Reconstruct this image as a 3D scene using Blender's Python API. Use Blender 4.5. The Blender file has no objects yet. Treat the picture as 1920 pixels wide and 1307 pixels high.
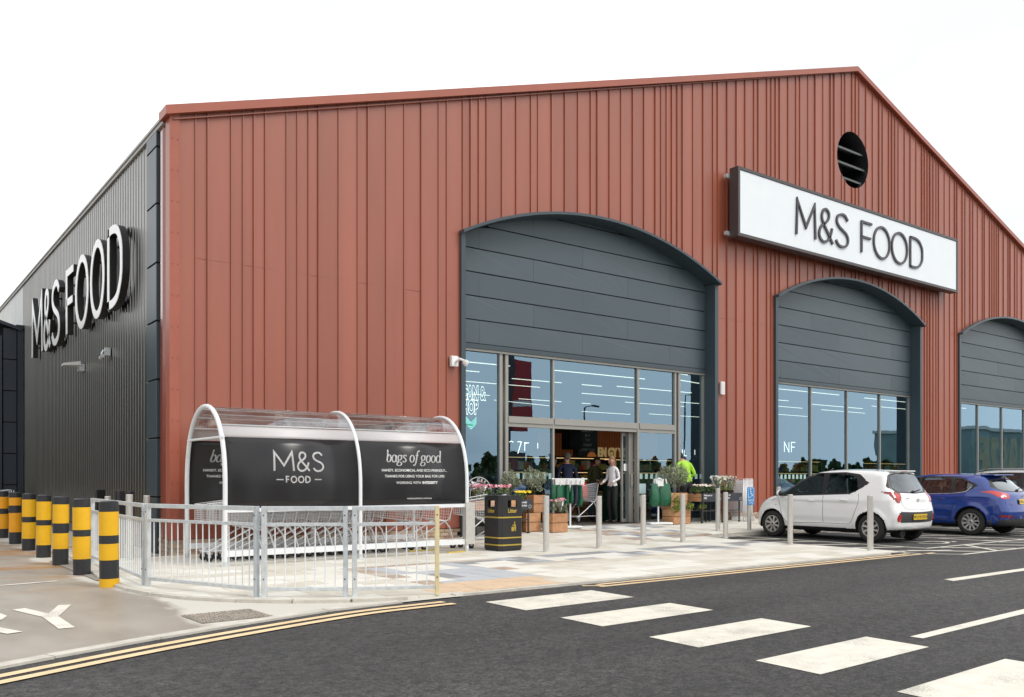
import bpy, bmesh, math, random
import numpy as np
from mathutils import Vector, Matrix
random.seed(7)
PI = math.pi
SC = bpy.context.scene
COL = SC.collection

# ------------------------------------------------------------------ camera, sky, sun, exposure
cam = bpy.data.objects.new('camera', bpy.data.cameras.new('camera'))
COL.objects.link(cam)
cam.location = (0, 0, 1.3)
cam.rotation_euler = (math.radians(90), 0, math.radians(52.98 - 90))
cam.data.sensor_width = 36.0
cam.data.lens = 36.0 * 1637 / 1920
cam.data.shift_y = (898 - 653.5) / 1920
cam.data.clip_start = 0.1
cam.data.clip_end = 2000
SC.camera = cam

SUN_EL, SUN_AZ = 50.0, 150.0          # compass azimuth from +Y towards +X
wd = bpy.data.worlds.new('World')
SC.world = wd
wd.use_nodes = True
nt = wd.node_tree
nt.nodes.clear()
def N(tree, kind, **kw):
    n = tree.nodes.new(kind)
    for k, v in kw.items():
        if k.startswith('i_'):
            n.inputs[k[2:]].default_value = v
        else:
            setattr(n, k, v)
    return n
sky = N(nt, 'ShaderNodeTexSky', sky_type='NISHITA', sun_disc=False)
sky.sun_elevation = math.radians(SUN_EL)
sky.sun_rotation = math.radians(SUN_AZ)
sky.air_density = 1.0; sky.dust_density = 1.5; sky.ozone_density = 1.5
tc = N(nt, 'ShaderNodeTexCoord')
mp = N(nt, 'ShaderNodeMapping'); mp.inputs['Scale'].default_value = (1, 1, 3.2)
nz = N(nt, 'ShaderNodeTexNoise'); nz.inputs['Scale'].default_value = 1.7; nz.inputs['Detail'].default_value = 5; nz.inputs['Roughness'].default_value = .55
rp = N(nt, 'ShaderNodeValToRGB')
rp.color_ramp.elements[0].position = .38; rp.color_ramp.elements[0].color = (9.2, 9.6, 10.1, 1)
rp.color_ramp.elements[1].position = .56; rp.color_ramp.elements[1].color = (13.0, 13.1, 13.2, 1)
nz2 = N(nt, 'ShaderNodeTexNoise'); nz2.inputs['Scale'].default_value = 1.1; nz2.inputs['Detail'].default_value = 4
rp2 = N(nt, 'ShaderNodeValToRGB')
rp2.color_ramp.elements[0].position = .30; rp2.color_ramp.elements[0].color = (.78, .78, .78, 1)
rp2.color_ramp.elements[1].position = .46; rp2.color_ramp.elements[1].color = (.97, .97, .97, 1)
mx = N(nt, 'ShaderNodeMix', data_type='RGBA')
bg = N(nt, 'ShaderNodeBackground'); bg.inputs['Strength'].default_value = 0.1
wo = N(nt, 'ShaderNodeOutputWorld')
L = nt.links.new
L(tc.outputs['Generated'], mp.inputs['Vector']); L(mp.outputs[0], nz.inputs['Vector']); L(mp.outputs[0], nz2.inputs['Vector'])
L(nz.outputs['Fac'], rp.inputs['Fac']); L(nz2.outputs['Fac'], rp2.inputs['Fac'])
L(rp2.outputs['Color'], mx.inputs['Factor']); L(sky.outputs[0], mx.inputs['A']); L(rp.outputs['Color'], mx.inputs['B'])
L(mx.outputs['Result'], bg.inputs['Color']); L(bg.outputs[0], wo.inputs['Surface'])

sd = bpy.data.lights.new('sun', 'SUN')
sd.energy = 1.4; sd.angle = math.radians(22); sd.color = (1, .95, .88)
sun = bpy.data.objects.new('sun', sd); COL.objects.link(sun)
a_, e_ = math.radians(SUN_AZ), math.radians(SUN_EL)
sdir = Vector((math.sin(a_) * math.cos(e_), math.cos(a_) * math.cos(e_), math.sin(e_)))
sun.rotation_euler = sdir.to_track_quat('Z', 'Y').to_euler()
sun.location = sdir * 50
SC.view_settings.view_transform = 'Standard'
SC.view_settings.look = 'None'
SC.view_settings.exposure = 0.22
SC.view_settings.gamma = 1.0
SC.view_settings.use_curve_mapping = False
SC.render.engine = 'CYCLES'
SC.cycles.max_bounces = 8
SC.cycles.transparent_max_bounces = 24

# ------------------------------------------------------------------ materials
MATS = {}
def mat(name, col, rough=.5, metal=0., var=.08, scale=4., bump=0., bscale=40., spec=.5, coat=0., emit=None, estr=0., coord='Object', rvar=0., crough=.04, stretch=0):
    if name in MATS: return MATS[name]
    m = bpy.data.materials.new(name); m.use_nodes = True
    t = m.node_tree; t.nodes.clear()
    o = N(t, 'ShaderNodeOutputMaterial'); p = N(t, 'ShaderNodeBsdfPrincipled')
    t.links.new(p.outputs[0], o.inputs['Surface'])
    p.inputs['Base Color'].default_value = (*col, 1)
    p.inputs['Roughness'].default_value = rough; p.inputs['Metallic'].default_value = metal
    p.inputs['Specular IOR Level'].default_value = spec
    p.inputs['Coat Weight'].default_value = coat; p.inputs['Coat Roughness'].default_value = crough
    if emit:
        p.inputs['Emission Color'].default_value = (*emit, 1); p.inputs['Emission Strength'].default_value = estr
    if var or bump or rvar:
        c = N(t, 'ShaderNodeTexCoord')
        n = N(t, 'ShaderNodeTexNoise'); n.inputs['Scale'].default_value = scale; n.inputs['Detail'].default_value = 6
        if stretch:
            mp_ = N(t, 'ShaderNodeMapping'); mp_.inputs['Scale'].default_value = (1, 1, stretch)
            t.links.new(c.outputs[coord], mp_.inputs[0]); t.links.new(mp_.outputs[0], n.inputs['Vector'])
        else: t.links.new(c.outputs[coord], n.inputs['Vector'])
        if var:
            r = N(t, 'ShaderNodeValToRGB')
            r.color_ramp.elements[0].position = .3; r.color_ramp.elements[1].position = .7
            r.color_ramp.elements[0].color = tuple(v * (1 - var) for v in col) + (1,)
            r.color_ramp.elements[1].color = tuple(min(1, v * (1 + var)) for v in col) + (1,)
            t.links.new(n.outputs['Fac'], r.inputs['Fac']); t.links.new(r.outputs[0], p.inputs['Base Color'])
        if rvar:
            mr = N(t, 'ShaderNodeMapRange'); mr.inputs['From Min'].default_value = .3; mr.inputs['From Max'].default_value = .7
            mr.inputs['To Min'].default_value = max(0, rough - rvar); mr.inputs['To Max'].default_value = rough + rvar
            t.links.new(n.outputs['Fac'], mr.inputs['Value']); t.links.new(mr.outputs[0], p.inputs['Roughness'])
        if bump:
            n2 = N(t, 'ShaderNodeTexNoise'); n2.inputs['Scale'].default_value = bscale; n2.inputs['Detail'].default_value = 4
            b = N(t, 'ShaderNodeBump'); b.inputs['Strength'].default_value = bump; b.inputs['Distance'].default_value = .02
            t.links.new(c.outputs[coord], n2.inputs['Vector']); t.links.new(n2.outputs['Fac'], b.inputs['Height']); t.links.new(b.outputs[0], p.inputs['Normal'])
    MATS[name] = m
    return m
def glass(name, tint=(.6, .75, .72), refl=(.62, .78, .95), base=.16, rough=0.0, k=1.5, wave=0):
    """thin coated glass: see-through tint plus a coloured mirror layer that grows at grazing angles"""
    if name in MATS: return MATS[name]
    m = bpy.data.materials.new(name); m.use_nodes = True
    t = m.node_tree; t.nodes.clear()
    o = N(t, 'ShaderNodeOutputMaterial')
    tr = N(t, 'ShaderNodeBsdfTransparent'); tr.inputs[0].default_value = (*tint, 1)
    gl = N(t, 'ShaderNodeBsdfGlossy'); gl.inputs['Color'].default_value = (*refl, 1); gl.inputs['Roughness'].default_value = rough
    lw = N(t, 'ShaderNodeFresnel'); lw.inputs['IOR'].default_value = 1.55
    mr = N(t, 'ShaderNodeMath', operation='MULTIPLY_ADD'); mr.inputs[1].default_value = k; mr.inputs[2].default_value = base; mr.use_clamp = True
    mix = N(t, 'ShaderNodeMixShader')
    if wave:
        c = N(t, 'ShaderNodeTexCoord'); n = N(t, 'ShaderNodeTexNoise'); n.inputs['Scale'].default_value = 1.1; n.inputs['Detail'].default_value = 1
        bp = N(t, 'ShaderNodeBump'); bp.inputs['Strength'].default_value = wave; bp.inputs['Distance'].default_value = .02
        t.links.new(c.outputs['Object'], n.inputs['Vector']); t.links.new(n.outputs['Fac'], bp.inputs['Height']); t.links.new(bp.outputs[0], gl.inputs['Normal'])
    t.links.new(lw.outputs[0], mr.inputs[0]); t.links.new(mr.outputs[0], mix.inputs[0])
    t.links.new(tr.outputs[0], mix.inputs[1]); t.links.new(gl.outputs[0], mix.inputs[2]); t.links.new(mix.outputs[0], o.inputs['Surface'])
    MATS[name] = m
    return m

RED = mat('red_cladding', (.315, .082, .041), .40, 0, .09, 2.2, .06, 1.6, spec=.8, stretch=.12)
REDB = mat('red_cladding_b', (.292, .074, .036), .38, 0, .09, 1.9, .08, 1.3, spec=.8, stretch=.12)
REDC = mat('red_cladding_c', (.33, .087, .045), .42, 0, .08, 2.5, .05, 1.9, spec=.8, stretch=.12)
REDT = mat('red_trim', (.36, .10, .06), .38, 0, .05, 2)
BLUEGREY = mat('blue_grey_panel', (.062, .088, .102), .42, 0, .04, .8, .03, 1.2)
BLUEGREY2 = mat('blue_grey_panel_b', (.069, .096, .11), .40, 0, .05, .7, .03, 1.2)
BGTRIM = mat('blue_grey_trim', (.042, .062, .074), .36, 0, .04, 2)
NAVY = mat('dark_navy_panel', (.022, .03, .042), .35, 0, .1, 1.2)
JOINT = mat('black_joint', (.008, .009, .01), .8, 0, 0)
SILVER = mat('silver_corrugated', (.205, .20, .187), .30, 1.0, .06, 2, .02, 2)
SILVER2 = mat('pale_corrugated', (.62, .62, .60), .5, .2, .05, 2)
FRAME = mat('champagne_frame', (.33, .32, .29), .42, .3, .03, 2)
GLASS = glass('shopfront_glass', (.60, .76, .72), (.54, .80, 1.0), .20, wave=.10)
BLACK = mat('black_satin', (.012, .012, .013), .4, 0, .1, 6)
BLACKM = mat('black_matt', (.015, .015, .016), .8, 0, .1, 6)
WHITE = mat('white_paint', (.80, .80, .79), .4, 0, .03, 5)
SIGNW = mat('sign_white_face', (.82, .86, .88), .35, 0, .015, 2)
SIGNK = mat('sign_dark_letter', (.055, .05, .052), .35, 0, .05, 4)
SIGNF = mat('sign_frame', (.06, .05, .05), .4, 0, .05, 4)
GALV = mat('galvanised', (.62, .65, .66), .45, .45, .12, 14)
GALVB = mat('galvanised_bluish', (.54, .58, .61), .45, .4, .15, 10)
POWDER = mat('white_powder_coat', (.74, .76, .77), .35, 0, .04, 9)
STEEL = mat('brushed_steel', (.60, .58, .54), .36, .45, .07, 12)
CHROME = mat('wire_chrome', (.82, .83, .84), .3, .35, .05, 20)
RUBBER = mat('rubber', (.018, .018, .018), .75, 0, .1, 20)
PLASTK = mat('grey_plastic', (.05, .052, .055), .5, 0, .1, 10)
BLK_SLEEVE = mat('black_sleeve', (.022, .023, .026), .42, 0, .1, 8, rvar=.1)
YEL = mat('reflective_yellow', (.78, .43, .008), .38, 0, .06, 5, .02, 30)
YEL2 = mat('reflective_amber', (.80, .34, .006), .38, 0, .06, 5)
ASPH = None

# ------------------------------------------------------------------ mesh builder
class MB:
    def __init__(s): s.v = []; s.f = []; s.m = []; s.mats = []; s.sm = []
    def mi(s, m):
        if m is None: return 0
        if m not in s.mats: s.mats.append(m)
        return s.mats.index(m)
    def add(s, vs, fs, m=None, smooth=False, M=None):
        b = len(s.v); k = s.mi(m)
        if M is not None: vs = [tuple(M @ Vector(v)) for v in vs]
        s.v += [tuple(v) for v in vs]
        for f in fs: s.f.append(tuple(i + b for i in f)); s.m.append(k); s.sm.append(smooth)
    def box(s, lo, hi, m=None, M=None):
        x0, y0, z0 = lo; x1, y1, z1 = hi
        vs = [(x0,y0,z0),(x1,y0,z0),(x1,y1,z0),(x0,y1,z0),(x0,y0,z1),(x1,y0,z1),(x1,y1,z1),(x0,y1,z1)]
        s.add(vs, [(3,2,1,0),(4,5,6,7),(0,1,5,4),(1,2,6,5),(2,3,7,6),(3,0,4,7)], m, M=M)
    def cbox(s, c, size, m=None, M=None):
        s.box([c[i]-size[i]/2 for i in range(3)], [c[i]+size[i]/2 for i in range(3)], m, M)
    def rbox(s, lo, hi, r, m=None, M=None, seg=3):
        """box with rounded vertical edges and chamfered top/bottom"""
        x0, y0, z0 = lo; x1, y1, z1 = hi
        ring = []
        for cx_, cy_, a0 in ((x1-r,y1-r,0),(x0+r,y1-r,90),(x0+r,y0+r,180),(x1-r,y0+r,270)):
            for k in range(seg+1):
                a = math.radians(a0 + 90*k/seg); ring.append((cx_, cy_, math.cos(a), math.sin(a)))
        n = len(ring); vs = []
        for z, q in ((z0, r*.5), (z0+r*.5, r), (z1-r*.5, r), (z1, r*.5)):
            vs += [(a+c*q, b+d*q, z) for a, b, c, d in ring]
        fs = [tuple(range(n-1,-1,-1)), tuple(range(3*n, 4*n))]
        for j in range(3):
            for i in range(n): fs.append((j*n+i, j*n+(i+1)%n, (j+1)*n+(i+1)%n, (j+1)*n+i))
        s.add(vs, fs, m, M=M)
    def bar(s, a, b, r, m=None, n=6, r2=None, cap=True, smooth=True):
        a = Vector(a); b = Vector(b); d = b-a
        if d.length < 1e-6: return
        q = d.to_track_quat('Z', 'Y'); r2 = r if r2 is None else r2
        vs = []
        for p, rr in ((a, r), (b, r2)):
            for i in range(n):
                t = 2*PI*(i+.5)/n
                vs.append(tuple(p + q @ Vector((math.cos(t)*rr, math.sin(t)*rr, 0))))
        s.add(vs, [(i, (i+1)%n, n+(i+1)%n, n+i) for i in range(n)], m, smooth and n > 4)
        if cap: s.add(vs, [tuple(range(n-1,-1,-1)), tuple(range(n, 2*n))], m)
    def tube(s, pts, r, m=None, n=8, closed=False, smooth=True):
        pts = [Vector(p) for p in pts]; k = len(pts); vs = []
        up = Vector((0,0,1)); prev = None
        rs = r if isinstance(r, (list, tuple)) else [r]*k
        for i, p in enumerate(pts):
            if closed: t = (pts[(i+1)%k]-pts[i-1]).normalized()
            else: t = (pts[min(i+1,k-1)]-pts[max(i-1,0)]).normalized()
            if prev is None:
                ref = up if abs(t.z) < .9 else Vector((1,0,0))
                u = t.cross(ref).normalized()
            else:
                u = (prev - t*prev.dot(t)).normalized()
            prev = u; w = t.cross(u)
            for j in range(n):
                a = 2*PI*(j+.5)/n; vs.append(tuple(p + (u*math.cos(a)+w*math.sin(a))*rs[i]))
        fs = []
        for i in range(k if closed else k-1):
            for j in range(n):
                a = i*n+j; b = i*n+(j+1)%n; c = ((i+1)%k)*n+(j+1)%n; d = ((i+1)%k)*n+j
                fs.append((a, b, c, d))
        s.add(vs, fs, m, smooth)
        if not closed: s.add(vs, [tuple(range(n-1,-1,-1)), tuple(range((k-1)*n, k*n))], m)
    def lathe(s, prof, c=(0,0,0), m=None, n=24, M=None, smooth=True, cap=True):
        vs = []
        for r, z in prof:
            for j in range(n):
                a = 2*PI*j/n; vs.append((c[0]+r*math.cos(a), c[1]+r*math.sin(a), c[2]+z))
        start = 0
        for i in range(len(prof)-1):
            last = i == len(prof)-2
            if not last:
                a_ = Vector((prof[i+1][0]-prof[i][0], prof[i+1][1]-prof[i][1])); b_ = Vector((prof[i+2][0]-prof[i+1][0], prof[i+2][1]-prof[i+1][1]))
                sharp = a_.length > 1e-7 and b_.length > 1e-7 and a_.angle(b_) > .6
            if last or sharp:
                seg = vs[start*n:(i+2)*n]; k_ = i+1-start
                s.add(seg, [(q*n+j, q*n+(j+1)%n, (q+1)*n+(j+1)%n, (q+1)*n+j) for q in range(k_) for j in range(n)], m, smooth, M)
                start = i+1
        if cap and prof[0][0] > 1e-5: s.add(vs, [tuple(range(n-1,-1,-1))], m, False, M)
        if cap and prof[-1][0] > 1e-5: s.add(vs, [tuple(range((len(prof)-1)*n, len(prof)*n))], m, False, M)
    def prism(s, poly, z0, z1, m=None, M=None):
        """poly (x,y) counter-clockwise extruded along z"""
        n = len(poly)
        vs = [(p[0], p[1], z0) for p in poly] + [(p[0], p[1], z1) for p in poly]
        s.add(vs, [tuple(range(n-1,-1,-1)), tuple(range(n, 2*n))] + [(i, (i+1)%n, n+(i+1)%n, n+i) for i in range(n)], m, M=M)
    def ell(s, c, r, m=None, nu=12, nv=8, M=None, fn=None):
        vs = []
        for i in range(nv+1):
            ph = PI*i/nv
            for j in range(nu):
                th = 2*PI*j/nu; d = (math.sin(ph)*math.cos(th), math.sin(ph)*math.sin(th), math.cos(ph))
                k = fn(d) if fn else 1
                vs.append((c[0]+d[0]*r[0]*k, c[1]+d[1]*r[1]*k, c[2]+d[2]*r[2]*k))
        fs = []
        for i in range(nv):
            for j in range(nu): fs.append((i*nu+j, (i+1)*nu+j, (i+1)*nu+(j+1)%nu, i*nu+(j+1)%nu))
        s.add(vs, fs, m, True, M)
    def ribbon(s, path, w, d, m=None, M=None, closed=False, pen=None):
        """flat stroke (x,y) of width w, extruded 0..d along z; pen=(thin,thick) gives a broad-nib stroke"""
        P = [Vector(p) for p in path]; k = len(P); Lf = []; Rt = []
        for i in range(k):
            a = P[i-1] if (i or closed) else None; b = P[(i+1)%k] if (i < k-1 or closed) else None
            d1 = (P[i]-a).normalized() if a is not None else None
            d2 = (b-P[i]).normalized() if b is not None else None
            if d1 is None: t = d2; sc = 1
            elif d2 is None: t = d1; sc = 1
            else:
                t = (d1+d2)
                t = t.normalized() if t.length > 1e-4 else d2
                sc = 1/max(.35, t.dot(d2))
            nrm = Vector((-t.y, t.x)); ww = w
            if pen: ww = pen[0] + (pen[1]-pen[0])*abs(t.y)**1.6
            Lf.append(P[i]+nrm*ww/2*sc); Rt.append(P[i]-nrm*ww/2*sc)
        vs = [(p.x,p.y,0) for p in Lf]+[(p.x,p.y,0) for p in Rt]+[(p.x,p.y,d) for p in Lf]+[(p.x,p.y,d) for p in Rt]
        fs = []
        for i in range(k if closed else k-1):
            j = (i+1)%k
            fs += [(2*k+i, 3*k+i, 3*k+j, 2*k+j), (i, j, k+j, k+i), (i, 2*k+i, 2*k+j, j), (k+i, k+j, 3*k+j, 3*k+i)]
        if not closed: fs += [(0, k, 3*k, 2*k), (k-1, 3*k-1, 4*k-1, 2*k-1)]
        s.add(vs, fs, m, M=M)
    def build(s, name, m=None, parent=None, world=False, kind=None, loc=None):
        me = bpy.data.meshes.new(name); vs = s.v
        if parent is not None and world:
            R = Matrix.Rotation(-parent.rotation_euler.z, 4, 'Z') @ Matrix.Translation(-Vector(parent.location))
            vs = [tuple(R @ Vector(v)) for v in vs]
        me.from_pydata(vs, [], s.f)
        if s.mats:
            for q in s.mats: me.materials.append(q)
            if len(s.mats) > 1: me.polygons.foreach_set('material_index', s.m)
        if m is not None and not s.mats: me.materials.append(m)
        if any(s.sm): me.polygons.foreach_set('use_smooth', s.sm)
        me.update()
        o = bpy.data.objects.new(name, me); COL.objects.link(o)
        if parent is not None: o.parent = parent
        if loc: o.location = loc
        if kind: o['kind'] = kind
        return o
def tag(o, label, cat, group=None):
    o['label'] = label; o['category'] = cat
    if group: o['group'] = group
    return o
def thing(name, label, cat, loc=(0,0,0), rz=0, group=None):
    o = bpy.data.objects.new(name, None); COL.objects.link(o)
    o.empty_display_size = .2; o.location = loc; o.rotation_euler = (0,0,rz)
    return tag(o, label, cat, group)
KIDS = {}
def dup(root, loc, rz=0, label=None, scale=None):
    r = root.copy(); COL.objects.link(r); r.location = loc; r.rotation_euler = (0,0,rz)
    if label: r['label'] = label
    if scale: r.scale = scale
    for ch in list(root.children):
        c = ch.copy(); COL.objects.link(c); c.parent = r
        for g in list(ch.children):
            d = g.copy(); COL.objects.link(d); d.parent = c
    return r
def inst(o, parent, loc, rz=None):
    c = o.copy(); COL.objects.link(c); c.parent = parent; c.location = loc
    if rz is not None: c.rotation_euler = (0,0,rz)
    return c
def smooth_path(pts, n=6, closed=False):
    P = [Vector(p) for p in pts]; k = len(P); out = []
    for i in range(k if closed else k-1):
        p0 = P[i-1] if (i or closed) else P[i]; p1 = P[i]; p2 = P[(i+1)%k]; p3 = P[(i+2)%k] if (i+2 < k or closed) else P[(i+1)%k]
        for j in range(n):
            t = j/n
            out.append(.5*((2*p1)+(-p0+p2)*t+(2*p0-5*p1+4*p2-p3)*t*t+(-p0+3*p1-3*p2+p3)*t**3))
    if not closed: out.append(P[-1])
    return [tuple(v) for v in out]
def frame(o, u, v):
    """matrix taking local x,y,z to u, v, u x v at origin o"""
    u = Vector(u).normalized(); v = Vector(v).normalized(); w = u.cross(v)
    M = Matrix((u, v, w)).transposed().to_4x4(); M.translation = Vector(o)
    return M
def text_mesh(mb, txt, size, M, m, depth=.002, shear=0., bold=0., align='CENTER', spacing=1., xs=1.):
    cu = bpy.data.curves.new('txt', 'FONT'); cu.body = txt; cu.size = size; cu.extrude = depth/2; cu.shear = shear
    cu.offset = bold; cu.align_x = align; cu.space_character = spacing; cu.resolution_u = 3
    ob = bpy.data.objects.new('txt', cu); COL.objects.link(ob)
    dg = bpy.context.evaluated_depsgraph_get(); me = bpy.data.meshes.new_from_object(ob.evaluated_get(dg))
    mb.add([(v.co.x*xs, v.co.y, v.co.z+depth/2) for v in me.vertices], [tuple(p.vertices) for p in me.polygons], m, M=M)
    bpy.data.objects.remove(ob); bpy.data.curves.remove(cu); bpy.data.meshes.remove(me)

def oval(cx_, cy_, rx, ry, n=28, p=2.0):
    out = []
    for i in range(n):
        a = 2*PI*i/n; c = math.cos(a); q = math.sin(a)
        out.append((cx_+rx*math.copysign(abs(c)**(2/p), c), cy_+ry*math.copysign(abs(q)**(2/p), q)))
    return out
GLY = {   # letter strokes in cap heights: (width, [(path, closed)])
 'M': (.92, [([(.03,0),(.07,.995),(.46,.28),(.85,.995),(.89,0)], False)]),
 '&': (.80, [(smooth_path([(.76,.0),(.52,.28),(.27,.56),(.19,.76),(.27,.95),(.42,.99),(.55,.90),(.54,.74),(.40,.60),(.17,.46),(.06,.27),(.10,.09),(.29,.0),(.50,.08),(.65,.27),(.72,.46)],5), False)]),
 'S': (.68, [(smooth_path([(.60,.84),(.47,.97),(.30,.985),(.13,.90),(.09,.74),(.19,.60),(.36,.51),(.54,.41),(.62,.25),(.55,.08),(.36,.0),(.17,.03),(.05,.16)],5), False)]),
 'F': (.60, [([(.06,0),(.06,.97),(.56,.97)], False), ([(.06,.50),(.50,.50)], False)]),
 'O': (1.0, [(oval(.50,.485,.455,.50), True)]),
 'D': (.86, [(smooth_path([(.06,.97),(.06,.97),(.34,.97),(.60,.90),(.78,.70),(.81,.485),(.78,.27),(.60,.07),(.34,0),(.06,0),(.06,0)],4), True)]),
}
def glyph(mb, ch, h, sx, w, d, M, m, x0=0.):
    for path, closed in GLY[ch][1]:
        mb.ribbon([(x0+p[0]*h*sx, p[1]*h) for p in path], w, d, m, M, closed)

def ss(a, b, x):
    t = max(0., min(1., (x-a)/(b-a))); return t*t*(3-2*t)
def zg(x, y): return .2*ss(8,13,x)*max(0., min(1., (y-12.2)/3))
X0, Y0 = 4.29, 15.27
# ------------------------------------------------------------------ ground, road, paving
def coordsep(t):
    c = N(t, 'ShaderNodeTexCoord'); s = N(t, 'ShaderNodeSeparateXYZ'); t.links.new(c.outputs['Object'], s.inputs[0]); return c, s
def asphalt():
    m = bpy.data.materials.new('asphalt'); m.use_nodes = True; t = m.node_tree; p = t.nodes['Principled BSDF']; l = t.links.new
    c = N(t, 'ShaderNodeTexCoord')
    n1 = N(t, 'ShaderNodeTexNoise'); n1.inputs['Scale'].default_value = 55; n1.inputs['Detail'].default_value = 3; n1.inputs['Roughness'].default_value = .8
    n2 = N(t, 'ShaderNodeTexNoise'); n2.inputs['Scale'].default_value = .55; n2.inputs['Detail'].default_value = 7; n2.inputs['Roughness'].default_value = .7
    v = N(t, 'ShaderNodeTexVoronoi'); v.inputs['Scale'].default_value = 85
    for q in (n1, n2, v): l(c.outputs['Object'], q.inputs['Vector'])
    r1 = N(t, 'ShaderNodeValToRGB'); r1.color_ramp.elements[0].position = .36; r1.color_ramp.elements[0].color = (.014,.014,.015,1)
    r1.color_ramp.elements[1].position = .62; r1.color_ramp.elements[1].color = (.095,.091,.088,1)
    r2 = N(t, 'ShaderNodeValToRGB'); r2.color_ramp.elements[0].position = .44; r2.color_ramp.elements[0].color = (0,0,0,1)
    r2.color_ramp.elements[1].position = .64; r2.color_ramp.elements[1].color = (1,1,1,1)
    r3 = N(t, 'ShaderNodeValToRGB'); r3.color_ramp.elements[0].position = .05; r3.color_ramp.elements[0].color = (.42,.41,.38,1)
    r3.color_ramp.elements[1].position = .30; r3.color_ramp.elements[1].color = (.04,.04,.04,1)
    l(n1.outputs['Fac'], r1.inputs[0]); l(n2.outputs['Fac'], r2.inputs[0]); l(v.outputs['Distance'], r3.inputs[0])
    k = N(t, 'ShaderNodeMath', operation='MULTIPLY'); k.inputs[1].default_value = .6; l(r2.outputs[0], k.inputs[0])
    mx = N(t, 'ShaderNodeMix', data_type='RGBA'); l(k.outputs[0], mx.inputs['Factor']); l(r1.outputs[0], mx.inputs['A']); l(r3.outputs[0], mx.inputs['B'])
    n4 = N(t, 'ShaderNodeTexNoise'); n4.inputs['Scale'].default_value = 14; n4.inputs['Detail'].default_value = 9; n4.inputs['Roughness'].default_value = .82
    mp4 = N(t, 'ShaderNodeMapping'); mp4.inputs['Scale'].default_value = (1, 1.15, 1); l(c.outputs['Object'], mp4.inputs[0]); l(mp4.outputs[0], n4.inputs['Vector'])
    r4 = N(t, 'ShaderNodeMapRange'); r4.inputs['From Min'].default_value = .36; r4.inputs['From Max'].default_value = .66; r4.inputs['To Min'].default_value = .22; r4.inputs['To Max'].default_value = 1.45; l(n4.outputs['Fac'], r4.inputs['Value'])
    n5 = N(t, 'ShaderNodeTexNoise'); n5.inputs['Scale'].default_value = .35; n5.inputs['Detail'].default_value = 4; mp5 = N(t, 'ShaderNodeMapping'); mp5.inputs['Scale'].default_value = (.35, 1.8, 1); l(c.outputs['Object'], mp5.inputs[0]); l(mp5.outputs[0], n5.inputs['Vector'])
    r5 = N(t, 'ShaderNodeMapRange'); r5.inputs['From Min'].default_value = .35; r5.inputs['From Max'].default_value = .65; r5.inputs['To Min'].default_value = .66; r5.inputs['To Max'].default_value = 1.2; l(n5.outputs['Fac'], r5.inputs['Value'])
    q4 = N(t, 'ShaderNodeMath', operation='MULTIPLY'); l(r4.outputs[0], q4.inputs[0]); l(r5.outputs[0], q4.inputs[1])
    vm = N(t, 'ShaderNodeVectorMath', operation='SCALE'); l(mx.outputs['Result'], vm.inputs[0]); l(q4.outputs[0], vm.inputs['Scale'])
    l(vm.outputs[0], p.inputs['Base Color'])
    b = N(t, 'ShaderNodeBump'); b.inputs['Strength'].default_value = .7; b.inputs['Distance'].default_value = .008
    l(n1.outputs['Fac'], b.inputs['Height']); l(b.outputs[0], p.inputs['Normal']); p.inputs['Roughness'].default_value = .86
    return m
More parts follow.
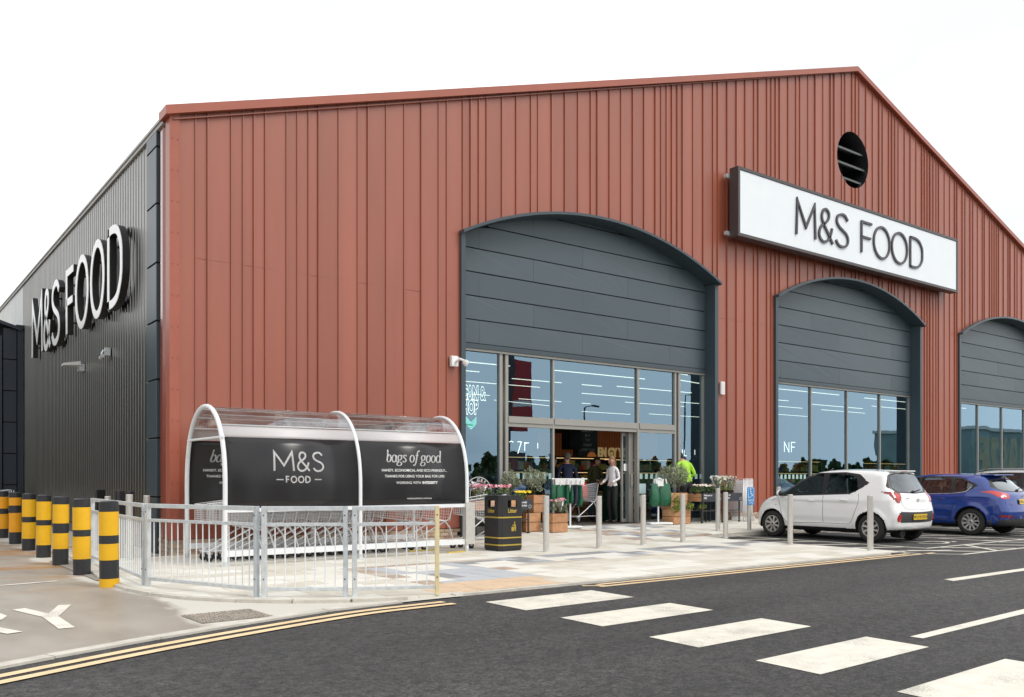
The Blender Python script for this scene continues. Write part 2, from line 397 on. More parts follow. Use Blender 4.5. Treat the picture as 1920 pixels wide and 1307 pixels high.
def concrete():
    m = bpy.data.materials.new('yard_concrete'); m.use_nodes = True; t = m.node_tree; p = t.nodes['Principled BSDF']; l = t.links.new
    c, s = coordsep(t)
    n1 = N(t, 'ShaderNodeTexNoise'); n1.inputs['Scale'].default_value = 1.1; n1.inputs['Detail'].default_value = 8; n1.inputs['Roughness'].default_value = .6
    mp1 = N(t, 'ShaderNodeMapping'); mp1.inputs['Scale'].default_value = (1.0, .45, 1); mp1.inputs['Rotation'].default_value = (0,0,.5)
    l(c.outputs['Object'], mp1.inputs[0]); l(mp1.outputs[0], n1.inputs['Vector'])
    nf = N(t, 'ShaderNodeTexNoise'); nf.inputs['Scale'].default_value = 60; nf.inputs['Detail'].default_value = 3; l(c.outputs['Object'], nf.inputs['Vector'])
    # wet film: dries out towards the paving at x > 2.5
    a = N(t, 'ShaderNodeMath', operation='MULTIPLY_ADD'); a.inputs[1].default_value = 1.6; a.inputs[2].default_value = -.8; l(n1.outputs['Fac'], a.inputs[0])
    b = N(t, 'ShaderNodeMath', operation='ADD'); l(a.outputs[0], b.inputs[0]); l(s.outputs['X'], b.inputs[1])
    r = N(t, 'ShaderNodeMapRange'); r.inputs['From Min'].default_value = 2.42; r.inputs['From Max'].default_value = 2.62; l(b.outputs[0], r.inputs['Value'])
    wetr = N(t, 'ShaderNodeValToRGB')
    wetr.color_ramp.elements[0].position = .30; wetr.color_ramp.elements[0].color = (.245,.21,.17,1)
    wetr.color_ramp.elements[1].position = .72; wetr.color_ramp.elements[1].color = (.40,.365,.315,1)
    l(n1.outputs['Fac'], wetr.inputs[0])
    dry = N(t, 'ShaderNodeValToRGB'); dry.color_ramp.elements[0].color = (.48,.455,.395,1); dry.color_ramp.elements[1].color = (.58,.555,.50,1)
    l(nf.outputs['Fac'], dry.inputs[0])
    mx = N(t, 'ShaderNodeMix', data_type='RGBA'); l(r.outputs[0], mx.inputs['Factor']); l(wetr.outputs[0], mx.inputs['A']); l(dry.outputs[0], mx.inputs['B'])
    # rust stains near the bollards, stretched across x
    mp2 = N(t, 'ShaderNodeMapping'); mp2.inputs['Scale'].default_value = (.55, 1.5, 1); mp2.inputs['Location'].default_value = (3.1, .4, 0)
    n3 = N(t, 'ShaderNodeTexNoise'); n3.inputs['Scale'].default_value = 1.0; n3.inputs['Detail'].default_value = 6
    l(c.outputs['Object'], mp2.inputs[0]); l(mp2.outputs[0], n3.inputs['Vector'])
    r3 = N(t, 'ShaderNodeMapRange'); r3.inputs['From Min'].default_value = .50; r3.inputs['From Max'].default_value = .64; l(n3.outputs['Fac'], r3.inputs['Value'])
    ry = N(t, 'ShaderNodeMapRange'); ry.inputs['From Min'].default_value = 11.2; ry.inputs['From Max'].default_value = 12.6; l(s.outputs['Y'], ry.inputs['Value'])
    ry2 = N(t, 'ShaderNodeMapRange'); ry2.inputs['From Min'].default_value = 22; ry2.inputs['From Max'].default_value = 19; l(s.outputs['Y'], ry2.inputs['Value'])
    k = N(t, 'ShaderNodeMath', operation='MULTIPLY'); l(r3.outputs[0], k.inputs[0]); l(ry.outputs[0], k.inputs[1])
    k2 = N(t, 'ShaderNodeMath', operation='MULTIPLY'); l(k.outputs[0], k2.inputs[0]); l(ry2.outputs[0], k2.inputs[1])
    k3 = N(t, 'ShaderNodeMath', operation='MULTIPLY'); k3.inputs[1].default_value = .85; l(k2.outputs[0], k3.inputs[0])
    mx2 = N(t, 'ShaderNodeMix', data_type='RGBA'); mx2.inputs['B'].default_value = (.34,.15,.03,1)
    l(k3.outputs[0], mx2.inputs['Factor']); l(mx.outputs['Result'], mx2.inputs['A'])
    l(mx2.outputs['Result'], p.inputs['Base Color'])
    rr = N(t, 'ShaderNodeMapRange'); rr.inputs['To Min'].default_value = .42; rr.inputs['To Max'].default_value = .85; l(r.outputs[0], rr.inputs['Value']); l(rr.outputs[0], p.inputs['Roughness'])
    bb = N(t, 'ShaderNodeBump'); bb.inputs['Strength'].default_value = .25; bb.inputs['Distance'].default_value = .006; l(nf.outputs['Fac'], bb.inputs['Height']); l(bb.outputs[0], p.inputs['Normal'])
    return m
ASPH = asphalt(); CONC = concrete()
GRASS = mat('rough_grass', (.07,.10,.03), .9, 0, .3, .3)
KERBM = mat('kerb_concrete', (.52,.49,.43), .8, 0, .16, 5, .2, 40)
BED = mat('joint_sand', (.27,.245,.21), .95, 0, .2, 8)
CREAMS = [mat('slab_cream_a', (.655,.63,.56), .75, 0, .07, 3, .1, 50), mat('slab_cream_b', (.60,.57,.495), .78, 0, .08, 3, .1, 50),
          mat('slab_cream_c', (.69,.67,.61), .72, 0, .06, 3, .1, 50), mat('slab_cream_d', (.565,.53,.45), .78, 0, .1, 3, .1, 50)]
SB = mat('slab_blue_grey', (.43,.45,.47), .75, 0, .07, 4, .1, 50); SD = mat('slab_dark_grey', (.27,.27,.27), .8, 0, .1, 4, .1, 50)
SG = mat('slab_mid_grey', (.33,.34,.36), .78, 0, .1, 4, .1, 50)
SR = mat('slab_brown', (.40,.31,.245), .8, 0, .12, 5, .1, 50); SBE = mat('slab_beige', (.48,.42,.35), .8, 0, .1, 4, .1, 50)
BUFF = mat('tactile_buff', (.58,.43,.29), .8, 0, .1, 5, .2, 60)

b = MB(); b.add([(-600,-600,-.10),(600,-600,-.10),(600,600,-.10),(-600,600,-.10)], [(0,1,2,3)]); b.build('ground', GRASS, kind='structure')
b = MB(); b.add([(-60,-45,-.03),(70,-45,-.03),(70,16,-.03),(-60,16,-.03)], [(0,1,2,3)]); b.build('road', ASPH, kind='structure')
# concrete service road, left
edge = smooth_path([(-6,3.2,0),(-2.4,5.3,0),(-.6,6.35,0),(.82,7.02,0),(2.04,7.53,0),(3.75,8.06,0),(4.7,8.16,0),(5.5,8.18,0)], 5)
edge = [(p[0], p[1]) for p in edge]
poly = edge + [(5.5,9.2),(4.5,9.9),(4.4,50),(-25,50),(-25,-3)]
b = MB(); b.add([(x,y,-.018) for x,y in poly], [tuple(range(len(poly)))]); b.build('service_road', CONC, kind='structure')
# flush edging stones between service road and asphalt
kerb = bpy.data.objects.new('kerb', None); COL.objects.link(kerb); kerb['kind'] = 'structure'
def resample(path, step):
    P = [Vector(p) for p in path]; out = [P[0]]; acc = 0; i = 0
    cur = P[0]
    for q in P[1:]:
        while (q-cur).length + 1e-9 >= step - acc:
            d = (q-cur).normalized(); cur = cur + d*(step-acc); out.append(cur.copy()); acc = 0
        acc += (q-cur).length; cur = q
    return out
def kerbstones(path, w, step, z, h, parent, m, side=1, gap=.006):
    P = resample(path, step)
    for i in range(len(P)-1):
        a, c = P[i], P[i+1]; t = (c-a).normalized(); n = Vector((-t.y, t.x))*side
        a2 = a+t*gap/2; c2 = c-t*gap/2; dz = random.uniform(-.002,.002)
        q = [a2, c2, c2+n*w, a2+n*w]
        if side < 0: q = q[::-1]
        k = MB(); k.prism([(v.x,v.y) for v in q], z+dz-h, z+dz); k.build('kerb_stone', m, parent)
kerbstones(edge, .13, .914, -.008, .02, kerb, KERBM, 1)
# grate / manhole
# paving regions (convex) and the slab grid
kc = [(2.96,15.27),(2.92,14.9),(2.76,13.2),(2.64,11.6),(2.74,10.5),(3.02,9.72),(3.48,9.12),(3.86,8.80),(4.35,8.53),(4.95,8.34),(5.42,8.34),(15.0,8.34),(15.06,12.95),(15.06,15.27)]
walk = [(15.06,13.05),(46,13.05),(46,15.27),(15.06,15.27)]
def clip(poly, conv):
    out = list(poly); n = len(conv)
    for i in range(n):
        a = Vector(conv[i]); c = Vector(conv[(i+1)%n]); e = c-a; src = out; out = []
        if not src: break
        def side(p): return e.x*(p[1]-a.y)-e.y*(p[0]-a.x)
        for j in range(len(src)):
            p, q = src[j], src[(j+1)%len(src)]; sp, sq = side(p), side(q)
            if sp >= 0: out.append(p)
            if (sp >= 0) != (sq >= 0):
                t = sp/(sp-sq); out.append((p[0]+(q[0]-p[0])*t, p[1]+(q[1]-p[1])*t))
    return out
def inr(x, y, r): return r[0] <= x <= r[2] and r[1] <= y <= r[3]
def slabmat(x, y):
    if inr(x,y,(5.42,8.2,7.15,9.02)): return BUFF
    if inr(x,y,(5.55,9.0,5.85,11.7)): return SR if int(y*2.5)%2 else SBE
    if inr(x,y,(5.85,11.4,8.2,11.72)): return SR if x < 7 else SBE
    if inr(x,y,(6.25,10.7,7.1,11.4)): return CREAMS[2]
    if inr(x,y,(6.16,9.6,6.52,10.22)): return SD
    if inr(x,y,(5.8,9.45,6.16,10.3)): return CREAMS[2]
    if inr(x,y,(5.85,9.0,7.25,11.4)): return SB
    if inr(x,y,(7.05,9.95,7.6,10.4)): return SR
    if inr(x,y,(7.25,9.0,7.5,9.95)): return SBE
    if inr(x,y,(7.1,10.4,15,10.58)) or inr(x,y,(8.2,11.62,15,11.8)): return SBE
    if inr(x,y,(7.1,10.58,15,11.62)):
        u = (x-7.1) % 2.2
        if u < .42: return SG
        if u < 1.1: return CREAMS[2] if (y < 11.1) else SD
        if u < 1.9: return (SG if y < 10.9 else SD) if int(x*5+y*3) % 4 else SB
        return CREAMS[0]
    if inr(x,y,(12.9,12.7,15.6,15.27)):
        u = x+y*.3
        if inr(x,y,(12.9,12.7,13.15,15.3)) or inr(x,y,(12.9,12.7,15.6,12.95)): return SR
        return [SG,CREAMS[2],SD,SB,SR,CREAMS[1]][int(u*1.9+int(y*2.2))%6]
    return random.choice(CREAMS)
pave = bpy.data.objects.new('pavement', None); COL.objects.link(pave); pave['kind'] = 'structure'
slabs = []
for conv in (kc, walk):
    y = 8.0; row = 0
    while y < 16.4:
        x = 2.0 + (row % 2)*.3
        xe = 15.1 if conv is kc else 46
        if conv is walk: x += 12.6
        while x < xe:
            cx_, cy_ = x+.3, y+.2
            base = slabmat(cx_, cy_)
            cells = [(x,y,x+.6,y+.4)] if base in CREAMS else [(x,y,x+.3,y+.2),(x+.3,y,x+.6,y+.2),(x,y+.2,x+.3,y+.4),(x+.3,y+.2,x+.6,y+.4)]
            if base is BUFF: cells = [(x,y,x+.4,y+.4),(x+.4,y,x+.6,y+.4)]
            for (a,c,d,e) in cells:
                p = clip([(a+.003,c+.003),(d-.003,c+.003),(d-.003,e-.003),(a+.003,e-.003)], conv)
                if len(p) >= 3:
                    mx_ = sum(q[0] for q in p)/len(p); my_ = sum(q[1] for q in p)/len(p)
                    area = (max(q[0] for q in p)-min(q[0] for q in p))*(max(q[1] for q in p)-min(q[1] for q in p))
                    mm = base if base in CREAMS else slabmat(mx_, my_)
                    slabs.append((area/(mx_**2+my_**2)**1.5, p, mm, mx_))
            x += .6
        y += .4; row += 1
slabs.sort(key=lambda s: -s[0])
rest = {}
for i, (_, p, mm, mx_) in enumerate(slabs):
    dz = random.uniform(-.0015,.0015)
    vs = [(q[0],q[1],zg(*q)-.02) for q in p]+[(q[0],q[1],zg(*q)+dz) for q in p]; n = len(p)
    fs = [tuple(range(n,2*n))]+[(k,(k+1)%n,n+(k+1)%n,n+k) for k in range(n)]
    if i < 300:
        k = MB(); k.add(vs, fs, mm); k.build('paving_slab', None, pave)
    else:
        rest.setdefault('r', MB()).add(vs, fs, mm)
rest['r'].build('paving_slab', None, pave, kind='stuff')
b = MB(); xs = [2.5+i*.5 for i in range(88)]
for i in range(len(xs)-1):
    for yy in (12.2,13.2,14.2,15.2):
        q = [(xs[i],yy),(xs[i+1],yy),(xs[i+1],yy+1),(xs[i],yy+1)]
        if xs[i] >= 15 and yy < 13: continue
        b.add([(u,min(v,15.6),zg(u,min(v,15.6))-.009) for u,v in q], [(0,1,2,3)])
low = clip([(2,8),(15.06,8),(15.06,12.2),(2,12.2)], kc)
b.add([(u,v,-.009) for u,v in low], [tuple(range(len(low)))])
b.build('paving_bed', BED, pave)
# kerb stones round the paving
kl = smooth_path([(3.1,17.5),(3.0,16.4)]+kc[:11], 4); kerbstones(kl, .12, .60, .016, .05, kerb, KERBM, -1)
kerbstones([(5.42,8.335),(15.0,8.335)], .095, .914, -.002, .04, kerb, KERBM, -1)
kerbstones([(15.0,8.25),(15.06,13.05)], .08, .914, -.002, .04, kerb, KERBM, -1)
kerbstones([(15.06,13.05),(46,13.05)], .08, .914, .03, .07, kerb, KERBM, -1)

# painted markings: worn thermoplastic
def paint(name, col, wear=.45):
    m = mat(name, col, .6, 0, .10, 7, .15, 60)
    t = m.node_tree; p = t.nodes['Principled BSDF']; l = t.links.new
    c = N(t, 'ShaderNodeTexCoord'); n = N(t, 'ShaderNodeTexNoise'); n.inputs['Scale'].default_value = 90; n.inputs['Detail'].default_value = 3
    n2 = N(t, 'ShaderNodeTexNoise'); n2.inputs['Scale'].default_value = 2.2; n2.inputs['Detail'].default_value = 5
    l(c.outputs['Object'], n.inputs['Vector']); l(c.outputs['Object'], n2.inputs['Vector'])
    a = N(t, 'ShaderNodeMath', operation='ADD'); l(n.outputs['Fac'], a.inputs[0]); l(n2.outputs['Fac'], a.inputs[1])
    r = N(t, 'ShaderNodeMapRange'); r.inputs['From Min'].default_value = 1.06; r.inputs['From Max'].default_value = 1.24; l(a.outputs[0], r.inputs['Value'])
    k = N(t, 'ShaderNodeMath', operation='MULTIPLY'); k.inputs[1].default_value = wear; l(r.outputs[0], k.inputs[0])
    mx = N(t, 'ShaderNodeMix', data_type='RGBA'); mx.inputs['B'].default_value = (.12,.115,.11,1)
    src = p.inputs['Base Color'].links[0].from_socket
    l(k.outputs[0], mx.inputs['Factor']); l(src, mx.inputs['A']); l(mx.outputs['Result'], p.inputs['Base Color'])
    return m
PW = paint('road_white', (.66,.63,.54)); PY = paint('road_yellow', (.74,.55,.32), .25)
def mark(name, polys, m, z=-.026):
    b = MB()
    for p in polys:
        n = len(p); cx_ = sum(q[0]*p[(i+1)%n][1]-p[(i+1)%n][0]*q[1] for i, q in enumerate(p))
        if cx_ < 0: p = p[::-1]
        b.add([(x,y,z) for x,y in p], [tuple(range(n))]); z += .00012
    return b.build(name, m, kind='structure')
def line(path, w):
    P = [Vector(p) for p in path]; out = []
    Lf, Rt = [], []
    for i in range(len(P)):
        t = (P[min(i+1,len(P)-1)]-P[max(i-1,0)]).normalized(); n = Vector((-t.y,t.x))*w/2
        Lf.append(P[i]+n); Rt.append(P[i]-n)
    for i in range(len(P)-1): out.append([tuple(Lf[i]),tuple(Rt[i]),tuple(Rt[i+1]),tuple(Lf[i+1])])
    return out
for y0, y1, xa, xb in ((6.95,7.72,5.42,7.02),(5.78,6.42,5.38,6.97),(4.60,5.19,5.31,6.9),(3.47,4.05,5.24,6.8),(2.25,2.93,5.17,6.78)):
    mark('crossing_stripe', [[(xa,y0),(xb-.02,y0+.05),(xb,y1+.02),(xa+.02,y1-.03)]], PW)
off = lambda d: [(p[0]+.0, p[1]-d) for p in edge if p[0] < 5.3]
def inset(path, d):
    P = [Vector(p) for p in path]; o = []
    for i in range(len(P)):
        t = (P[min(i+1,len(P)-1)]-P[max(i-1,0)]).normalized(); o.append(tuple(P[i]+Vector((t.y,-t.x))*d))
    return o
el = [p for p in edge if p[0] < 5.2]
mark('double_yellow_line', line(inset(el,.22),.10)+line(inset(el,.42),.10), PY)
mark('double_yellow_line', line([(7.45,8.11),(14.95,8.13)],.085)+line([(7.35,7.94),(15.5,7.96)],.085)+line([(7.22,8.13),(7.5,7.95)],.07), PY)
mark('road_line', [[(7.1,3.74),(9.6,3.84),(9.6,3.97),(7.1,3.85)],[(11.4,5.6),(14,5.62),(14,5.78),(11.5,5.77)]], PW)
# hatched parking zone and bays
hb = []
hb += line([(15.12,12.75),(15.12,8.0),(15.6,7.48),(34,7.48)],.09)
hb += line([(16.35,12.95),(16.35,8.55),(34,8.55)],.09)
for k in range(5):
    yy = 12.4-k*.95; hb += line([(15.15,yy),(16.32,yy-.55)],.12)
for k in range(14):
    xx = 15.6+k*1.2; hb += line([(xx,8.5),(xx+.95,7.5)],.12)+(line([(xx+.1,7.5),(xx+1.0,8.5)],.11) if k % 3 == 1 else [])
for bx in (16.35,20.48,24.6,28.7):
    hb += line([(bx,12.95),(bx,8.55)],.09)+line([(bx+3.0,12.95),(bx+3.0,8.55)],.09)
    for k in range(5):
        yy = 12.7-k*.95; hb += line([(bx+3.02,yy),(bx+4.05,yy-.6)],.10)
    # painted wheelchair symbol in the bay
    cx_ = bx+1.55
    circ = [(cx_+.36*math.cos(a), 9.25+.30*math.sin(a)) for a in [PI*.9+PI*1.35*i/14 for i in range(15)]]
    hb += line(circ,.08)+line([(cx_-.1,9.95),(cx_-.06,9.42),(cx_+.35,9.42),(cx_+.5,9.05),(cx_+.7,9.1)],.09)
for k in range(len(hb)): pass
mark('bay_marking', hb, PW)
# RY lettering of the word on the service road
SY = paint('worn_white', (.70,.66,.57), .5)
hb = line([(1.33,10.05),(1.50,9.33),(1.50,8.50)],.13)+line([(1.76,10.08),(1.52,9.33)],.12)
hb += line([(.66,8.5),(.66,10.0)],.12)+line([(.66,9.98),(.95,9.96),(1.10,9.78),(1.12,9.6),(1.06,9.40),(.92,9.27),(.66,9.24)],.11)+line([(.84,9.25),(1.10,8.5)],.13)
hb += line([(.12,8.5),(.12,10.0)],.12)+line([(.12,9.95),(.5,9.95)],.12)+line([(.12,9.25),(.45,9.25)],.12)+line([(.12,8.55),(.5,8.55)],.12)
mark('road_lettering', hb, SY, -.013)
mark('road_line', line([(-4,13.2),(1.2,12.35),(2.1,12.5)],.09)+line([(3.3,17),(2.9,17.6)],.1)+line([(3.0,18.5),(4.0,17.6)],.1)+line([(3.0,20.5),(4.0,19.6)],.1)+line([(3.0,22.5),(4.0,21.6)],.1)+line([(2.95,14.9),(2.95,30)],.1), SY, -.013)
# cast iron drain cover beside the fence
dr = thing('drain_cover', 'rusty patterned rectangular cast drain cover set in pale concrete in front of the railing', 'drain cover', (2.86,8.33,-.018), .03)
b = MB(); b.box((-.34,-.29,0),(.34,.29,.008)); b.build('cover_frame', mat('iron_dark', (.24,.21,.18), .7, .3, .3, 12), dr)
tread = mat('iron_tread', (.42,.37,.31), .65, .3, .35, 18)
b = MB()
for i in range(17):
    for j in range(13):
        cx_, cy_ = -.31+i*.0388, -.26+j*.0433
        if (i+j) % 2: b.box((cx_-.014,cy_-.007,.008),(cx_+.014,cy_+.007,.014))
        else: b.box((cx_-.006,cy_-.016,.008),(cx_+.006,cy_+.016,.014))
t_ = b.build('tread', tread, dr); t_['kind'] = 'stuff'
# ------------------------------------------------------------------ the retail building
bld = thing('retail_building', 'large gabled store with terracotta metal front, three arched bays and silver side wall', 'building', (X0, Y0, 0))
XP, XE = 24.85, 45.41
def zroof(x): return 7.53+(14.0-7.53)*(1-abs(x-XP)/(XP-X0))
ARCH = [(10.22, 18.22), (20.88, 28.72), (31.48, 39.48)]
SPR, APX, GT = 6.48, 7.40, 4.07
def arcz(a, x):
    xa, xb = ARCH[a]; c = (xa+xb)/2; h = (xb-xa)/2; s = APX-SPR; R = (h*h+s*s)/(2*s); dx = min(h, abs(x-c))
    return APX-R+math.sqrt(R*R-dx*dx)
VC, VR = (24.77, 11.20), .86
def zbase(x): return .27 + .1*ss(8,18,x)
def spans(x):
    z0, z1 = zbase(x), zroof(x)-.02
    for a in range(3):
        if ARCH[a][0] <= x <= ARCH[a][1]: return [(arcz(a, x), z1)] if abs(x-VC[0]) >= VR else [(arcz(a,x), VC[1]-math.sqrt(VR*VR-(x-VC[0])**2)), (VC[1]+math.sqrt(VR*VR-(x-VC[0])**2), z1)]
    return [(z0, z1)]
crit = sorted([v for a in ARCH for v in a]+[VC[0]-VR, VC[0]+VR, XP])
ribx = [X0, 4.69, 4.9, 5.31, 5.52, 5.72, 5.93, 6.33, 6.54, 6.76, 6.96, 7.37, 7.77, 7.99, 8.39, 8.8, 9.2, 9.61, 9.81, 10.21, 10.41, 10.62, 10.82, 11.23, 11.62, 12.03, 12.23, 12.63, 13.02, 13.42, 13.82, 14.03, 14.42, 14.8, 15.2, 15.59, 15.99, 16.19, 16.39, 16.59, 16.79, 16.99, 17.38, 17.78, 18.17, 18.36, 18.75, 19.14, 19.51, 19.89, 20.08, 20.47, 20.66, 20.86, 21.05, 21.44, 21.82, 22.01, 22.4, 22.77, 23.16, 23.55, 23.75, 24.14, 24.32, 24.71, 24.9, 25.09, 25.48, 25.86, 26.24, 26.44, 26.82, 27.01, 27.19, 27.39, 27.78, 28.15, 28.52, 28.91, 29.08, 29.26, 29.45, 29.65, 29.85, 30.03, 30.42, 30.8, 31.16, 31.33, 31.71, 31.91, 32.29, 32.5, 32.85, 33.23, 33.39, 33.8, 33.99, 34.17, 34.34, 34.53, 34.92, 35.31, 35.49, 35.88]
while ribx[-1] < XE-.4: ribx.append(ribx[-1]+random.choice((.2,.4,.4)))
ribx.append(XE)
redm = [RED, REDB, REDC]
def wallpanel(xa, xb, idx):
    cuts = [xa, xb]+[c for c in crit if xa < c < xb]
    ncurve = any(a[0]-.01 <= (xa+xb)/2 <= a[1]+.01 for a in ARCH)
    if ncurve: cuts += [xa+(xb-xa)*q/4 for q in (1,2,3)]
    if abs((xa+xb)/2-VC[0]) < VR+.2:
        cuts += [xa+(xb-xa)*q/12 for q in range(1,12)]
    cuts = sorted(set(cuts)); b = MB(); tw = random.uniform(-.0015,.0015)
    for u, v in zip(cuts, cuts[1:]):
        if v-u < 1e-5: continue
        e = 1e-5; A = spans(u+e); B = spans(v-e)
        if len(A) != len(B): 
            m_ = spans((u+v)/2); A = B = m_
        ya = Y0+tw*(u-xa)/(xb-xa)*5; yb = Y0+tw*(v-xa)/(xb-xa)*5
        for (a0,a1),(c0,c1) in zip(A,B): b.add([(u,ya,a0),(v,yb,c0),(v,yb,c1),(u,ya,a1)], [(0,1,2,3)])
    if xa > X0+.01:
        e = 1e-4
        for z0, z1 in spans(xa+e):
            w = .008; d = .029
            vs = [(xa-w,Y0+.01,z0),(xa-w,Y0-d,z0),(xa+w,Y0-d,z0),(xa+w*2,Y0+.01,z0)]
            vs += [(p[0],p[1],min(z1,zroof(p[0])-.02)) for p in vs]
            b.add(vs, [(0,1,5,4),(1,2,6,5),(2,3,7,6),(3,2,1,0),(4,5,6,7)])
    b.build('cladding_panel', redm[idx % 3] if random.random() < .7 else RED, bld, world=True)
for i in range(len(ribx)-1): wallpanel(ribx[i], ribx[i+1], i)
# horizontal lap in the sheets (fine shadow line), stepped as on the wall
b = MB()
for i in range(len(ribx)-1):
    xa, xb = ribx[i]+.02, ribx[i+1]-.02; xm = (xa+xb)/2
    zz = 5.1 if xm < 10.1 else (5.6 if 18.3 < xm < 20.8 else None)
    if zz: b.box((xa,Y0-.0035,zz),(xb,Y0+.01,zz+.006))
b.build('sheet_lap', REDB, bld, world=True)
# verge trims, corner flashing
def slab_along(b, p, q, th, y0, y1, m=None):
    vs = []
    for (x,z) in (p,q): vs += [(x,y0,z-th),(x,y1,z-th),(x,y1,z),(x,y0,z)]
    b.add(vs, [(0,1,2,3),(7,6,5,4),(0,4,5,1),(1,5,6,2),(2,6,7,3),(3,7,4,0)], m)
for (p,q) in (((X0-.12, zroof(X0)+.07-.04),(XP, 14.09)),((XP+.001,14.09),(XE+.12, zroof(XE)+.03))):
    b = MB(); slab_along(b, p, q, .15, Y0-.13, Y0+.3); b.build('verge_trim', REDT, bld, world=True)
    b = MB(); slab_along(b, (p[0]+.15,p[1]-.165), (q[0]-.1,q[1]-.165), .022, Y0-.06, Y0-.0); b.build('verge_cover', REDB, bld, world=True)
b = MB(); b.box((X0-.035,Y0-.035,.27),(X0+.13,Y0+.02,7.52)); b.box((X0-.035,Y0+.02,.27),(X0+.02,Y0+.20,7.50)); b.build('corner_flashing', REDT, bld, world=True)
b = MB()
for k in range(13):
    z = .7+k*.53
    for xx in (X0+.01, X0+.10): b.bar((xx,Y0-.034,z),(xx,Y0-.043,z),.011,n=6)
b.build('fixing_screws', mat('screw_red',(.25,.07,.05),.4,0,0), bld, world=True)
# red return on the side wall, then the dark cassettes, then the silver corrugated sheet
b = MB()
prof = [(Y0+.20,0),(Y0+.28,-.012),(Y0+.34,.03),(Y0+.42,.03),(Y0+.47,-.012),(Y0+.60,-.012),(Y0+.64,.02),(Y0+.70,.02)]
for (ya,da),(yb,db) in zip(prof,prof[1:]): b.add([(X0+da,ya,.27),(X0+da,ya,7.42),(X0+db,yb,7.42),(X0+db,yb,.27)], [(3,2,1,0)])
b.build('return_cladding', mat('red_gloss',(.24,.045,.022),.18,0,.05,2,spec=1.,coat=.6), bld, world=True)
zs = [-.02,.98,2.02,3.05,4.08,5.10,6.14,7.14,7.42]
for i in range(len(zs)-1):
    b = MB(); b.rbox((X0-.05,Y0+.72,zs[i]+.014),(X0+.05,Y0+1.37,zs[i+1]-.014), .012, None, None, 2); b.build('corner_cassette', BGTRIM, bld, world=True)
b = MB(); b.box((X0+.02,Y0+.70,-.05),(X0+.045,Y0+1.40,7.40)); b.build('cassette_backing', JOINT, bld, world=True)
b = MB(); y = Y0+1.40; YE = 31.3
pr = []
while y < YE: pr += [(0,y),(0,y+.10),(-.010,y+.108),(-.010,y+.172),(0,y+.18)]; y += .20
for (da,ya),(db,yb) in zip(pr,pr[1:]): b.add([(X0+da,ya,.25),(X0+db,yb,.25),(X0+db,yb,7.40),(X0+da,ya,7.40)], [(0,1,2,3)][::-1])
b.build('corrugated_wall', SILVER, bld, world=True)
b = MB(); pr = []
while y < 60: pr += [(0,y),(0,y+.17),(-.01,y+.2),(-.01,y+.27),(0,y+.3)]; y += .33
for (da,ya),(db,yb) in zip(pr,pr[1:]): b.add([(X0+da,ya,.0),(X0+db,yb,.0),(X0+db,yb,7.40),(X0+da,ya,7.40)], [(0,1,2,3)])
b.build('pale_wall', SILVER2, bld, world=True)
b = MB(); b.box((X0-.05,Y0+.3,7.41),(X0+.06,60,7.475)); b.build('eaves_gutter', mat('pale_gutter',(.34,.33,.31),.5,.1,.05,2), bld, world=True)
b = MB(); b.box((X0-.07,Y0+.301,7.48),(X0-.02,60,7.525)); b.build('gutter_lip', mat('lip_grey',(.36,.35,.33),.5,.1,.05,2), bld, world=True)
b = MB()
for (p,q) in (((X0-.05,7.53),(XP,13.98)),((XP,13.98),(XE+.05,7.53))):
    b.add([(p[0],Y0+.2,p[1]),(q[0],Y0+.2,q[1]),(q[0],60,q[1]),(p[0],60,p[1])], [(0,1,2,3)])
b.build('roof', mat('roof_sheet',(.3,.3,.29),.5,.3,.05,1), bld, world=True)
b = MB(); b.box((X0+.01,60,0),(XE,60.2,7.5)); b.box((XE-.2,Y0+.02,0),(XE,60,7.45)); b.build('back_wall', SILVER2, bld, world=True)
# brick plinth, brick by brick
bm_ = [mat('brick_a',(.40,.285,.20),.85,0,.15,9,.3,60), mat('brick_b',(.46,.35,.26),.85,0,.15,9,.3,60), mat('brick_c',(.35,.23,.16),.85,0,.15,9,.3,60)]
MORT = mat('mortar',(.42,.38,.32),.95,0,.1,20)
pl = thing('brick_plinth', 'low buff brick plinth under the terracotta cladding of the store', 'plinth', (X0, Y0, 0))
bk = MB(); bk.cbox((0,0,0),(.205,.09,.062)); 
me0 = [bk.build('brick', m_, pl) for m_ in bm_]
def bricks(x0, x1, y, z0, courses, axis='x'):
    n = 0
    for c in range(courses):
        x = x0 + (.1075 if c % 2 else 0); z = z0+c*.074+.037
        while x < x1-.05:
            o = inst(random.choice(me0), pl, (x+.1075-X0, y-Y0+random.uniform(-.002,.002), z)) if axis == 'x' else inst(random.choice(me0), pl, (y-X0+random.uniform(-.002,.002), x+.1075-Y0, z), PI/2)
            x += .215
bricks(X0-.02, 10.05, Y0+.025, -.03, 4)
bricks(18.32, 20.75, Y0+.025, .16, 3)
bricks(28.85, 31.3, Y0+.025, .16, 3)
bricks(Y0+.02, Y0+.62, X0+.025, -.03, 4, 'y')
for o in me0: bpy.data.objects.remove(o)
b = MB(); b.box((X0,Y0,-.05),(10.08,Y0+.04,.262)); b.box((18.30,Y0,0),(20.80,Y0+.04,.36)); b.box((28.8,Y0,0),(31.4,Y0+.04,.36)); b.box((X0,Y0+.04,-.05),(X0+.04,Y0+.7,.262)); b.build('mortar_bed', MORT, pl, world=True)

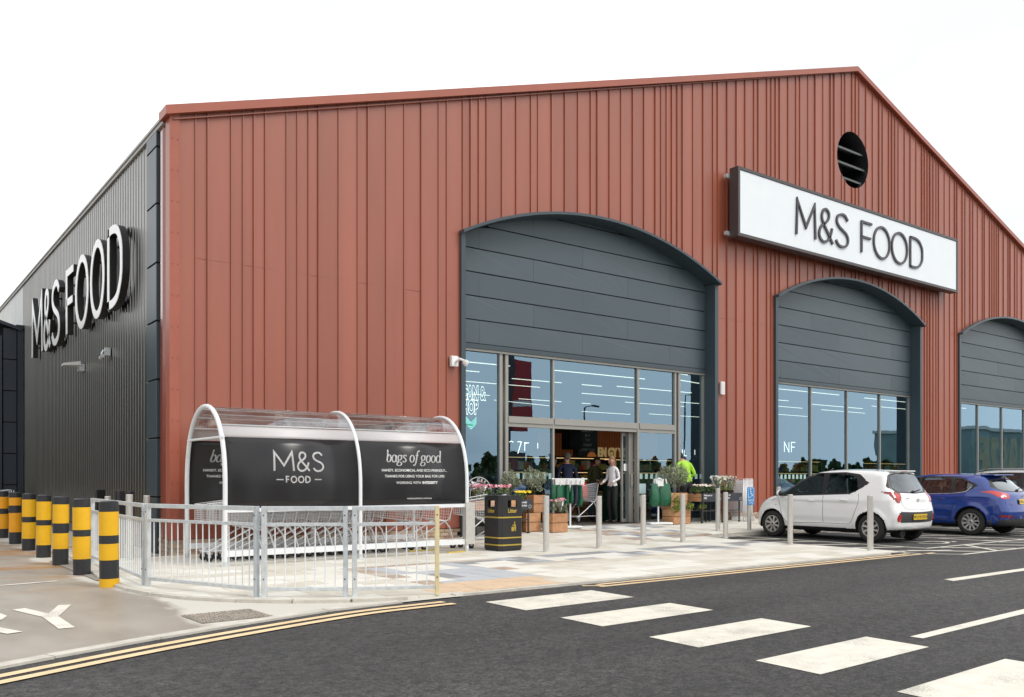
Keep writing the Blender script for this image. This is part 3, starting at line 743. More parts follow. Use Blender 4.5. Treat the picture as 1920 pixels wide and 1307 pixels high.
# arches: hood flashing, jambs, cassettes, glazing
YP, YG = Y0+.30, Y0+.35
JO = []
for a,(xa,xb) in enumerate(ARCH):
    # hood
    n = 26; pts = [(xa-.10+(xb-xa+.20)*i/n) for i in range(n+1)]
    c = (xa+xb)/2; h = (xb-xa)/2; s_ = APX-SPR; R = (h*h+s_*s_)/(2*s_)
    def hz(x, dr): return APX-R+math.sqrt(max(0,(R+dr)**2-(x-c)**2))
    b = MB()
    for u, v in zip(pts, pts[1:]):
        vs = []
        for x in (u, v): vs += [(x,Y0-.20,hz(x,.055)),(x,Y0-.20,hz(x,-.005)),(x,Y0+.31,hz(x,-.005)),(x,Y0+.31,hz(x,.055))]
        b.add(vs, [(0,1,5,4),(1,2,6,5),(3,0,4,7),(2,3,7,6)])
    b.add([(pts[0],Y0-.20,hz(pts[0],.055)),(pts[0],Y0-.20,hz(pts[0],-.005)),(pts[0],Y0+.31,hz(pts[0],-.005)),(pts[0],Y0+.31,hz(pts[0],.055))], [(3,2,1,0)])
    b.add([(pts[-1],Y0-.20,hz(pts[-1],.055)),(pts[-1],Y0-.20,hz(pts[-1],-.005)),(pts[-1],Y0+.31,hz(pts[-1],-.005)),(pts[-1],Y0+.31,hz(pts[-1],.055))], [(0,1,2,3)])
    b.build('arch_hood', BGTRIM, bld, world=True)
    for side in (0,1):
        x0, x1 = (xa-.08, xa+.03) if side == 0 else (xb-.03, xb+.10)
        b = MB(); b.box((x0,Y0-.07,.02),(x1,YG+.1,SPR-.02)); b.build('jamb', BGTRIM, bld, world=True)
    # cassettes
    zj = [GT+.17+.515*k for k in range(7)]
    zrows = [GT+.05]+zj[0+1-1:][:] if False else [GT+.16, GT+.16+.515, GT+.16+1.03, GT+.16+1.545, GT+.16+2.06, GT+.16+2.575, GT+.16+3.09, GT+.16+3.6]
    for r in range(len(zrows)-1):
        z0, z1 = zrows[r]+.012, zrows[r+1]-.012
        off_ = [ .62, 2.12 ][r % 2]
        if r % 2: xs = [xa+.03, xa+2.12, xa+5.11, xb-.03]
        else: xs = [xa+.03, xa+.62, xa+3.62, xa+6.6, xb-.03]
        for u, v in zip(xs, xs[1:]):
            u2, v2 = u+.002, v-.002; m_ = 10
            X = [u2+(v2-u2)*i/m_ for i in range(m_+1)]
            top = [(x, min(z1, arcz(a,x)-.004)) for x in X]
            top = [p for p in top if p[1] > z0+.01]
            if len(top) < 2: continue
            b = MB(); bot = [(top[0][0],z0),(top[-1][0],z0)]
            poly = bot+top[::-1]
            vs = [(x,YP-.012*random.uniform(.8,1.2),z) for x,z in poly]; vs2 = [(x,YP+.03,z) for x,z in poly]; q = len(poly)
            b.add(vs+vs2, [tuple(range(q))]+[(i,i+q,(i+1)%q+q,(i+1)%q) for i in range(q)])
            b.build('arch_cassette', random.choice((BLUEGREY,BLUEGREY2)), bld, world=True)
    b = MB(); n = 24
    X = [xa+(xb-xa)*i/n for i in range(n+1)]
    poly = [(xa,GT),(xb,GT)]+[(x,arcz(a,x)) for x in X[::-1]]
    b.add([(x,YP+.032,z) for x,z in poly], [tuple(range(len(poly)))]); b.build('cassette_backing', JOINT, bld, world=True)
    b = MB(); b.box((xa+.03,YP-.06,GT+.05),(xb-.03,YP+.06,GT+.15)); b.build('head_flashing', BGTRIM, bld, world=True)
    b = MB(); b.box((xa+.03,YP-.03,GT),(xb-.03,YG+.07,GT+.05)); b.build('head_rail', FRAME, bld, world=True)
    zf = .20
    b = MB(); b.box((xa+.03,YG-.04,zf-.1),(xb-.03,YG+.06,zf+.07)); 
    if a: b.build('sill_rail', FRAME, bld, world=True)
    def mull(x, w=.05, z0=zf+.0, z1=GT, y0=YG-.05, y1=YG+.07, nm='mullion'):
        q = MB(); q.box((x-w/2,y0,z0),(x+w/2,y1,z1)); q.build(nm, FRAME, bld, world=True)
    def pane(x0, x1, z0, z1):
        q = MB(); t_ = random.uniform(-.0012,.0012)
        q.add([(x0,YG+t_,z0),(x1,YG-t_,z0),(x1,YG-t_,z1),(x0,YG+t_,z1)], [(0,1,2,3)]); q.build('window_pane', GLASS, bld, world=True)
    if a == 0:
        q = MB(); q.box((xa+.03,YG-.04,zf-.1),(12.93,YG+.06,zf+.06)); q.box((15.72,YG-.04,zf-.1),(xb-.03,YG+.06,zf+.06)); q.build('sill_rail', FRAME, bld, world=True)
        mull(xa+.055); mull(11.44,.08); mull(11.60,.08); mull(12.95); mull(15.71,.07); mull(17.07,.06); mull(17.22,.08); mull(xb-.06,.06)
        for u, v in ((11.64,12.925),(12.975,15.655),(15.745,17.04)):
            q = MB(); q.box((u,YG-.045,2.47),(v,YG+.065,2.55)); q.box((u,YG-.07,2.555),(v,YG+.065,2.70)); q.build('transom', FRAME, bld, world=True)
            pane(u,v,2.70,GT)
        pane(xa+.08,11.40,zf+.06,GT); pane(11.64,12.925,zf+.06,2.47); pane(15.745,17.04,zf+.06,2.47); pane(17.26,xb-.09,zf+.06,GT)
    else:
        k_ = [xa+.055, xa+2.16, xa+4.08, xa+5.98, xb-.06] if a == 1 else [xa+.055, xa+2.1, xa+4.06, xa+6.0, xb-.06]
        for x in k_: mull(x)
        for u, v in zip(k_, k_[1:]): pane(u+.025, v-.025, zf+.07, GT)
# sliding door leaves parked behind the side light, and the wide door post
q = MB()
for (x0,x1,z0,z1) in ((15.34,15.38,.22,2.46),(15.50,15.54,.22,2.46)): q.box((x0,YG+.16,z0),(x1,YG+.21,z1))
q.box((15.38,YG+.16,.22),(15.50,YG+.21,.30)); q.box((15.38,YG+.16,2.38),(15.50,YG+.21,2.46)); q.build('door_leaf', FRAME, bld, world=True)
q = MB(); q.add([(15.38,YG+.185,.3),(15.5,YG+.185,.3),(15.5,YG+.185,2.38),(15.38,YG+.185,2.38)],[(0,1,2,3)]); q.build('door_glass', GLASS, bld, world=True)
q = MB(); q.box((15.50,YG+.075,.21),(15.655,YG+.14,2.46)); q.build('door_post', mat('frame_mid',(.25,.24,.22),.45,.2,.03,2), bld, world=True)
q = MB(); q.box((15.54,YG+.03,1.12),(15.59,YG+.075,1.42)); q.build('push_plate', FRAME, bld, world=True)
q = MB(); q.box((15.40,YG+.15,1.50),(15.49,YG+.158,1.68)); q.build('door_notice', WHITE, bld, world=True)
# vent: round opening with dark throat and pale louvre bars
b = MB(); n = 40
ring = [(VC[0]+VR*math.cos(2*PI*i/n), VC[1]+VR*math.sin(2*PI*i/n)) for i in range(n)]
b.add([(x,Y0-.004,z) for x,z in ring]+[(x,Y0+.9,z) for x,z in ring], [(i,(i+1)%n,(i+1)%n+n,i+n) for i in range(n)], BLACK)
b.add([(x,Y0+.9,z) for x,z in ring], [tuple(range(n))], BLACKM)
vt = b.build('vent_throat', None, bld, world=True)
for k, z in enumerate((11.63,11.17,10.72)):
    hw = math.sqrt(VR*VR-(z-VC[1])**2)-.01
    b = MB(); M_ = Matrix.Translation((VC[0],Y0+.34,z)) @ Matrix.Rotation(math.radians(22),4,'X')
    b.box((-hw,-.21,-.012),(hw,.21,.012), None, M_); b.box((-hw,-.235,-.035),(hw,-.20,.02), None, M_)
    b.build('louvre', mat('louvre_metal',(.42,.43,.44),.22,.6,.05,3), bld, world=True)

# interior shell
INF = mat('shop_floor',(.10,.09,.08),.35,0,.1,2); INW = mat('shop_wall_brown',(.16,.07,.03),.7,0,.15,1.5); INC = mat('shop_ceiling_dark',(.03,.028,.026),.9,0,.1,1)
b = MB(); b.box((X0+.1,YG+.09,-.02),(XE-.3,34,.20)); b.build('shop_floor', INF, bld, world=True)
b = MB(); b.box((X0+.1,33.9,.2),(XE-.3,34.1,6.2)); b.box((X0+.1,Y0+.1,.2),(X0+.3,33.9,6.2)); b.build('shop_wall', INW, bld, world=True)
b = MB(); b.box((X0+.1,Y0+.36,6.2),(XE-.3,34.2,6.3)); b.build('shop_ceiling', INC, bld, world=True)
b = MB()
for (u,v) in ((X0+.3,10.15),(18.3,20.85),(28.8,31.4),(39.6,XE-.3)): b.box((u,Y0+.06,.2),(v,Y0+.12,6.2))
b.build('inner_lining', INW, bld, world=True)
LED = mat('led_strip',(1,1,1),.5,0,0,emit=(1,.93,.82),estr=1.6)
ORG = mat('warm_glow_panel',(.6,.25,.06),.5,0,0,emit=(1,.38,.10),estr=.55)
for k,(x,y,l,rz_) in enumerate([(x,y,3.6,0) for y in (16.7,18.4,20.6,23.2,26.0,29.0) for x in (7.5,12.2,17,22,27,32,37)]):  # row nearest the glass added to brighten the interior there
    b = MB(); b.box((-l/2,-.010,0),(l/2,.010,.018), LED); b.box((-l/2,-.03,.024),(l/2,.03,.07), BLACK)
    o = b.build('strip_light', None); o.location = (x+random.uniform(-.5,.5), y, 4.25+random.uniform(0,.25)); o.rotation_euler = (0,0,random.choice((0,0,.0,.22)))
    tag(o, 'long bright strip light hanging from the dark shop ceiling', 'ceiling light', 'strip lights in the shop ceiling')
# ------------------------------------------------------------------ fascia sign and wall letters
SY_ = Y0-.45
sg = thing('fascia_sign', 'wide white illuminated style fascia board with dark frame and raised letters M&S FOOD', 'shop sign', (18.70, SY_, 7.73))
SX0, SX1, SZ0, SZ1 = 18.64, 30.46, 7.73, 9.57
b = MB(); b.box((SX0+.1,SY_,SZ0+.09),(SX1-.1,SY_+.03,SZ1-.09)); b.build('sign_face', SIGNW, sg, world=True)
b = MB(); t_ = .08
for lo, hi in (((SX0,SZ0),(SX1,SZ0+t_)),((SX0,SZ1-t_),(SX1,SZ1)),((SX0,SZ0+t_),(SX0+t_,SZ1-t_)),((SX1-t_,SZ0+t_),(SX1,SZ1-t_))): b.box((lo[0],SY_-.02,lo[1]),(hi[0],SY_+.27,hi[1]))
b.box((SX0+.1,SY_+.2,SZ0+.1),(SX1-.1,SY_+.25,SZ1-.1)); b.build('sign_frame', SIGNF, sg, world=True)
for x in (SX0+.3, SX0+4.2, SX0+8, SX1-.3):
    for z in (SZ0+.12, SZ1-.12):
        b = MB(); b.box((x-.05,SY_+.27,z-.04),(x+.05,Y0+.02,z+.04)); b.build('bracket', GALV, sg, world=True)
for z in (SZ0+.12, SZ1-.2):
    b = MB(); b.box((SX0-.12,SY_+.27,z-.05),(SX0+.1,SY_+.36,z+.05)); b.build('bracket', GALV, sg, world=True)
for ch, xa, xb in (('M',21.15,22.12),('&',22.22,22.99),('S',23.06,23.81),('F',24.40,25.08),('O',25.10,26.10),('O',26.14,27.15),('D',27.24,28.10)):
    b = MB(); h = .97; sx = (xb-xa)/(GLY[ch][0]*h)
    glyph(b, ch, h, sx, .066, .05, frame((xa, SY_-.001, 8.19), (1,0,0), (0,0,1)), SIGNK); b.build('letter', None, sg, world=True)
ws = thing('wall_letters', 'tall raised white letters M&S FOOD with black sides on the silver side wall', 'lettering', (X0, 22, 4.68))
LW = mat('letter_white_face', (.84,.85,.85), .3, 0, .01)
for ch, ya, yb in [(c_,a_*1.026,b_*1.026) for c_,a_,b_ in (('M',27.5,25.80),('&',25.60,24.66),('S',24.48,23.36),('F',22.62,21.68),('O',21.50,20.17),('O',19.95,18.70),('D',18.42,17.25))]:
    b = MB(); h = 1.49; w_ = abs(ya-yb); sx = w_/(GLY[ch][0]*h)
    glyph(b, ch, h, sx, .165, .13, frame((4.21, ya, 4.76), (0,-1,0), (0,0,1)), BLACK)
    b.build('letter', None, ws, world=True)
    b = MB(); glyph(b, ch, h, sx, .165, .012, frame((4.078, ya, 4.76), (0,-1,0), (0,0,1)), LW)
    b.build('letter_face', None, ws, world=True)
    b = MB(); b.box((4.20,ya-.3,5.0),(X0+.01,ya-.24,5.04)); b.box((4.20,ya-.3,5.9),(X0+.01,ya-.24,5.94)); b.build('letter_bracket', BLACK, ws, world=True)

# ------------------------------------------------------------------ small things fixed to the walls
c_ = thing('security_camera', 'white security camera on a box bracket at the left edge of the entrance arch', 'camera', (9.98, Y0-.02, 3.72))
b = MB(); b.rbox((-.11,-.10,-.09),(.06,0,.13), .02); b.build('mount_box', WHITE, c_)
b = MB(); b.tube([(-.02,-.09,0),(.02,-.2,.06),(.08,-.26,.02)], .03, n=8); b.build('bracket', WHITE, c_)
b = MB(); b.lathe([(.0,-.04),(.05,-.03),(.065,0),(.06,.05),(.02,.07),(0,.07)], (.11,-.28,-.03), n=14); b.ell((.11,-.28,-.06),(.045,.045,.04), None, 12, 6); b.build('dome', WHITE, c_)
w_ = thing('wall_box', 'slim white upright box on the red wall right of the entrance arch', 'wall box', (18.50, Y0-.02, 3.55))
b = MB(); b.rbox((-.075,-.07,0),(.075,0,.34), .015); b.build('casing', WHITE, w_)
b = MB(); b.box((-.05,-.075,.04),(.05,-.07,.30)); b.build('cover', mat('box_cover',(.7,.7,.68),.4,0,.02), w_)
w_ = thing('flood_light', 'flat pale flood light on an arm sticking out below the side wall letters', 'light', (X0-.02, 22.2, 3.90))
b = MB(); b.box((-.12,-.12,-.10),(0,.12,.06)); b.build('bracket', GALV, w_)
b = MB(); b.add([(-.10,-.2,.02),(-.10,.2,.02),(-.44,.16,.0),(-.44,-.16,.0),(-.10,-.2,.11),(-.10,.2,.11),(-.44,.16,.05),(-.44,-.16,.05)],[(0,3,2,1)[::-1],(4,5,6,7),(0,1,5,4),(1,2,6,5),(2,3,7,6),(3,0,4,7)]); b.build('lamp_head', mat('lamp_grey',(.6,.6,.58),.4,.1,.03), w_)
w_ = thing('side_camera', 'small grey camera on a wall bracket under the letter D of the side wall', 'camera', (X0-.02, 19.6, 3.95))
b = MB(); b.box((-.10,-.06,-.08),(0,.06,.08)); b.tube([(-.08,0,0),(-.13,0,.02),(-.16,0,-.06)], .022, n=6); b.build('bracket', GALV, w_)
b = MB(); b.bar((-.16,-.10,-.10),(-.16,.10,-.13),.04,None,10); b.build('camera_body', mat('cam_grey',(.5,.5,.5),.4,.1,.02), w_)

# ------------------------------------------------------------------ barrel-roofed trolley shelter
sh = thing('trolley_shelter', 'barrel roofed trolley shelter with white hoops and black advert panels', 'trolley shelter', (6.6, 13.83, 0))
YC, HW = 13.83, .93
def hoopz(t):      # t 0..1 front base -> top -> rear base
    pass
def pro(z):        # half width at height z
    if z <= 1.15: return HW
    u = min(1, (z-1.15)/1.29); return HW*max(0, 1-u**2.35)**(1/2.1)
arcp = []
zz_ = [0, .6, 1.15]+[1.15+1.29*math.sin(PI/2*i/14) for i in range(1,15)]
for z in zz_: arcp.append((YC-pro(z), z))
full = arcp+[(2*YC-y, z) for y, z in arcp[:-1][::-1]]
HX = [4.40, 6.62, 8.72]
for i, x in enumerate(HX):
    b = MB(); b.tube([(x,y,z) for y,z in full], .036 if i != 1 else .032, n=10); b.build('hoop', POWDER, sh, world=True)
    for yy in (YC-HW, YC+HW):
        b = MB(); b.box((x-.06,yy-.06,0.0),(x+.06,yy+.06,.012)); b.bar((x,yy,.01),(x,yy,.07),.042,None,10); b.build('foot', GALV, sh, world=True)
def sheet(x0, x1, za, zb, side, m, nm, off=.0, n=10, th=.006):
    b = MB(); P = []
    for i in range(n+1):
        z = za+(zb-za)*i/n; P.append((side*(pro(z)+off), z))
    vs = []
    for (y,z) in P: vs += [(x0,YC+y,z),(x1,YC+y,z),(x0,YC+y-side*th,z),(x1,YC+y-side*th,z)]
    fs = []
    for i in range(n):
        a = i*4; fs += [(a,a+1,a+5,a+4),(a+2,a+6,a+7,a+3),(a,a+4,a+6,a+2),(a+1,a+3,a+7,a+5)]
    fs += [(0,2,3,1),(n*4,n*4+1,n*4+3,n*4+2)]
    b.add(vs, fs, None, True); return b.build(nm, m, sh, world=True)
PANK = mat('black_vinyl', (.011,.010,.011), .27, 0, .05, 2, spec=.5)
CLEARP = glass('polycarbonate', (.86,.86,.85), (.9,.92,.95), .0, .03, .45)
FROST = None
def frost():
    m = bpy.data.materials.new('frosted_strip'); m.use_nodes = True; t = m.node_tree; t.nodes.clear()
    o = N(t,'ShaderNodeOutputMaterial'); a = N(t,'ShaderNodeBsdfTransparent'); d = N(t,'ShaderNodeBsdfPrincipled'); d.inputs['Base Color'].default_value = (.72,.70,.70,1); d.inputs['Roughness'].default_value = .35
    x = N(t,'ShaderNodeMixShader'); x.inputs[0].default_value = .58; t.links.new(a.outputs[0],x.inputs[1]); t.links.new(d.outputs[0],x.inputs[2]); t.links.new(x.outputs[0],o.inputs[0]); return m
FROST = frost()
for x0, x1 in ((HX[0]+.03,HX[1]-.03),(HX[1]+.03,HX[2]-.03)):
    for side in (-1,1):
        sheet(x0,x1,.86,1.93,side,PANK,'advert_panel',.004)
        sheet(x0,x1,1.935,2.10,side,FROST,'frosted_strip',.004,4)
    for za, zb, side in ((2.105,2.437,-1),(2.105,2.437,1)):
        sheet(x0,x1,za,zb,side,CLEARP,'roof_sheet',.003,12)
for z, r in ((2.12,.016),(.83,.026),(.185,.03)):
    for side in (-1,1):
        b = MB(); y = YC+side*(pro(z)-(.02 if z > 2 else 0))
        if z < 2: b.box((HX[0],y-.02,z-.045 if z<.5 else z-.03),(HX[-1],y+.02,z+.045 if z<.5 else z+.03))
        else: b.bar((HX[0],y,z),(HX[-1],y,z),r,None,8)
        b.build('rail', POWDER, sh, world=True)
for yy in (-.45,-.15,.15,.45):
    b = MB(); zt = 1.15+1.29*(1-(abs(yy)/HW)**2.1)**(1/2.35)-.03; b.bar((HX[0],YC+yy,zt),(HX[-1],YC+yy,zt),.012,None,6); b.build('roof_purlin', GALV, sh, world=True)
b = MB(); b.bar((HX[0],YC-.86,1.93),(HX[0],YC+.86,1.93),.02,None,8); b.build('end_bar', POWDER, sh, world=True)
b = MB()      # clear gable in the first hoop
g = [(y,z) for y,z in full if z > 1.9]; b.add([(HX[0]+.01,y,z) for y,z in g], [tuple(range(len(g)))]); b.build('gable_sheet', CLEARP, sh, world=True)
b = MB(); b.box((HX[2]-.05,YC-HW-.055,.14),(HX[2]+.14,YC-HW+.06,.88)); b.build('post_cover', STEEL, sh, world=True)
b = MB(); b.box((HX[2]-.4,YC-HW-.03,0.002),(HX[2]-.02,YC-HW+.02,.02)); b.box((HX[2]-.8,YC-.3,.002),(HX[2]-.2,YC-.24,.02)); b.build('floor_strip', mat('yellow_plate',(.65,.48,.05),.5,0,.1,8), sh, world=True)
# print on the panels: letters drawn flat then laid on the curved sheet
PRW = mat('print_white', (.80,.79,.78), .45, 0, 0)
def dense(P, st=.02, closed=False):
    Q_ = [Vector(p) for p in (list(P)+[P[0]] if closed else P)]; o = []
    for a, c in zip(Q_, Q_[1:]):
        n = max(1, int((c-a).length/st)); o += [tuple(a+(c-a)*i/n) for i in range(n)]
    if not closed: o.append(tuple(Q_[-1]))
    return o
def lay(mb, side, x0=0):
    for i, v in enumerate(mb.v): # v = (x, h, depth) -> world
        z = v[1]; y = YC+side*(pro(z)+.0075)
        mb.v[i] = (v[0], y, z)
    return mb
def flat(mb): return mb
I4 = Matrix.Identity(4)
def T2(x, z): return Matrix.Translation((x, z, 0))
def food_block(xc, mirror=False):
    b = MB(); h = .295; x = xc-.41
    for ch, w_ in (('M',.34),('&',.22),('S',.20)):
        for path, cl in GLY[ch][1]: b.ribbon(dense([(x+p[0]*w_/GLY[ch][0], 1.425+p[1]*h) for p in path], .02, cl), .030, 0, PRW, None, cl)
        x += w_+.04
    x = xc-.215; h = .095
    for ch in 'FOOD':
        glyph(b, ch, h, 1.0, .021, 0.0, T2(x,1.245), PRW); x += h*GLY[ch][0]+.024
    b.ribbon([(xc-.37,1.29),(xc-.255,1.29)], .016, 0, PRW); b.ribbon([(xc+.26,1.29),(xc+.375,1.29)], .016, 0, PRW)
    return b
SER = {
 'b': (.50,[(smooth_path([(.02,.93),(.10,1.0),(.10,.9),(.10,.5),(.10,.12),(.22,.0),(.38,.08),(.44,.32),(.36,.56),(.24,.6),(.11,.45)],4),False)]),
 'a': (.54,[(oval(.24,.30,.19,.30,18),True),(smooth_path([(.43,.58),(.43,.4),(.43,.12),(.48,.02),(.56,.08)],4),False)]),
 'g': (.52,[(oval(.24,.38,.17,.21,16),True),(smooth_path([(.24,.17),(.12,.10),(.16,.02),(.34,.0),(.46,-.10),(.40,-.26),(.20,-.30),(.04,-.22),(.06,-.08),(.18,.0)],4),False),([(.38,.52),(.50,.58)],False)]),
 's': (.42,[(smooth_path([(.36,.50),(.26,.6),(.12,.56),(.10,.42),(.22,.32),(.34,.20),(.30,.05),(.16,.0),(.04,.10)],4),False)]),
 'o': (.50,[(oval(.25,.30,.20,.30,18),True)]),
 'f': (.34,[(smooth_path([(.46,.92),(.38,1.0),(.28,.90),(.22,.6),(.18,.2),(.12,-.15),(.02,-.28),(-.08,-.2)],4),False),([(.06,.58),(.38,.58)],False)]),
 'd': (.54,[(oval(.24,.30,.19,.30,18),True),(smooth_path([(.36,.96),(.44,1.0),(.44,.8),(.43,.3),(.45,.05),(.54,.06)],4),False)]),
 ' ': (.26,[]),
}
def bags_block(xc, sgn=1):
    b = MB(); h = .20; txt = 'bags of good'; tot = sum(SER[c][0] for c in txt)*h; x = -tot/2
    for c in txt:
        for path, closed in SER[c][1]:
            P = [(xc+sgn*(x+(p[0]+p[1]*.22-.05)*h), 1.585+p[1]*h) for p in path]
            b.ribbon(P, .02, 0, PRW, None, closed, pen=(.010,.026))
        x += SER[c][0]*h
    for txt, z, s_, bo in (('HANDY, ECONOMICAL AND ECO-FRIENDLY...',1.425,.062,0),('THANKS FOR USING YOUR BAG FOR LIFE!',1.325,.062,0)):
        text_mesh(b, txt, s_, Matrix.Translation((xc,z,0)) @ Matrix.Diagonal((sgn,1,1,1)), PRW, 0, 0, .0005)
    text_mesh(b, 'WORKING WITH', .062, Matrix.Translation((xc-.13,1.215,0)) @ Matrix.Diagonal((sgn,1,1,1)), PRW, 0)
    text_mesh(b, 'INTEGRITY', .062, Matrix.Translation((xc+.29,1.215,0)) @ Matrix.Diagonal((sgn,1,1,1)), PRW, 0, 0, .0022)
    text_mesh(b, 'MARKSANDSPENCER.COM/PLANA', .032, Matrix.Translation((xc+.08,.955,0)) @ Matrix.Diagonal((sgn,1,1,1)), PRW, 0)
    return b
lay(food_block(5.56), -1).build('printed_lettering', None, sh, world=True)
lay(bags_block(7.66), -1).build('printed_lettering', None, sh, world=True)
def lay_in(mb):
    for i, v in enumerate(mb.v): mb.v[i] = (v[0], YC+pro(v[1])-.012, v[1])
    return mb
lay_in(bags_block(5.30)).build('printed_lettering', None, sh, world=True)
lay_in(food_block(7.66)).build('printed_lettering', None, sh, world=True)

# ------------------------------------------------------------------ shopping trolleys
def make_trolley(loc, rz, label):
    t = thing('shopping_trolley', label, 'shopping trolley', loc, rz, 'wire shopping trolleys')
    W_ = .27
    # basket corners: rear x=.08, front x=.96; local +x is the nose
    def side(x, z):  # half width
        return W_-.05*(x-.08)/.88-.03*(1-(z-.5)/.5)
    b = MB(); r = .0034
    def top(x): return 1.0-.10*(x-.08)/.88
    def bot(x): return .52+.12*(x-.08)/.88
    for s_ in (-1,1):
        for k in range(9):
            u = k/8; b.bar((.08,s_*side(.08,bot(.08)+(top(.08)-bot(.08))*u),bot(.08)+(top(.08)-bot(.08))*u),(.96,s_*side(.96,.8),bot(.96)+(top(.96)-bot(.96))*u), r, None, 4, cap=False)
        for k in range(19):
            x = .08+.88*k/18; b.bar((x,s_*side(x,bot(x)),bot(x)),(x-.04*(1-k/18),s_*side(x,top(x)),top(x)), r, None, 4, cap=False)
    for k in range(8):
        u = -1+2*k/7; b.bar((.96,u*side(.96,.8),bot(.96)),(.96,u*side(.96,.8),top(.96)), r, None, 4, cap=False)
        b.bar((.08,u*side(.08,.5),bot(.08)),(.96,u*side(.96,.8),bot(.96)), r, None, 4, cap=False)
    for k in range(9):
        z = bot(.96)+(top(.96)-bot(.96))*k/8; b.bar((.96,-side(.96,.8),z),(.96,side(.96,.8),z), r, None, 4, cap=False)
    for k in range(9):
        x = .12+.8*k/8; b.bar((x,-side(x,.5),bot(x)),(x,side(x,.5),bot(x)), r, None, 4, cap=False)
    for k in range(7):
        z = .5+.48*k/6; b.bar((.10,-side(.08,z),z),(.10,side(.08,z),z), r, None, 4, cap=False)
    b.build('basket', CHROME, t)
    b = MB(); b.tube([(.06,-side(.08,1),1.0),(.96,-side(.96,.8),.90),(.97,0,.90),(.96,side(.96,.8),.90),(.06,side(.08,1),1.0)], .0075, None, 6); b.build('basket_rim', CHROME, t)
    b = MB()
    for s_ in (-1,1):
        b.tube([(.02,s_*.26,.145),(.10,s_*.255,.40),(.20,s_*.25,.52),(.34,s_*.24,.54)], .016, None, 6)
        b.tube([(.88,s_*.15,.15),(.55,s_*.20,.32),(.10,s_*.25,.56),(-.02,s_*.26,.98)], .013, None, 6)
        b.tube([(.02,s_*.26,.16),(.45,s_*.21,.17),(.90,s_*.14,.165)], .012, None, 6)
    b.tube([(.90,-.15,.165),(.93,0,.165),(.90,.15,.165)], .015, None, 6); b.tube([(.34,-.24,.54),(.36,0,.54),(.34,.24,.54)], .010, None, 6)
    b.build('frame', mat('trolley_frame',(.80,.81,.82),.3,.3,.06,20), t)
    b = MB(); b.bar((-.04,-.27,1.01),(-.04,.27,1.01), .014, None, 8); b.cbox((-.04,0,1.01),(.045,.12,.04)); b.build('handle', PLASTK, t)
    for x, y in ((.05,-.255),(.05,.255),(.86,-.15),(.86,.15)):
        b = MB(); b.lathe([(.018,-.016),(.055,-.016),(.062,-.009),(.062,.009),(.055,.016),(.018,.016)], m=RUBBER, n=14, M=Matrix.Translation((x-.02,y,.062)) @ Matrix.Rotation(PI/2,4,'X'))
        b.lathe([(.0,-.018),(.028,-.018),(.028,.018),(0,.018)], m=PLASTK, n=10, M=Matrix.Translation((x-.02,y,.062)) @ Matrix.Rotation(PI/2,4,'X'))
        w_ = b.build('wheel', None, t)
        b = MB(); b.box((x-.035,y-.026,.06),(x+.012,y-.020,.15)); b.box((x-.035,y+.020,.06),(x+.012,y+.026,.15)); b.box((x-.035,y-.026,.125),(x+.02,y+.026,.155)); b.build('fork', GALV, w_)
    return t
TL = 'wire trolley nested in the long row under the shelter, '
ords = ['leftmost with its nose free','second from the left end','third from the left end','fourth from the left end','fifth from the left end','sixth from the left end','seventh from the left end','eighth from the left end','ninth from the left end','tenth from the left end','eleventh from the left end','last one with its handle showing']
tr0 = make_trolley((5.30,13.95,0), PI, TL+ords[0])
for i in range(1, 12): dup(tr0, (5.30+.205*i, 13.95+random.uniform(-.01,.01), 0), PI+random.uniform(-.02,.02), TL+ords[i])
for (x,y,r_,lb) in ((8.28,13.85,.03,'loose wire trolley under the shelter just right of the nested row'),(8.95,13.90,-.04,'loose wire trolley poking out of the right end of the shelter'),
                    (9.95,13.62,.12,'wire trolley standing outside the shelter against its steel post cover')):
    o = dup(tr0, (x,y,0), PI+r_, lb)
for k, (x, y, lb) in enumerate(((3.35,29.2,'wire trolley far off by the navy loading bay, left one'),(3.75,29.6,'wire trolley far off by the navy loading bay, right one'))): dup(tr0, (x,y,-.02), PI, lb)

# ------------------------------------------------------------------ galvanised pedestrian railings
def railing(a, c, n, label, m=GALV, first=True, last=None):
    a = Vector((*a,0)); c = Vector((*c,0)); d = c-a; Ln = d.length; rz = math.atan2(d.y,d.x)
    t = thing('guard_railing', label, 'railing', tuple(a), rz, 'galvanised guard railing sections')
    for nm, z, hh in (('top_rail',.975,.025),('middle_rail',.80,.018),('bottom_rail',.09,.02)):
        b = MB(); b.rbox((.02,-.018,z-hh),(Ln-.02,.018,z+hh), .006, None, None, 1); b.build(nm, m, t)
    for i in range(n):
        x = .03+(Ln-.06)*(i+1)/(n+1); b = MB(); b.bar((x,0,.09),(x,0,.79), .0075, None, 6, cap=False); b.build('bar', POWDER if m is GALV else m, t)
    b = MB(); b.rbox((-.005,-.03,0),(.05,.03,1.0), .006, None, None, 1); b.build('post', m, t)
    b = MB(); b.rbox((Ln-.05,-.028,0),(Ln-.004,.028,1.0), .006, None, None, 1); b.build('post', last or GALVB, t)
    b = MB()
    for x in (.022, Ln-.03):
        for z in (.2,.9): b.bar((x,-.034,z),(x,-.026,z),.008,None,6)
    b.build('bolts', BLACKM, t)
    return t
railing((2.98,14.85),(2.84,11.22), 30, 'galvanised railing section running back beside the yellow and black bollards')
railing((2.85,11.17),(3.55,9.34), 16, 'galvanised railing section on the corner, nearest the first striped bollard')
railing((3.58,9.30),(4.34,8.75), 7, 'middle galvanised railing section in front of the trolley shelter')
railing((4.38,8.72),(5.26,8.33), 7, 'rightmost railing section ending in a cream painted post', last=mat('cream_post',(.72,.62,.36),.5,.1,.08,8))

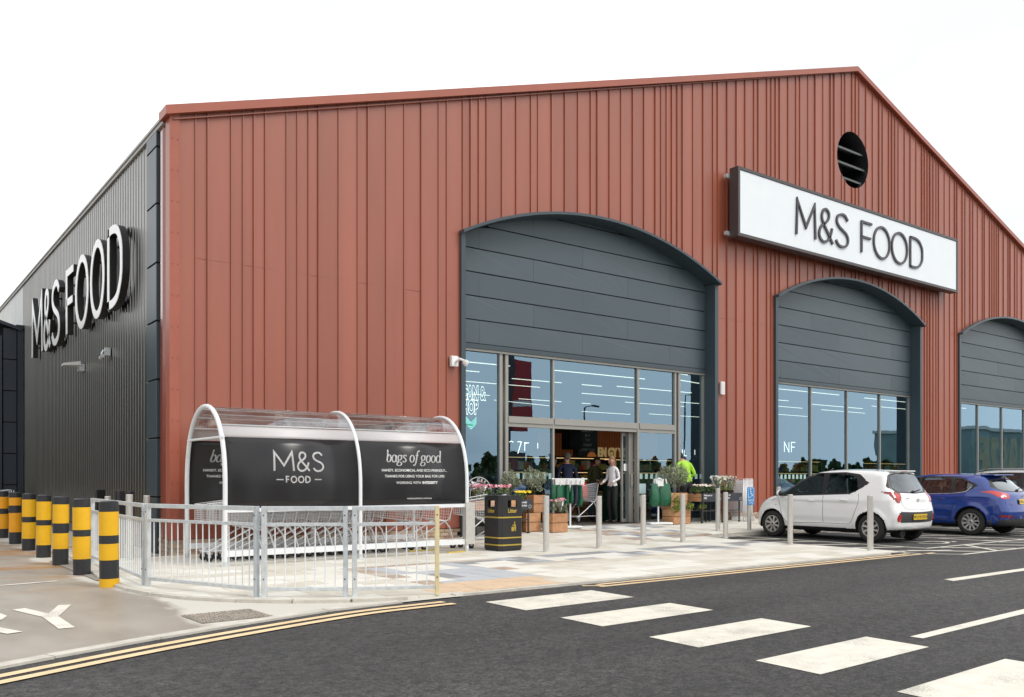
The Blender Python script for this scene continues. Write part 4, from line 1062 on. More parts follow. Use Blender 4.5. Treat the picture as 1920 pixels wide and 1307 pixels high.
# ------------------------------------------------------------------ bollards
def striped(loc, segs, label):
    t = thing('striped_bollard', label, 'bollard', loc, random.uniform(-.2,.2), 'yellow and black bollards along the service road')
    H = 1.05; r = .112; t.rotation_euler[0] = random.uniform(-.012,.012); t.rotation_euler[1] = random.uniform(-.012,.012)
    b = MB(); b.lathe([(r-.012,0),(r-.012,H-.012),(r-.03,H),(0,H)], n=28); b.build('post', BLK_SLEEVE, t)
    for z0, z1, m in segs:
        b = MB(); e = .003 if m in (YEL,YEL2) else 0
        b.lathe([(r-.013,z0),(r+e,z0+.001),(r+e,z1-.001),(r-.013,z1)], n=28); b.build('band' if m in (YEL,YEL2) else 'sleeve', m, t)
    return t
K = BLK_SLEEVE
striped((2.50,11.50,-.018), [(.92,1.04,K),(.63,.92,YEL),(.53,.63,K),(.33,.53,YEL),(.105,.33,K),(0,.105,YEL)], 'nearest striped bollard, with a yellow band at its foot')
striped((2.51,13.16,-.018), [(.93,1.04,K),(.62,.93,YEL),(.53,.62,K),(.22,.53,YEL),(0,.22,K)], 'second striped bollard from the front, at the railing')
striped((2.53,14.85,-.018), [(.93,1.04,K),(.64,.93,YEL),(.49,.64,K),(.25,.49,YEL),(0,.25,K)], 'third striped bollard from the front, with a wide middle black band')
striped((2.55,16.46,-.018), [(.94,1.04,K),(.63,.94,YEL),(.54,.63,K),(.21,.54,YEL),(0,.21,K)], 'fourth striped bollard from the front of the row')
striped((2.58,18.24,-.018), [(.94,1.04,K),(.62,.94,YEL),(.52,.62,K),(.22,.52,YEL),(0,.22,K)], 'fifth striped bollard from the front of the row')
striped((2.62,20.21,-.018), [(.94,1.04,K),(.78,.94,YEL2),(.63,.78,K),(.24,.63,YEL2),(0,.24,K)], 'sixth striped bollard, with a tall amber lower band')
striped((2.66,22.41,-.018), [(.92,1.04,K),(.66,.92,YEL2),(.54,.66,K),(.21,.54,YEL2),(0,.21,K)], 'seventh striped bollard with amber bands, at the left edge')
striped((2.68,24.6,-.018), [(.93,1.04,K),(.62,.93,YEL2),(.52,.62,K),(.21,.52,YEL2),(0,.21,K)], 'farthest striped bollard, cut by the left edge of the photo')
def steelb(x, y, h, label, r=.053):
    t = thing('steel_bollard', label, 'bollard', (x,y,zg(x,y)), 0, 'brushed steel bollards')
    b = MB(); b.lathe([(r,0),(r,h-.008),(r-.008,h),(0,h)], n=24); b.build('post', STEEL, t)
    b = MB(); b.lathe([(r+.006,0),(r+.006,.012),(r,.014)], n=24); b.build('collar', GALV, t)
    return t
for x,y,h,lb in ((9.85,12.05,1.0,'steel bollard standing just right of the black litter bin'),(11.17,12.10,.98,'steel bollard in line with the middle of the open doorway'),(12.39,12.15,.99,'steel bollard in line with the right door post'),
                 (13.57,12.18,.99,'steel bollard in front of the right stacked wooden crates'),(16.12,13.39,1.0,'steel bollard set back near the wall, left of the flower tables end'),(15.15,12.37,1.0,'steel bollard at the corner of the parking hatching'),
                 (14.90,10.55,.99,'steel bollard in front of the white car front wheel'),(14.74,8.74,1.0,'steel bollard in front of the white car rear wheel'),(19.2,13.95,.98,'steel bollard mostly hidden behind the white car nose'),
                 (3.98,15.6,1.02,'lone steel bollard at the corner of the building behind the railing'),(3.52,16.3,1.0,'steel post between black posts by the side wall, left one'),(3.55,14.95,1.05,'steel post beside the black posts by the side wall, right one')): steelb(x,y,h,lb)
for x,y,w_,lb in ((3.62,17.4,.16,'wide black post by the silver side wall, leftmost of the cluster'),(3.60,16.0,.09,'slim black post second in the cluster by the side wall'),(3.55,15.5,.10,'slim black post third in the cluster by the side wall'),(3.62,15.15,.08,'slim black post nearest the building corner')):
    t = thing('black_post', lb, 'post', (x,y,-.018), .2)
    b = MB(); b.rbox((-w_/2,-.05,0),(w_/2,.05,1.12), .01); b.build('post', BLACK, t)
    b = MB(); b.box((-w_/2-.02,-.07,0),(w_/2+.02,.07,.015)); b.build('base_plate', BLACKM, t)

# ------------------------------------------------------------------ litter bin
lb_ = thing('litter_bin', 'black square litter bin with gold bands and openings, marked Litter', 'litter bin', (9.45,12.80,0), .02); lb_.scale = (.90,.90,1.)
BINK = mat('bin_black', (.018,.018,.019), .38, 0, .1, 5, .03, 20); GOLD = mat('gold_print', (.50,.36,.06), .4, .3, .05, 6)
def octo(h_, c_): return [(h_,-h_+c_),(h_,h_-c_),(h_-c_,h_),(-h_+c_,h_),(-h_,h_-c_),(-h_,-h_+c_),(-h_+c_,-h_),(h_-c_,-h_)]
b = MB(); b.prism(octo(.30,.07), .04, .70); b.prism(octo(.29,.07), 0, .04); b.build('body', BINK, lb_)
b = MB(); P = octo(.30,.07); Q = octo(.285,.07)
b.prism(P, .94, .985); b.prism(octo(.27,.06), .985, 1.0)
for sx_ in (-1,1):      # corner pillars and wall pieces leaving openings on four faces
    for sy_ in (-1,1):
        b.prism([(sx_*.30,sy_*.23),(sx_*.23,sy_*.30),(sx_*.11,sy_*.30),(sx_*.11,sy_*.27),(sx_*.21,sy_*.27),(sx_*.27,sy_*.21),(sx_*.27,sy_*.11),(sx_*.30,sy_*.11)][::(1 if sx_*sy_ > 0 else -1)], .70, .94)
for a in range(4):
    M_ = Matrix.Rotation(a*PI/2,4,'Z'); b.box((-.11,-.30,.70),(.11,-.27,.79), None, M_); b.box((-.11,-.30,.915),(.11,-.27,.94), None, M_)
b.build('hood', BINK, lb_)
b = MB(); b.box((-.25,-.25,.70),(.25,.25,.71)); b.box((-.02,-.262,.71),(.0,.24,.93)); b.build('inner_tray', BLACKM, lb_)
for z in (.61,.245,.115):
    b = MB(); b.prism(octo(.3035,.071), z-.012, z+.012); b.build('gold_band', GOLD, lb_)
for a in range(4):
    M_ = Matrix.Rotation(a*PI/2,4,'Z') @ frame((0,-.302,.695),(1,0,0),(0,0,1))
    b = MB(); text_mesh(b, 'Litter', .10, M_, GOLD, .002, 0, .003)
    b.build('litter_lettering', None, lb_)
    if a == 0:
        M_ = Matrix.Rotation(a*PI/2,4,'Z') @ frame((.05,-.302,.36),(1,0,0),(0,0,1)) @ Matrix.Diagonal((1.25,1.25,1,1))
        b = MB(); b.prism([(-.055,0),(-.01,0),(-.004,.06),(-.06,.06)], 0, .002, None, M_)
        b.prism(oval(.005,.125,.012,.013,12), 0, .002, None, M_)
        b.prism([(-.008,.105),(.02,.105),(.032,.06),(.03,0),(.012,0),(.008,.045),(.0,0),(-.0,.07)], 0, .002, None, M_)
        b.ribbon([(.0,.10),(-.022,.085),(-.032,.10)], .009, .002, None, M_); b.ribbon([(-.05,.07),(-.02,.08)], .008, .002, None, M_)
        b.build('litter_emblem', GOLD, lb_)

# ------------------------------------------------------------------ disabled parking sign
ds = thing('parking_sign', 'small blue sign with white wheelchair symbol reading Reserved parking, on a steel post', 'sign', (17.25,13.37,zg(17.25,13.37)), -.25)
BLU = mat('sign_blue', (.02,.23,.55), .4, 0, .03, 3)
b = MB(); b.lathe([(.05,0),(.05,.92),(.04,.93),(0,.93)], n=20); b.build('post', STEEL, ds)
b = MB(); b.rbox((-.105,-.068,.60),(.105,-.056,1.02), .004, None, None, 1); b.build('sign_plate', BLU, ds)
M_ = frame((0,-.0685,.60),(1,0,0),(0,0,1))
b = MB(); b.ribbon([(-.082,.13),(.082,.13),(.082,.395),(-.082,.395)], .006, .002, PRW, M_, True)
b.prism(oval(-.015,.37,.013,.014,12), 0, .002, PRW, M_)
b.ribbon([(-.012,.355),(-.008,.265),(.025,.265),(.045,.215),(.06,.22)], .014, .002, PRW, M_); b.ribbon([(-.01,.315),(.03,.312)], .010, .002, PRW, M_)
b.ribbon([(-.028+.045*math.cos(a)*0+(-.008)+.048*math.cos(a), .225+.048*math.sin(a)) for a in [PI*.75+PI*1.3*i/12 for i in range(13)]], .010, .002, PRW, M_)
text_mesh(b, 'Reserved', .042, M_ @ Matrix.Translation((0,.085,0)), PRW, .002, 0, .001); text_mesh(b, 'parking', .042, M_ @ Matrix.Translation((0,.035,0)), PRW, .002, 0, .001)
b.build('sign_print', None, ds)

# ------------------------------------------------------------------ navy loading bay porch, far left
pc = thing('loading_bay', 'dark navy panelled loading bay porch against the side wall, far left', 'porch', (1.5, 31.3, 0))
b = MB(); b.add([(-6,31.4,6.9),(2.7,31.4,6.45),(4.25,31.4,5.95),(4.25,31.4,-.02),(-6,31.4,-.02)], [(0,1,2,3,4)][::-1]); b.build('backing', JOINT, pc, world=True)
b = MB(); b.box((4.10,31.15,-.02),(4.26,31.5,6.0)); b.build('corner_post', NAVY, pc, world=True)
b = MB(); b.box((4.05,31.1,6.0),(4.30,31.6,6.12)); b.build('cap', BLACK, pc, world=True)
for r in range(6):
    z0, z1 = .15+r*.98, .15+(r+1)*.98-.03
    b = MB(); b.box((3.72,31.22,z0),(4.08,31.38,z1)); b.build('panel', NAVY, pc, world=True)
b = MB(); b.box((3.55,31.18,-.02),(3.68,31.42,5.75)); b.box((-3,31.18,5.55),(3.55,31.42,5.75)); b.build('opening_frame', NAVY, pc, world=True)
b = MB()
for (p,q) in (((-3,7.2),(3.3,6.32)),((3.3,6.32),(4.2,6.03))): slab_along(b, p, q, .10, 31.05, 34)
b.build('porch_roof', NAVY, pc, world=True)
b = MB(); b.box((-3,31.25,0),(3.55,31.3,5.55)); b.build('roller_door', BLACK, pc, world=True)
# ------------------------------------------------------------------ cars: implicit body, surface nets, exact window outlines
def cat_np(pts, n=6):
    return np.array(smooth_path([(p[0],p[1]) for p in pts], n, True))
def poly_sd(P, x, z):
    """signed distance to closed polygon P (inside negative)"""
    px = P[:,0]; pz = P[:,1]; qx = np.roll(px,-1); qz = np.roll(pz,-1)
    best = np.full(x.shape, 1e9); wn = np.zeros(x.shape, bool)
    for ax, az, bx, bz in zip(px,pz,qx,qz):
        dx, dz = bx-ax, bz-az; L2 = dx*dx+dz*dz+1e-12
        t = np.clip(((x-ax)*dx+(z-az)*dz)/L2, 0, 1)
        best = np.minimum(best, (x-ax-t*dx)**2+(z-az-t*dz)**2)
        c = (az > z) != (bz > z)
        wn ^= c & (x < dx*(z-az)/(dz if abs(dz) > 1e-12 else 1e-12)+ax)
    return np.where(wn, -1, 1)*np.sqrt(best)
def near_curve(P, x, z):
    px = P[:,0]; pz = P[:,1]; qx = np.roll(px,-1); qz = np.roll(pz,-1)
    best = np.full(x.shape, 1e9); cx_ = x.copy(); cz_ = z.copy()
    for ax, az, bx, bz in zip(px,pz,qx,qz):
        dx, dz = bx-ax, bz-az; t = np.clip(((x-ax)*dx+(z-az)*dz)/(dx*dx+dz*dz+1e-12), 0, 1)
        d = (x-ax-t*dx)**2+(z-az-t*dz)**2; m = d < best
        best = np.where(m, d, best); cx_ = np.where(m, ax+t*dx, cx_); cz_ = np.where(m, az+t*dz, cz_)
    return np.sqrt(best), cx_, cz_
def smax(a, b, k):
    h = np.clip(.5-.5*(b-a)/k, 0, 1); return b*(1-h)+a*h+k*h*(1-h)
def sstep(a, b, x):
    t = np.clip((x-a)/(b-a), 0, 1); return t*t*(3-2*t)
def car_mesh(S):
    """returns verts, quads and the field for spec S; x from tail (0) to nose (L)"""
    Pg = cat_np(S['profile'], 4); Lc = S['L']; Wh = S['W']/2
    # cache the profile distance on a fine grid, sample bilinearly
    gx = np.arange(-.25, Lc+.26, .02); gz = np.arange(-.05, S['H']+.30, .02)
    GX, GZ_ = np.meshgrid(gx, gz, indexing='ij'); PD = poly_sd(Pg, GX, GZ_)
    wz = np.array(S['wz'])
    wzz = np.linspace(0, 1.8, 181); wy = np.interp(wzz, wz[:,0], wz[:,1])
    ker = np.hanning(9); ker /= ker.sum(); wy = np.convolve(np.pad(wy, 4, 'edge'), ker, 'valid')
    plan = np.array(S['plan']); pxx = np.linspace(-.3, Lc+.3, 200); py = np.interp(pxx, plan[:,0], plan[:,1])
    ker = np.hanning(15); ker /= ker.sum(); py = np.convolve(np.pad(py, 7, 'edge'), ker, 'valid')
    def field(x, y, z):
        ay = np.abs(y)
        xx = x-S['bow_r']*ay**2*(1-sstep(0,1.1,x))+S['bow_f']*ay**2*sstep(Lc-1.3,Lc,x)
        zz = z+S.get('crown',.07)*ay**2*sstep(.75,1.1,z)
        u = np.clip((xx-gx[0])/.02, 0, len(gx)-1.001); v = np.clip((zz-gz[0])/.02, 0, len(gz)-1.001)
        i = u.astype(int); j = v.astype(int); fu = u-i; fv = v-j
        d1 = PD[i,j]*(1-fu)*(1-fv)+PD[i+1,j]*fu*(1-fv)+PD[i,j+1]*(1-fu)*fv+PD[i+1,j+1]*fu*fv
        w = np.interp(z, wzz, wy)*np.interp(x, pxx, py)
        for (ax, az, R_) in S['arches']:
            r = np.sqrt((x-ax)**2+(z-az)**2); w = w+S.get('flare',.02)*np.exp(-((r-R_-.01)/.055)**2)
        for (zc, amp, wd_, x0, x1, sl) in S.get('lines', []):
            dz = z-(zc+sl*(x-x0)); w = w+amp*np.tanh(dz/wd_)*np.exp(-(dz/.12)**2)*sstep(x0,x0+.3,x)*(1-sstep(x1-.3,x1,x))
        d2 = (ay-w)*.92
        return smax(d1, d2, S.get('round',.11))
    h = S.get('cell', .03)
    xs = np.arange(-.12, Lc+.12+h, h); ys = np.arange(-Wh-.12, Wh+.12+h, h); zs_ = np.arange(.05, S['H']+.12+h, h)
    X, Y, Z = np.meshgrid(xs, ys, zs_, indexing='ij'); F = field(X, Y, Z); ins = F < 0
    cnt = np.zeros(tuple(s-1 for s in F.shape)); sx = np.zeros_like(cnt); sy = np.zeros_like(cnt); sz = np.zeros_like(cnt)
    sl = lambda a, b, c: (slice(a, F.shape[0]-1+a), slice(b, F.shape[1]-1+b), slice(c, F.shape[2]-1+c))
    co = [(0,0,0),(1,0,0),(0,1,0),(1,1,0),(0,0,1),(1,0,1),(0,1,1),(1,1,1)]
    for a in range(8):
        for b_ in range(a+1, 8):
            A, B = co[a], co[b_]
            if sum(abs(A[k]-B[k]) for k in range(3)) != 1: continue
            fa, fb = F[sl(*A)], F[sl(*B)]; c = (fa < 0) != (fb < 0); t = np.where(c, fa/(fa-fb+1e-12), 0)
            cnt += c; sx += c*(A[0]+t*(B[0]-A[0])); sy += c*(A[1]+t*(B[1]-A[1])); sz += c*(A[2]+t*(B[2]-A[2]))
    act = cnt > 0; idx = -np.ones(cnt.shape, int); idx[act] = np.arange(act.sum()); I, J, K_ = np.nonzero(act); n = cnt[act]
    V = np.stack([xs[I]+h*sx[act]/n, ys[J]+h*sy[act]/n, zs_[K_]+h*sz[act]/n], 1)
    Q = []
    def quads(ax):
        s0 = [slice(None)]*3; s1 = [slice(None)]*3; s0[ax] = slice(0,-1); s1[ax] = slice(1,None)
        A, B = ins[tuple(s0)], ins[tuple(s1)]; c = np.argwhere(A != B)
        o1, o2 = [a for a in range(3) if a != ax]
        for p in c:
            q = []
            for da, db in ((0,0),(1,0),(1,1),(0,1)):
                r = p.copy(); r[o1] -= da; r[o2] -= db
                if (r < 0).any() or (r >= np.array(idx.shape)).any(): q = None; break
                q.append(idx[tuple(r)])
            if q is None or min(q) < 0: continue
            fl = A[tuple(p)]
            if ax == 1: fl = not fl
            Q.append(q if fl else q[::-1])
    for ax in range(3): quads(ax)
    def grad(V):
        e = 2e-3; g = np.zeros_like(V)
        for k in range(3):
            a = V.copy(); b_ = V.copy(); a[:,k] += e; b_[:,k] -= e
            g[:,k] = (field(*a.T)-field(*b_.T))/(2*e)
        return g
    def project(V, it=3, mask=None):
        for _ in range(it):
            g = grad(V)
            if mask is not None: g = g*mask
            f = field(*V.T); V = V-g*(f/((g*g).sum(1)+1e-4))[:,None].clip(-.02,.02)
        return V
    V = project(V)
    return V, np.array(Q), field, grad, project
def carve(V, Q, grad, project, regs, cell):
    """snap vertices to region outlines and return region index per face"""
    G_ = grad(V); nrm = G_/np.linalg.norm(G_, axis=1)[:,None]
    used = np.zeros(len(V), bool)
    Lc = regs['L']; Wh = regs['Wh']
    out = []
    def uv(kind, P, nn):
        if kind == 'side': return P[:,0], P[:,2], np.abs(nn[:,1]) > .38
        if kind == 'rear': return np.abs(P[:,1]), P[:,2], (nn[:,0] < -.25) & (P[:,0] < Lc*.5)
        if kind == 'front': return np.abs(P[:,1]), P[:,2], (nn[:,0] > .22) & (P[:,0] > Lc*.5)
        if kind == 'rwrap': return P[:,0]-(Wh-np.abs(P[:,1])), P[:,2], (P[:,0] < Lc*.4) & (np.abs(P[:,1]) > .25)
        if kind == 'fwrap': return (Lc-P[:,0])-(Wh-np.abs(P[:,1])), P[:,2], (P[:,0] > Lc*.6) & (np.abs(P[:,1]) > .25)
    for name, kind, poly, *_ in regs['list']:
        u, v, ok = uv(kind, V, nrm)
        d, cu, cv = near_curve(poly, u, v); m = ok & (d < cell*.52) & ~used
        du, dv = cu-u, cv-v; sy_ = np.sign(V[:,1])
        if kind == 'side':
            V[m,0] += du[m]; V[m,2] += dv[m]; used |= m; mask = np.array([.02,1,.02])
        elif kind in ('rear','front'):
            V[m,1] += (du*sy_)[m]; V[m,2] += dv[m]; used |= m; mask = np.array([1,.02,.02])
        else:
            s_ = 1 if kind == 'rwrap' else -1; nx = np.abs(nrm[:,0]); ny = np.abs(nrm[:,1]); w = ny/(nx+ny+1e-6)
            V[m,0] += (s_*du*w)[m]; V[m,1] += (du*(1-w)*sy_)[m]; V[m,2] += dv[m]; used |= m; mask = None
        if m.any(): V[m] = project(V[m], 3, mask)
    C = V[Q].mean(1); gn = grad(C); nn = gn/np.linalg.norm(gn, axis=1)[:,None]
    reg = -np.ones(len(Q), int)
    for k, (name, kind, poly, *_) in enumerate(regs['list']):
        u, v, ok = uv(kind, C, nn); inside = ok & (poly_sd(poly, u, v) < 0) & (reg < 0); reg[inside] = k
    return V, reg
def straight(pts, r=.03, n=3):
    """polygon with softly rounded corners"""
    P = [Vector(p) for p in pts]; out = []
    for i in range(len(P)):
        a, c, d = P[i-1], P[i], P[(i+1)%len(P)]; u = (a-c); v = (d-c); rr = min(r, u.length*.45, v.length*.45)
        p0 = c+u.normalized()*rr; p2 = c+v.normalized()*rr
        for k in range(n+1):
            t = k/n; out.append(tuple(p0*(1-t)**2+c*2*t*(1-t)+p2*t*t))
    return np.array(out)
CARGL = glass('car_glass', (.48,.56,.54), (.85,.92,.95), .04)
CARGL2 = glass('car_glass_rear', (.55,.60,.60), (.9,.95,.97), .10)
TRIMK = mat('car_black_trim', (.015,.015,.016), .45, 0, .05, 8); TRIMG = mat('car_grey_bumper', (.045,.045,.048), .6, 0, .05, 20)
LRED = mat('tail_lamp_red', (.26,.005,.008), .12, 0, 0, coat=1.); LRED2 = mat('tail_lamp_bright_red', (.50,.02,.014), .12, 0, 0, coat=1.); LCLR = mat('lamp_clear', (.62,.60,.60), .12, .3, 0, coat=1.)
TYRE = mat('tyre_rubber', (.022,.021,.020), .8, 0, .12, 20); ALLOY = mat('wheel_alloy', (.50,.49,.47), .3, .6, .05, 10)
PLATEY = mat('number_plate_yellow', (.72,.48,.02), .4, 0, 0); CABIN = mat('cabin_dark', (.075,.075,.08), .8, 0, .1, 6); CHRM = mat('chrome', (.75,.75,.76), .12, 1, 0)
SKINC = None
def wheel(parent, x, y, r, spokes, style, side):
    """outer face points to +y*side"""
    M_ = Matrix.Translation((x,y,r)) @ Matrix.Rotation(-side*PI/2, 4, 'X')   # local z -> outward
    b = MB(); w = .095; ri = r*.66
    b.lathe([(ri,-w+.01),(ri+.01,-w),(r-.03,-w),(r-.006,-w+.03),(r,-w+.06),(r,w-.06),(r-.006,w-.03),(r-.03,w-.004),(ri+.02,w),(ri,w-.012)], m=TYRE, n=40, M=M_, cap=False)
    hub = MB(); hub.lathe([(0,-.02),(ri-.02,-.02),(ri-.02,.0),(0,.0)], m=TRIMK, n=20, M=M_); hb_ = hub.build('wheel', None, parent)
    o = b.build('tyre', None, hb_)
    b = MB(); b.lathe([(ri,-w+.02),(ri-.004,w-.016),(ri-.008,w-.006),(ri-.022,w-.008),(ri-.030,w-.05),(ri-.03,-w+.03)], m=ALLOY, n=40, M=M_, cap=False)
    zt = w-.022
    for k in range(spokes):
        a = 2*PI*k/spokes+.2; M2 = M_ @ Matrix.Rotation(a,4,'Z')
        for dd in ((-.12,.12) if style == 'double' else (0,)):
            sw = .0165 if style == 'double' else .021; skew = .055 if style == 'swirl' else 0
            p0 = Vector((.035,dd*.10*0,0)); 
            x1, y1 = ri-.018, dd*ri*1.25+skew
            dirv = Vector((x1-.03, y1-0,0)).normalized(); nn = Vector((-dirv.y, dirv.x,0))*sw
            a0 = Vector((.03,0,0)); a1 = Vector((x1,y1,0))
            vs = [a0-nn*.8, a1-nn*1.15, a1+nn*1.15, a0+nn*.8]
            vv = [(v.x,v.y,zt-.035+(.012 if i in (1,2) else 0)) for i, v in enumerate(vs)]+[(v.x,v.y,zt+(.008 if i in (1,2) else -.004)) for i, v in enumerate(vs)]
            b.add(vv, [(3,2,1,0),(4,5,6,7),(0,1,5,4),(1,2,6,5),(2,3,7,6),(3,0,4,7)], ALLOY, M=M2)
    b.lathe([(.052,zt-.03),(.052,zt-.004),(.045,zt+.002),(.028,zt+.006),(0,zt+.006)], m=ALLOY, n=18, M=M_)
    b.lathe([(.020,zt+.006),(.020,zt+.009),(0,zt+.009)], m=TRIMK, n=14, M=M_)
    b.build('rim', None, hb_)
    return hb_
def seam(parent, field_project, pts, side, mtl, w=.0035, nm='door_seam', closed=False):
    P = resample(pts+([pts[0]] if closed else []), .05)
    V = np.array([(p.x, side*.9, p.y) for p in P])
    for _ in range(25):
        V = field_project(V, 1, np.array([.0001,1,.0001]))
    b = MB(); b.tube([(v[0],v[1],v[2]) for v in V], w, None, 5); b.build(nm, mtl, parent)
def make_car(S, name, label, loc, rz, paint_m, group=None):
    t = thing(name, label, 'car', loc, rz, group)
    V, Q, field, grad, project = car_mesh(S)
    Lc, Wh, h = S['L'], S['W']/2, S.get('cell',.03)
    regs = dict(L=Lc, Wh=Wh, list=[])
    for (ax, az, R_) in S['arches']:
        regs['list'].append(('__arch', 'side', np.array(oval(ax, az, R_, R_, 40)), None))
    for r in S['regions']: regs['list'].append(r)
    V, reg = carve(V, Q, grad, project, regs, h)
    off = Lc/2
    C = V[Q].mean(1)
    def emit(maskf, nm, m, parent, inset=0., shell=0.):
        q = Q[maskf]
        if len(q) == 0: return None
        ids, inv = np.unique(q, return_inverse=True); P = V[ids].copy()
        if inset:
            g = grad(P); P = P-g/np.linalg.norm(g,axis=1)[:,None]*inset
        P[:,0] -= off
        me = bpy.data.meshes.new(nm); me.from_pydata(P.tolist(), [], inv.reshape(q.shape).tolist())
        me.materials.append(m); me.polygons.foreach_set('use_smooth', [True]*len(me.polygons)); me.update()
        g = grad(V[ids]); g = g/np.linalg.norm(g,axis=1)[:,None]
        try: me.normals_split_custom_set_from_vertices(g.tolist())
        except Exception as e: pass
        o = bpy.data.objects.new(nm, me); COL.objects.link(o); o.parent = parent; return o
    arch = np.zeros(len(Q), bool)
    for k in range(len(S['arches'])): arch |= reg == k
    under = (C[:,2] < S['sill']) & (reg < 0)
    emit((reg < 0) & ~under, 'body', paint_m, t)
    emit(under, 'underside', TRIMK, t)
    made = {}
    for k, (nm, kind, poly, m, *ex) in enumerate(regs['list']):
        if nm == '__arch': continue
        mk = reg == k
        ins_ = ex[0] if ex else 0
        sides = [(mk & (C[:,1] > 0)), (mk & (C[:,1] <= 0))] if kind in ('side','rwrap','fwrap') or nm in ('reflector','fog_lamp') else [mk]
        for s_ in sides:
            o = emit(s_, nm, m, t, ins_); 
            if o: made.setdefault(nm, []).append(o)
    # liners
    for (ax, az, R_) in S['arches']:
        for sd_ in (-1,1):
            b = MB(); n = 20; vs = []
            for i in range(n+1):
                a = PI*(-.08+1.16*i/n)
                vs += [(ax-off+R_*math.cos(a), sd_*(Wh-.02 if False else Wh-.035), az+R_*math.sin(a)),(ax-off+R_*math.cos(a), sd_*(Wh-.33), az+R_*math.sin(a))]
            b.add(vs, [(2*i,2*i+1,2*i+3,2*i+2) for i in range(n)], None, True)
            b.add([vs[2*i+1] for i in range(n+1)], [tuple(range(n+1))])
            b.build('wheel_arch_liner', BLACKM, t)
    for i, (ax, az, R_) in enumerate(S['arches']):
        for sd_ in (-1,1): wheel(t, ax-off, sd_*(S['track']/2), S['wr'], S['spokes'], S['rim'], sd_)
    # cabin
    b = MB(); fl = .32
    b.box((.25-off,-Wh+.12,fl),(Lc-.9-off,Wh-.12,fl+.05)); 
    for x, sc in ((S['seat_f'],1.),(S['seat_r'],.95)):
        for y in (-.36,.36):
            M_ = Matrix.Translation((x-off,y,0))
            b.rbox((-.22,-.24,fl+.08),(.28,.24,fl+.30), .06, None, M_)
            M_ = Matrix.Translation((x-off-.22,y,fl+.25)) @ Matrix.Rotation(math.radians(-14),4,'Y')
            b.rbox((-.07,-.23,0),(.07,.23,.58*sc), .05, None, M_); b.rbox((-.05,-.13,.62*sc),(.05,.13,.80*sc), .04, None, M_)
    b.build('seats', CABIN, t)
    b = MB(); b.rbox((S['dash']-off-.05,-Wh+.16,fl+.2),(S['dash']-off+.45,Wh-.16,S['belt']-.04), .06); 
    b.tube([(S['dash']-off-.13+.05*math.sin(a),-.36+.17*math.cos(a),S['belt']-.10+.16*math.sin(a)) for a in [2*PI*i/16 for i in range(16)]], .014, None, 6, closed=True)
    b.build('dashboard', CABIN, t)
    # seams
    for poly in S['seams']:
        for sd_ in (-1,1):
            P = resample(poly, .05); A = np.array([(p.x, sd_*(Wh-.05), p.y) for p in P])
            for _ in range(6): A = project(A, 2, np.array([1e-4,1,1e-4]))
            A[:,1] += 0.0; b = MB(); b.tube([(v[0]-off,v[1],v[2]) for v in A], .0042, None, 5); b.build('door_seam', TRIMK, t)
    def surf(x, z, sd_):
        A = np.array([[x, sd_*(Wh-.05), z]])
        for _ in range(6): A = project(A, 2, np.array([1e-4,1,1e-4]))
        return A[0]
    def rsurf(y, z, x0=.05):
        A = np.array([[x0, y, z]])
        for _ in range(6): A = project(A, 2, np.array([1,1e-4,1e-4]))
        return A[0]
    for (x,z) in S['handles']:
        for sd_ in (-1,1):
            p = surf(x,z,sd_); b = MB(); b.tube([(x-off-.09,p[1]+sd_*.004,z-.004),(x-off-.06,p[1]+sd_*.024,z),(x-off+.06,p[1]+sd_*.026,z+.004),(x-off+.09,p[1]+sd_*.004,z+.004)], [.009,.013,.013,.009], None, 8)
            b.build('door_handle', S.get('handle_m') or paint_m, t)
    for sd_ in (-1,1):
        x, z = S['mirror']; p = surf(x,z,sd_); b = MB()
        b.ell((x-off-.02,p[1]+sd_*.13,z+.05),(.075,.10,.065), None, 14, 8); b.bar((x-off+.02,p[1],z),(x-off,p[1]+sd_*.1,z+.03),.022,TRIMK,6)
        b.build('mirror', None, t).data.materials[0] = TRIMK
        b = MB(); b.ell((x-off-.0,p[1]+sd_*.13,z+.052),(.078,.104,.067), paint_m, 14, 8); b.build('mirror_cap', None, t)
    # plate
    if S.get('plate'):
        txt, z = S['plate']; p = rsurf(0, z); q = rsurf(0, z+.04)
        tilt = math.atan2(q[0]-p[0], .04)
        M_ = Matrix.Translation((p[0]-off-.014, 0, z)) @ Matrix.Rotation(tilt,4,'Y')
        b = MB(); b.box((-.004,-.26,-.056),(.006,.26,.056), None, M_); pl_ = b.build('number_plate', PLATEY, t)
        b = MB(); text_mesh(b, txt, .085, M_ @ frame((-.0045,0,-.030),(0,-1,0),(0,0,1)), TRIMK, .001, 0, .001, 'CENTER', 1.05, 1.25); b.build('plate_lettering', None, pl_)
    # badge, wiper, aerial
    if S.get('badge'):
        p = rsurf(0, S['badge']); b = MB(); M_ = frame((p[0]-off-.004,0,S['badge']),(0,-1,0),(0,0,1))
        b.ribbon(oval(0,0,.045,.03,18), .007, .006, None, M_, True); b.ribbon([(-.018,-.018),(-.006,.018),(.006,-.018),(.018,.018)], .006, .006, None, M_); b.build('badge', CHRM, t)
    if S.get('wiper'):
        y0, z0, y1, z1 = S['wiper']; A = rsurf(y0,z0,.3); B = rsurf(y1,z1,.3)
        b = MB(); b.bar((A[0]-off-.02,y0,z0),(B[0]-off-.015,y1,z1),.011,None,6); b.ell((A[0]-off-.015,y0,z0),(.03,.05,.03)); b.build('rear_wiper', TRIMK, t)
    for fn in S.get('extra', []): fn(t, off, surf, rsurf)
    return t
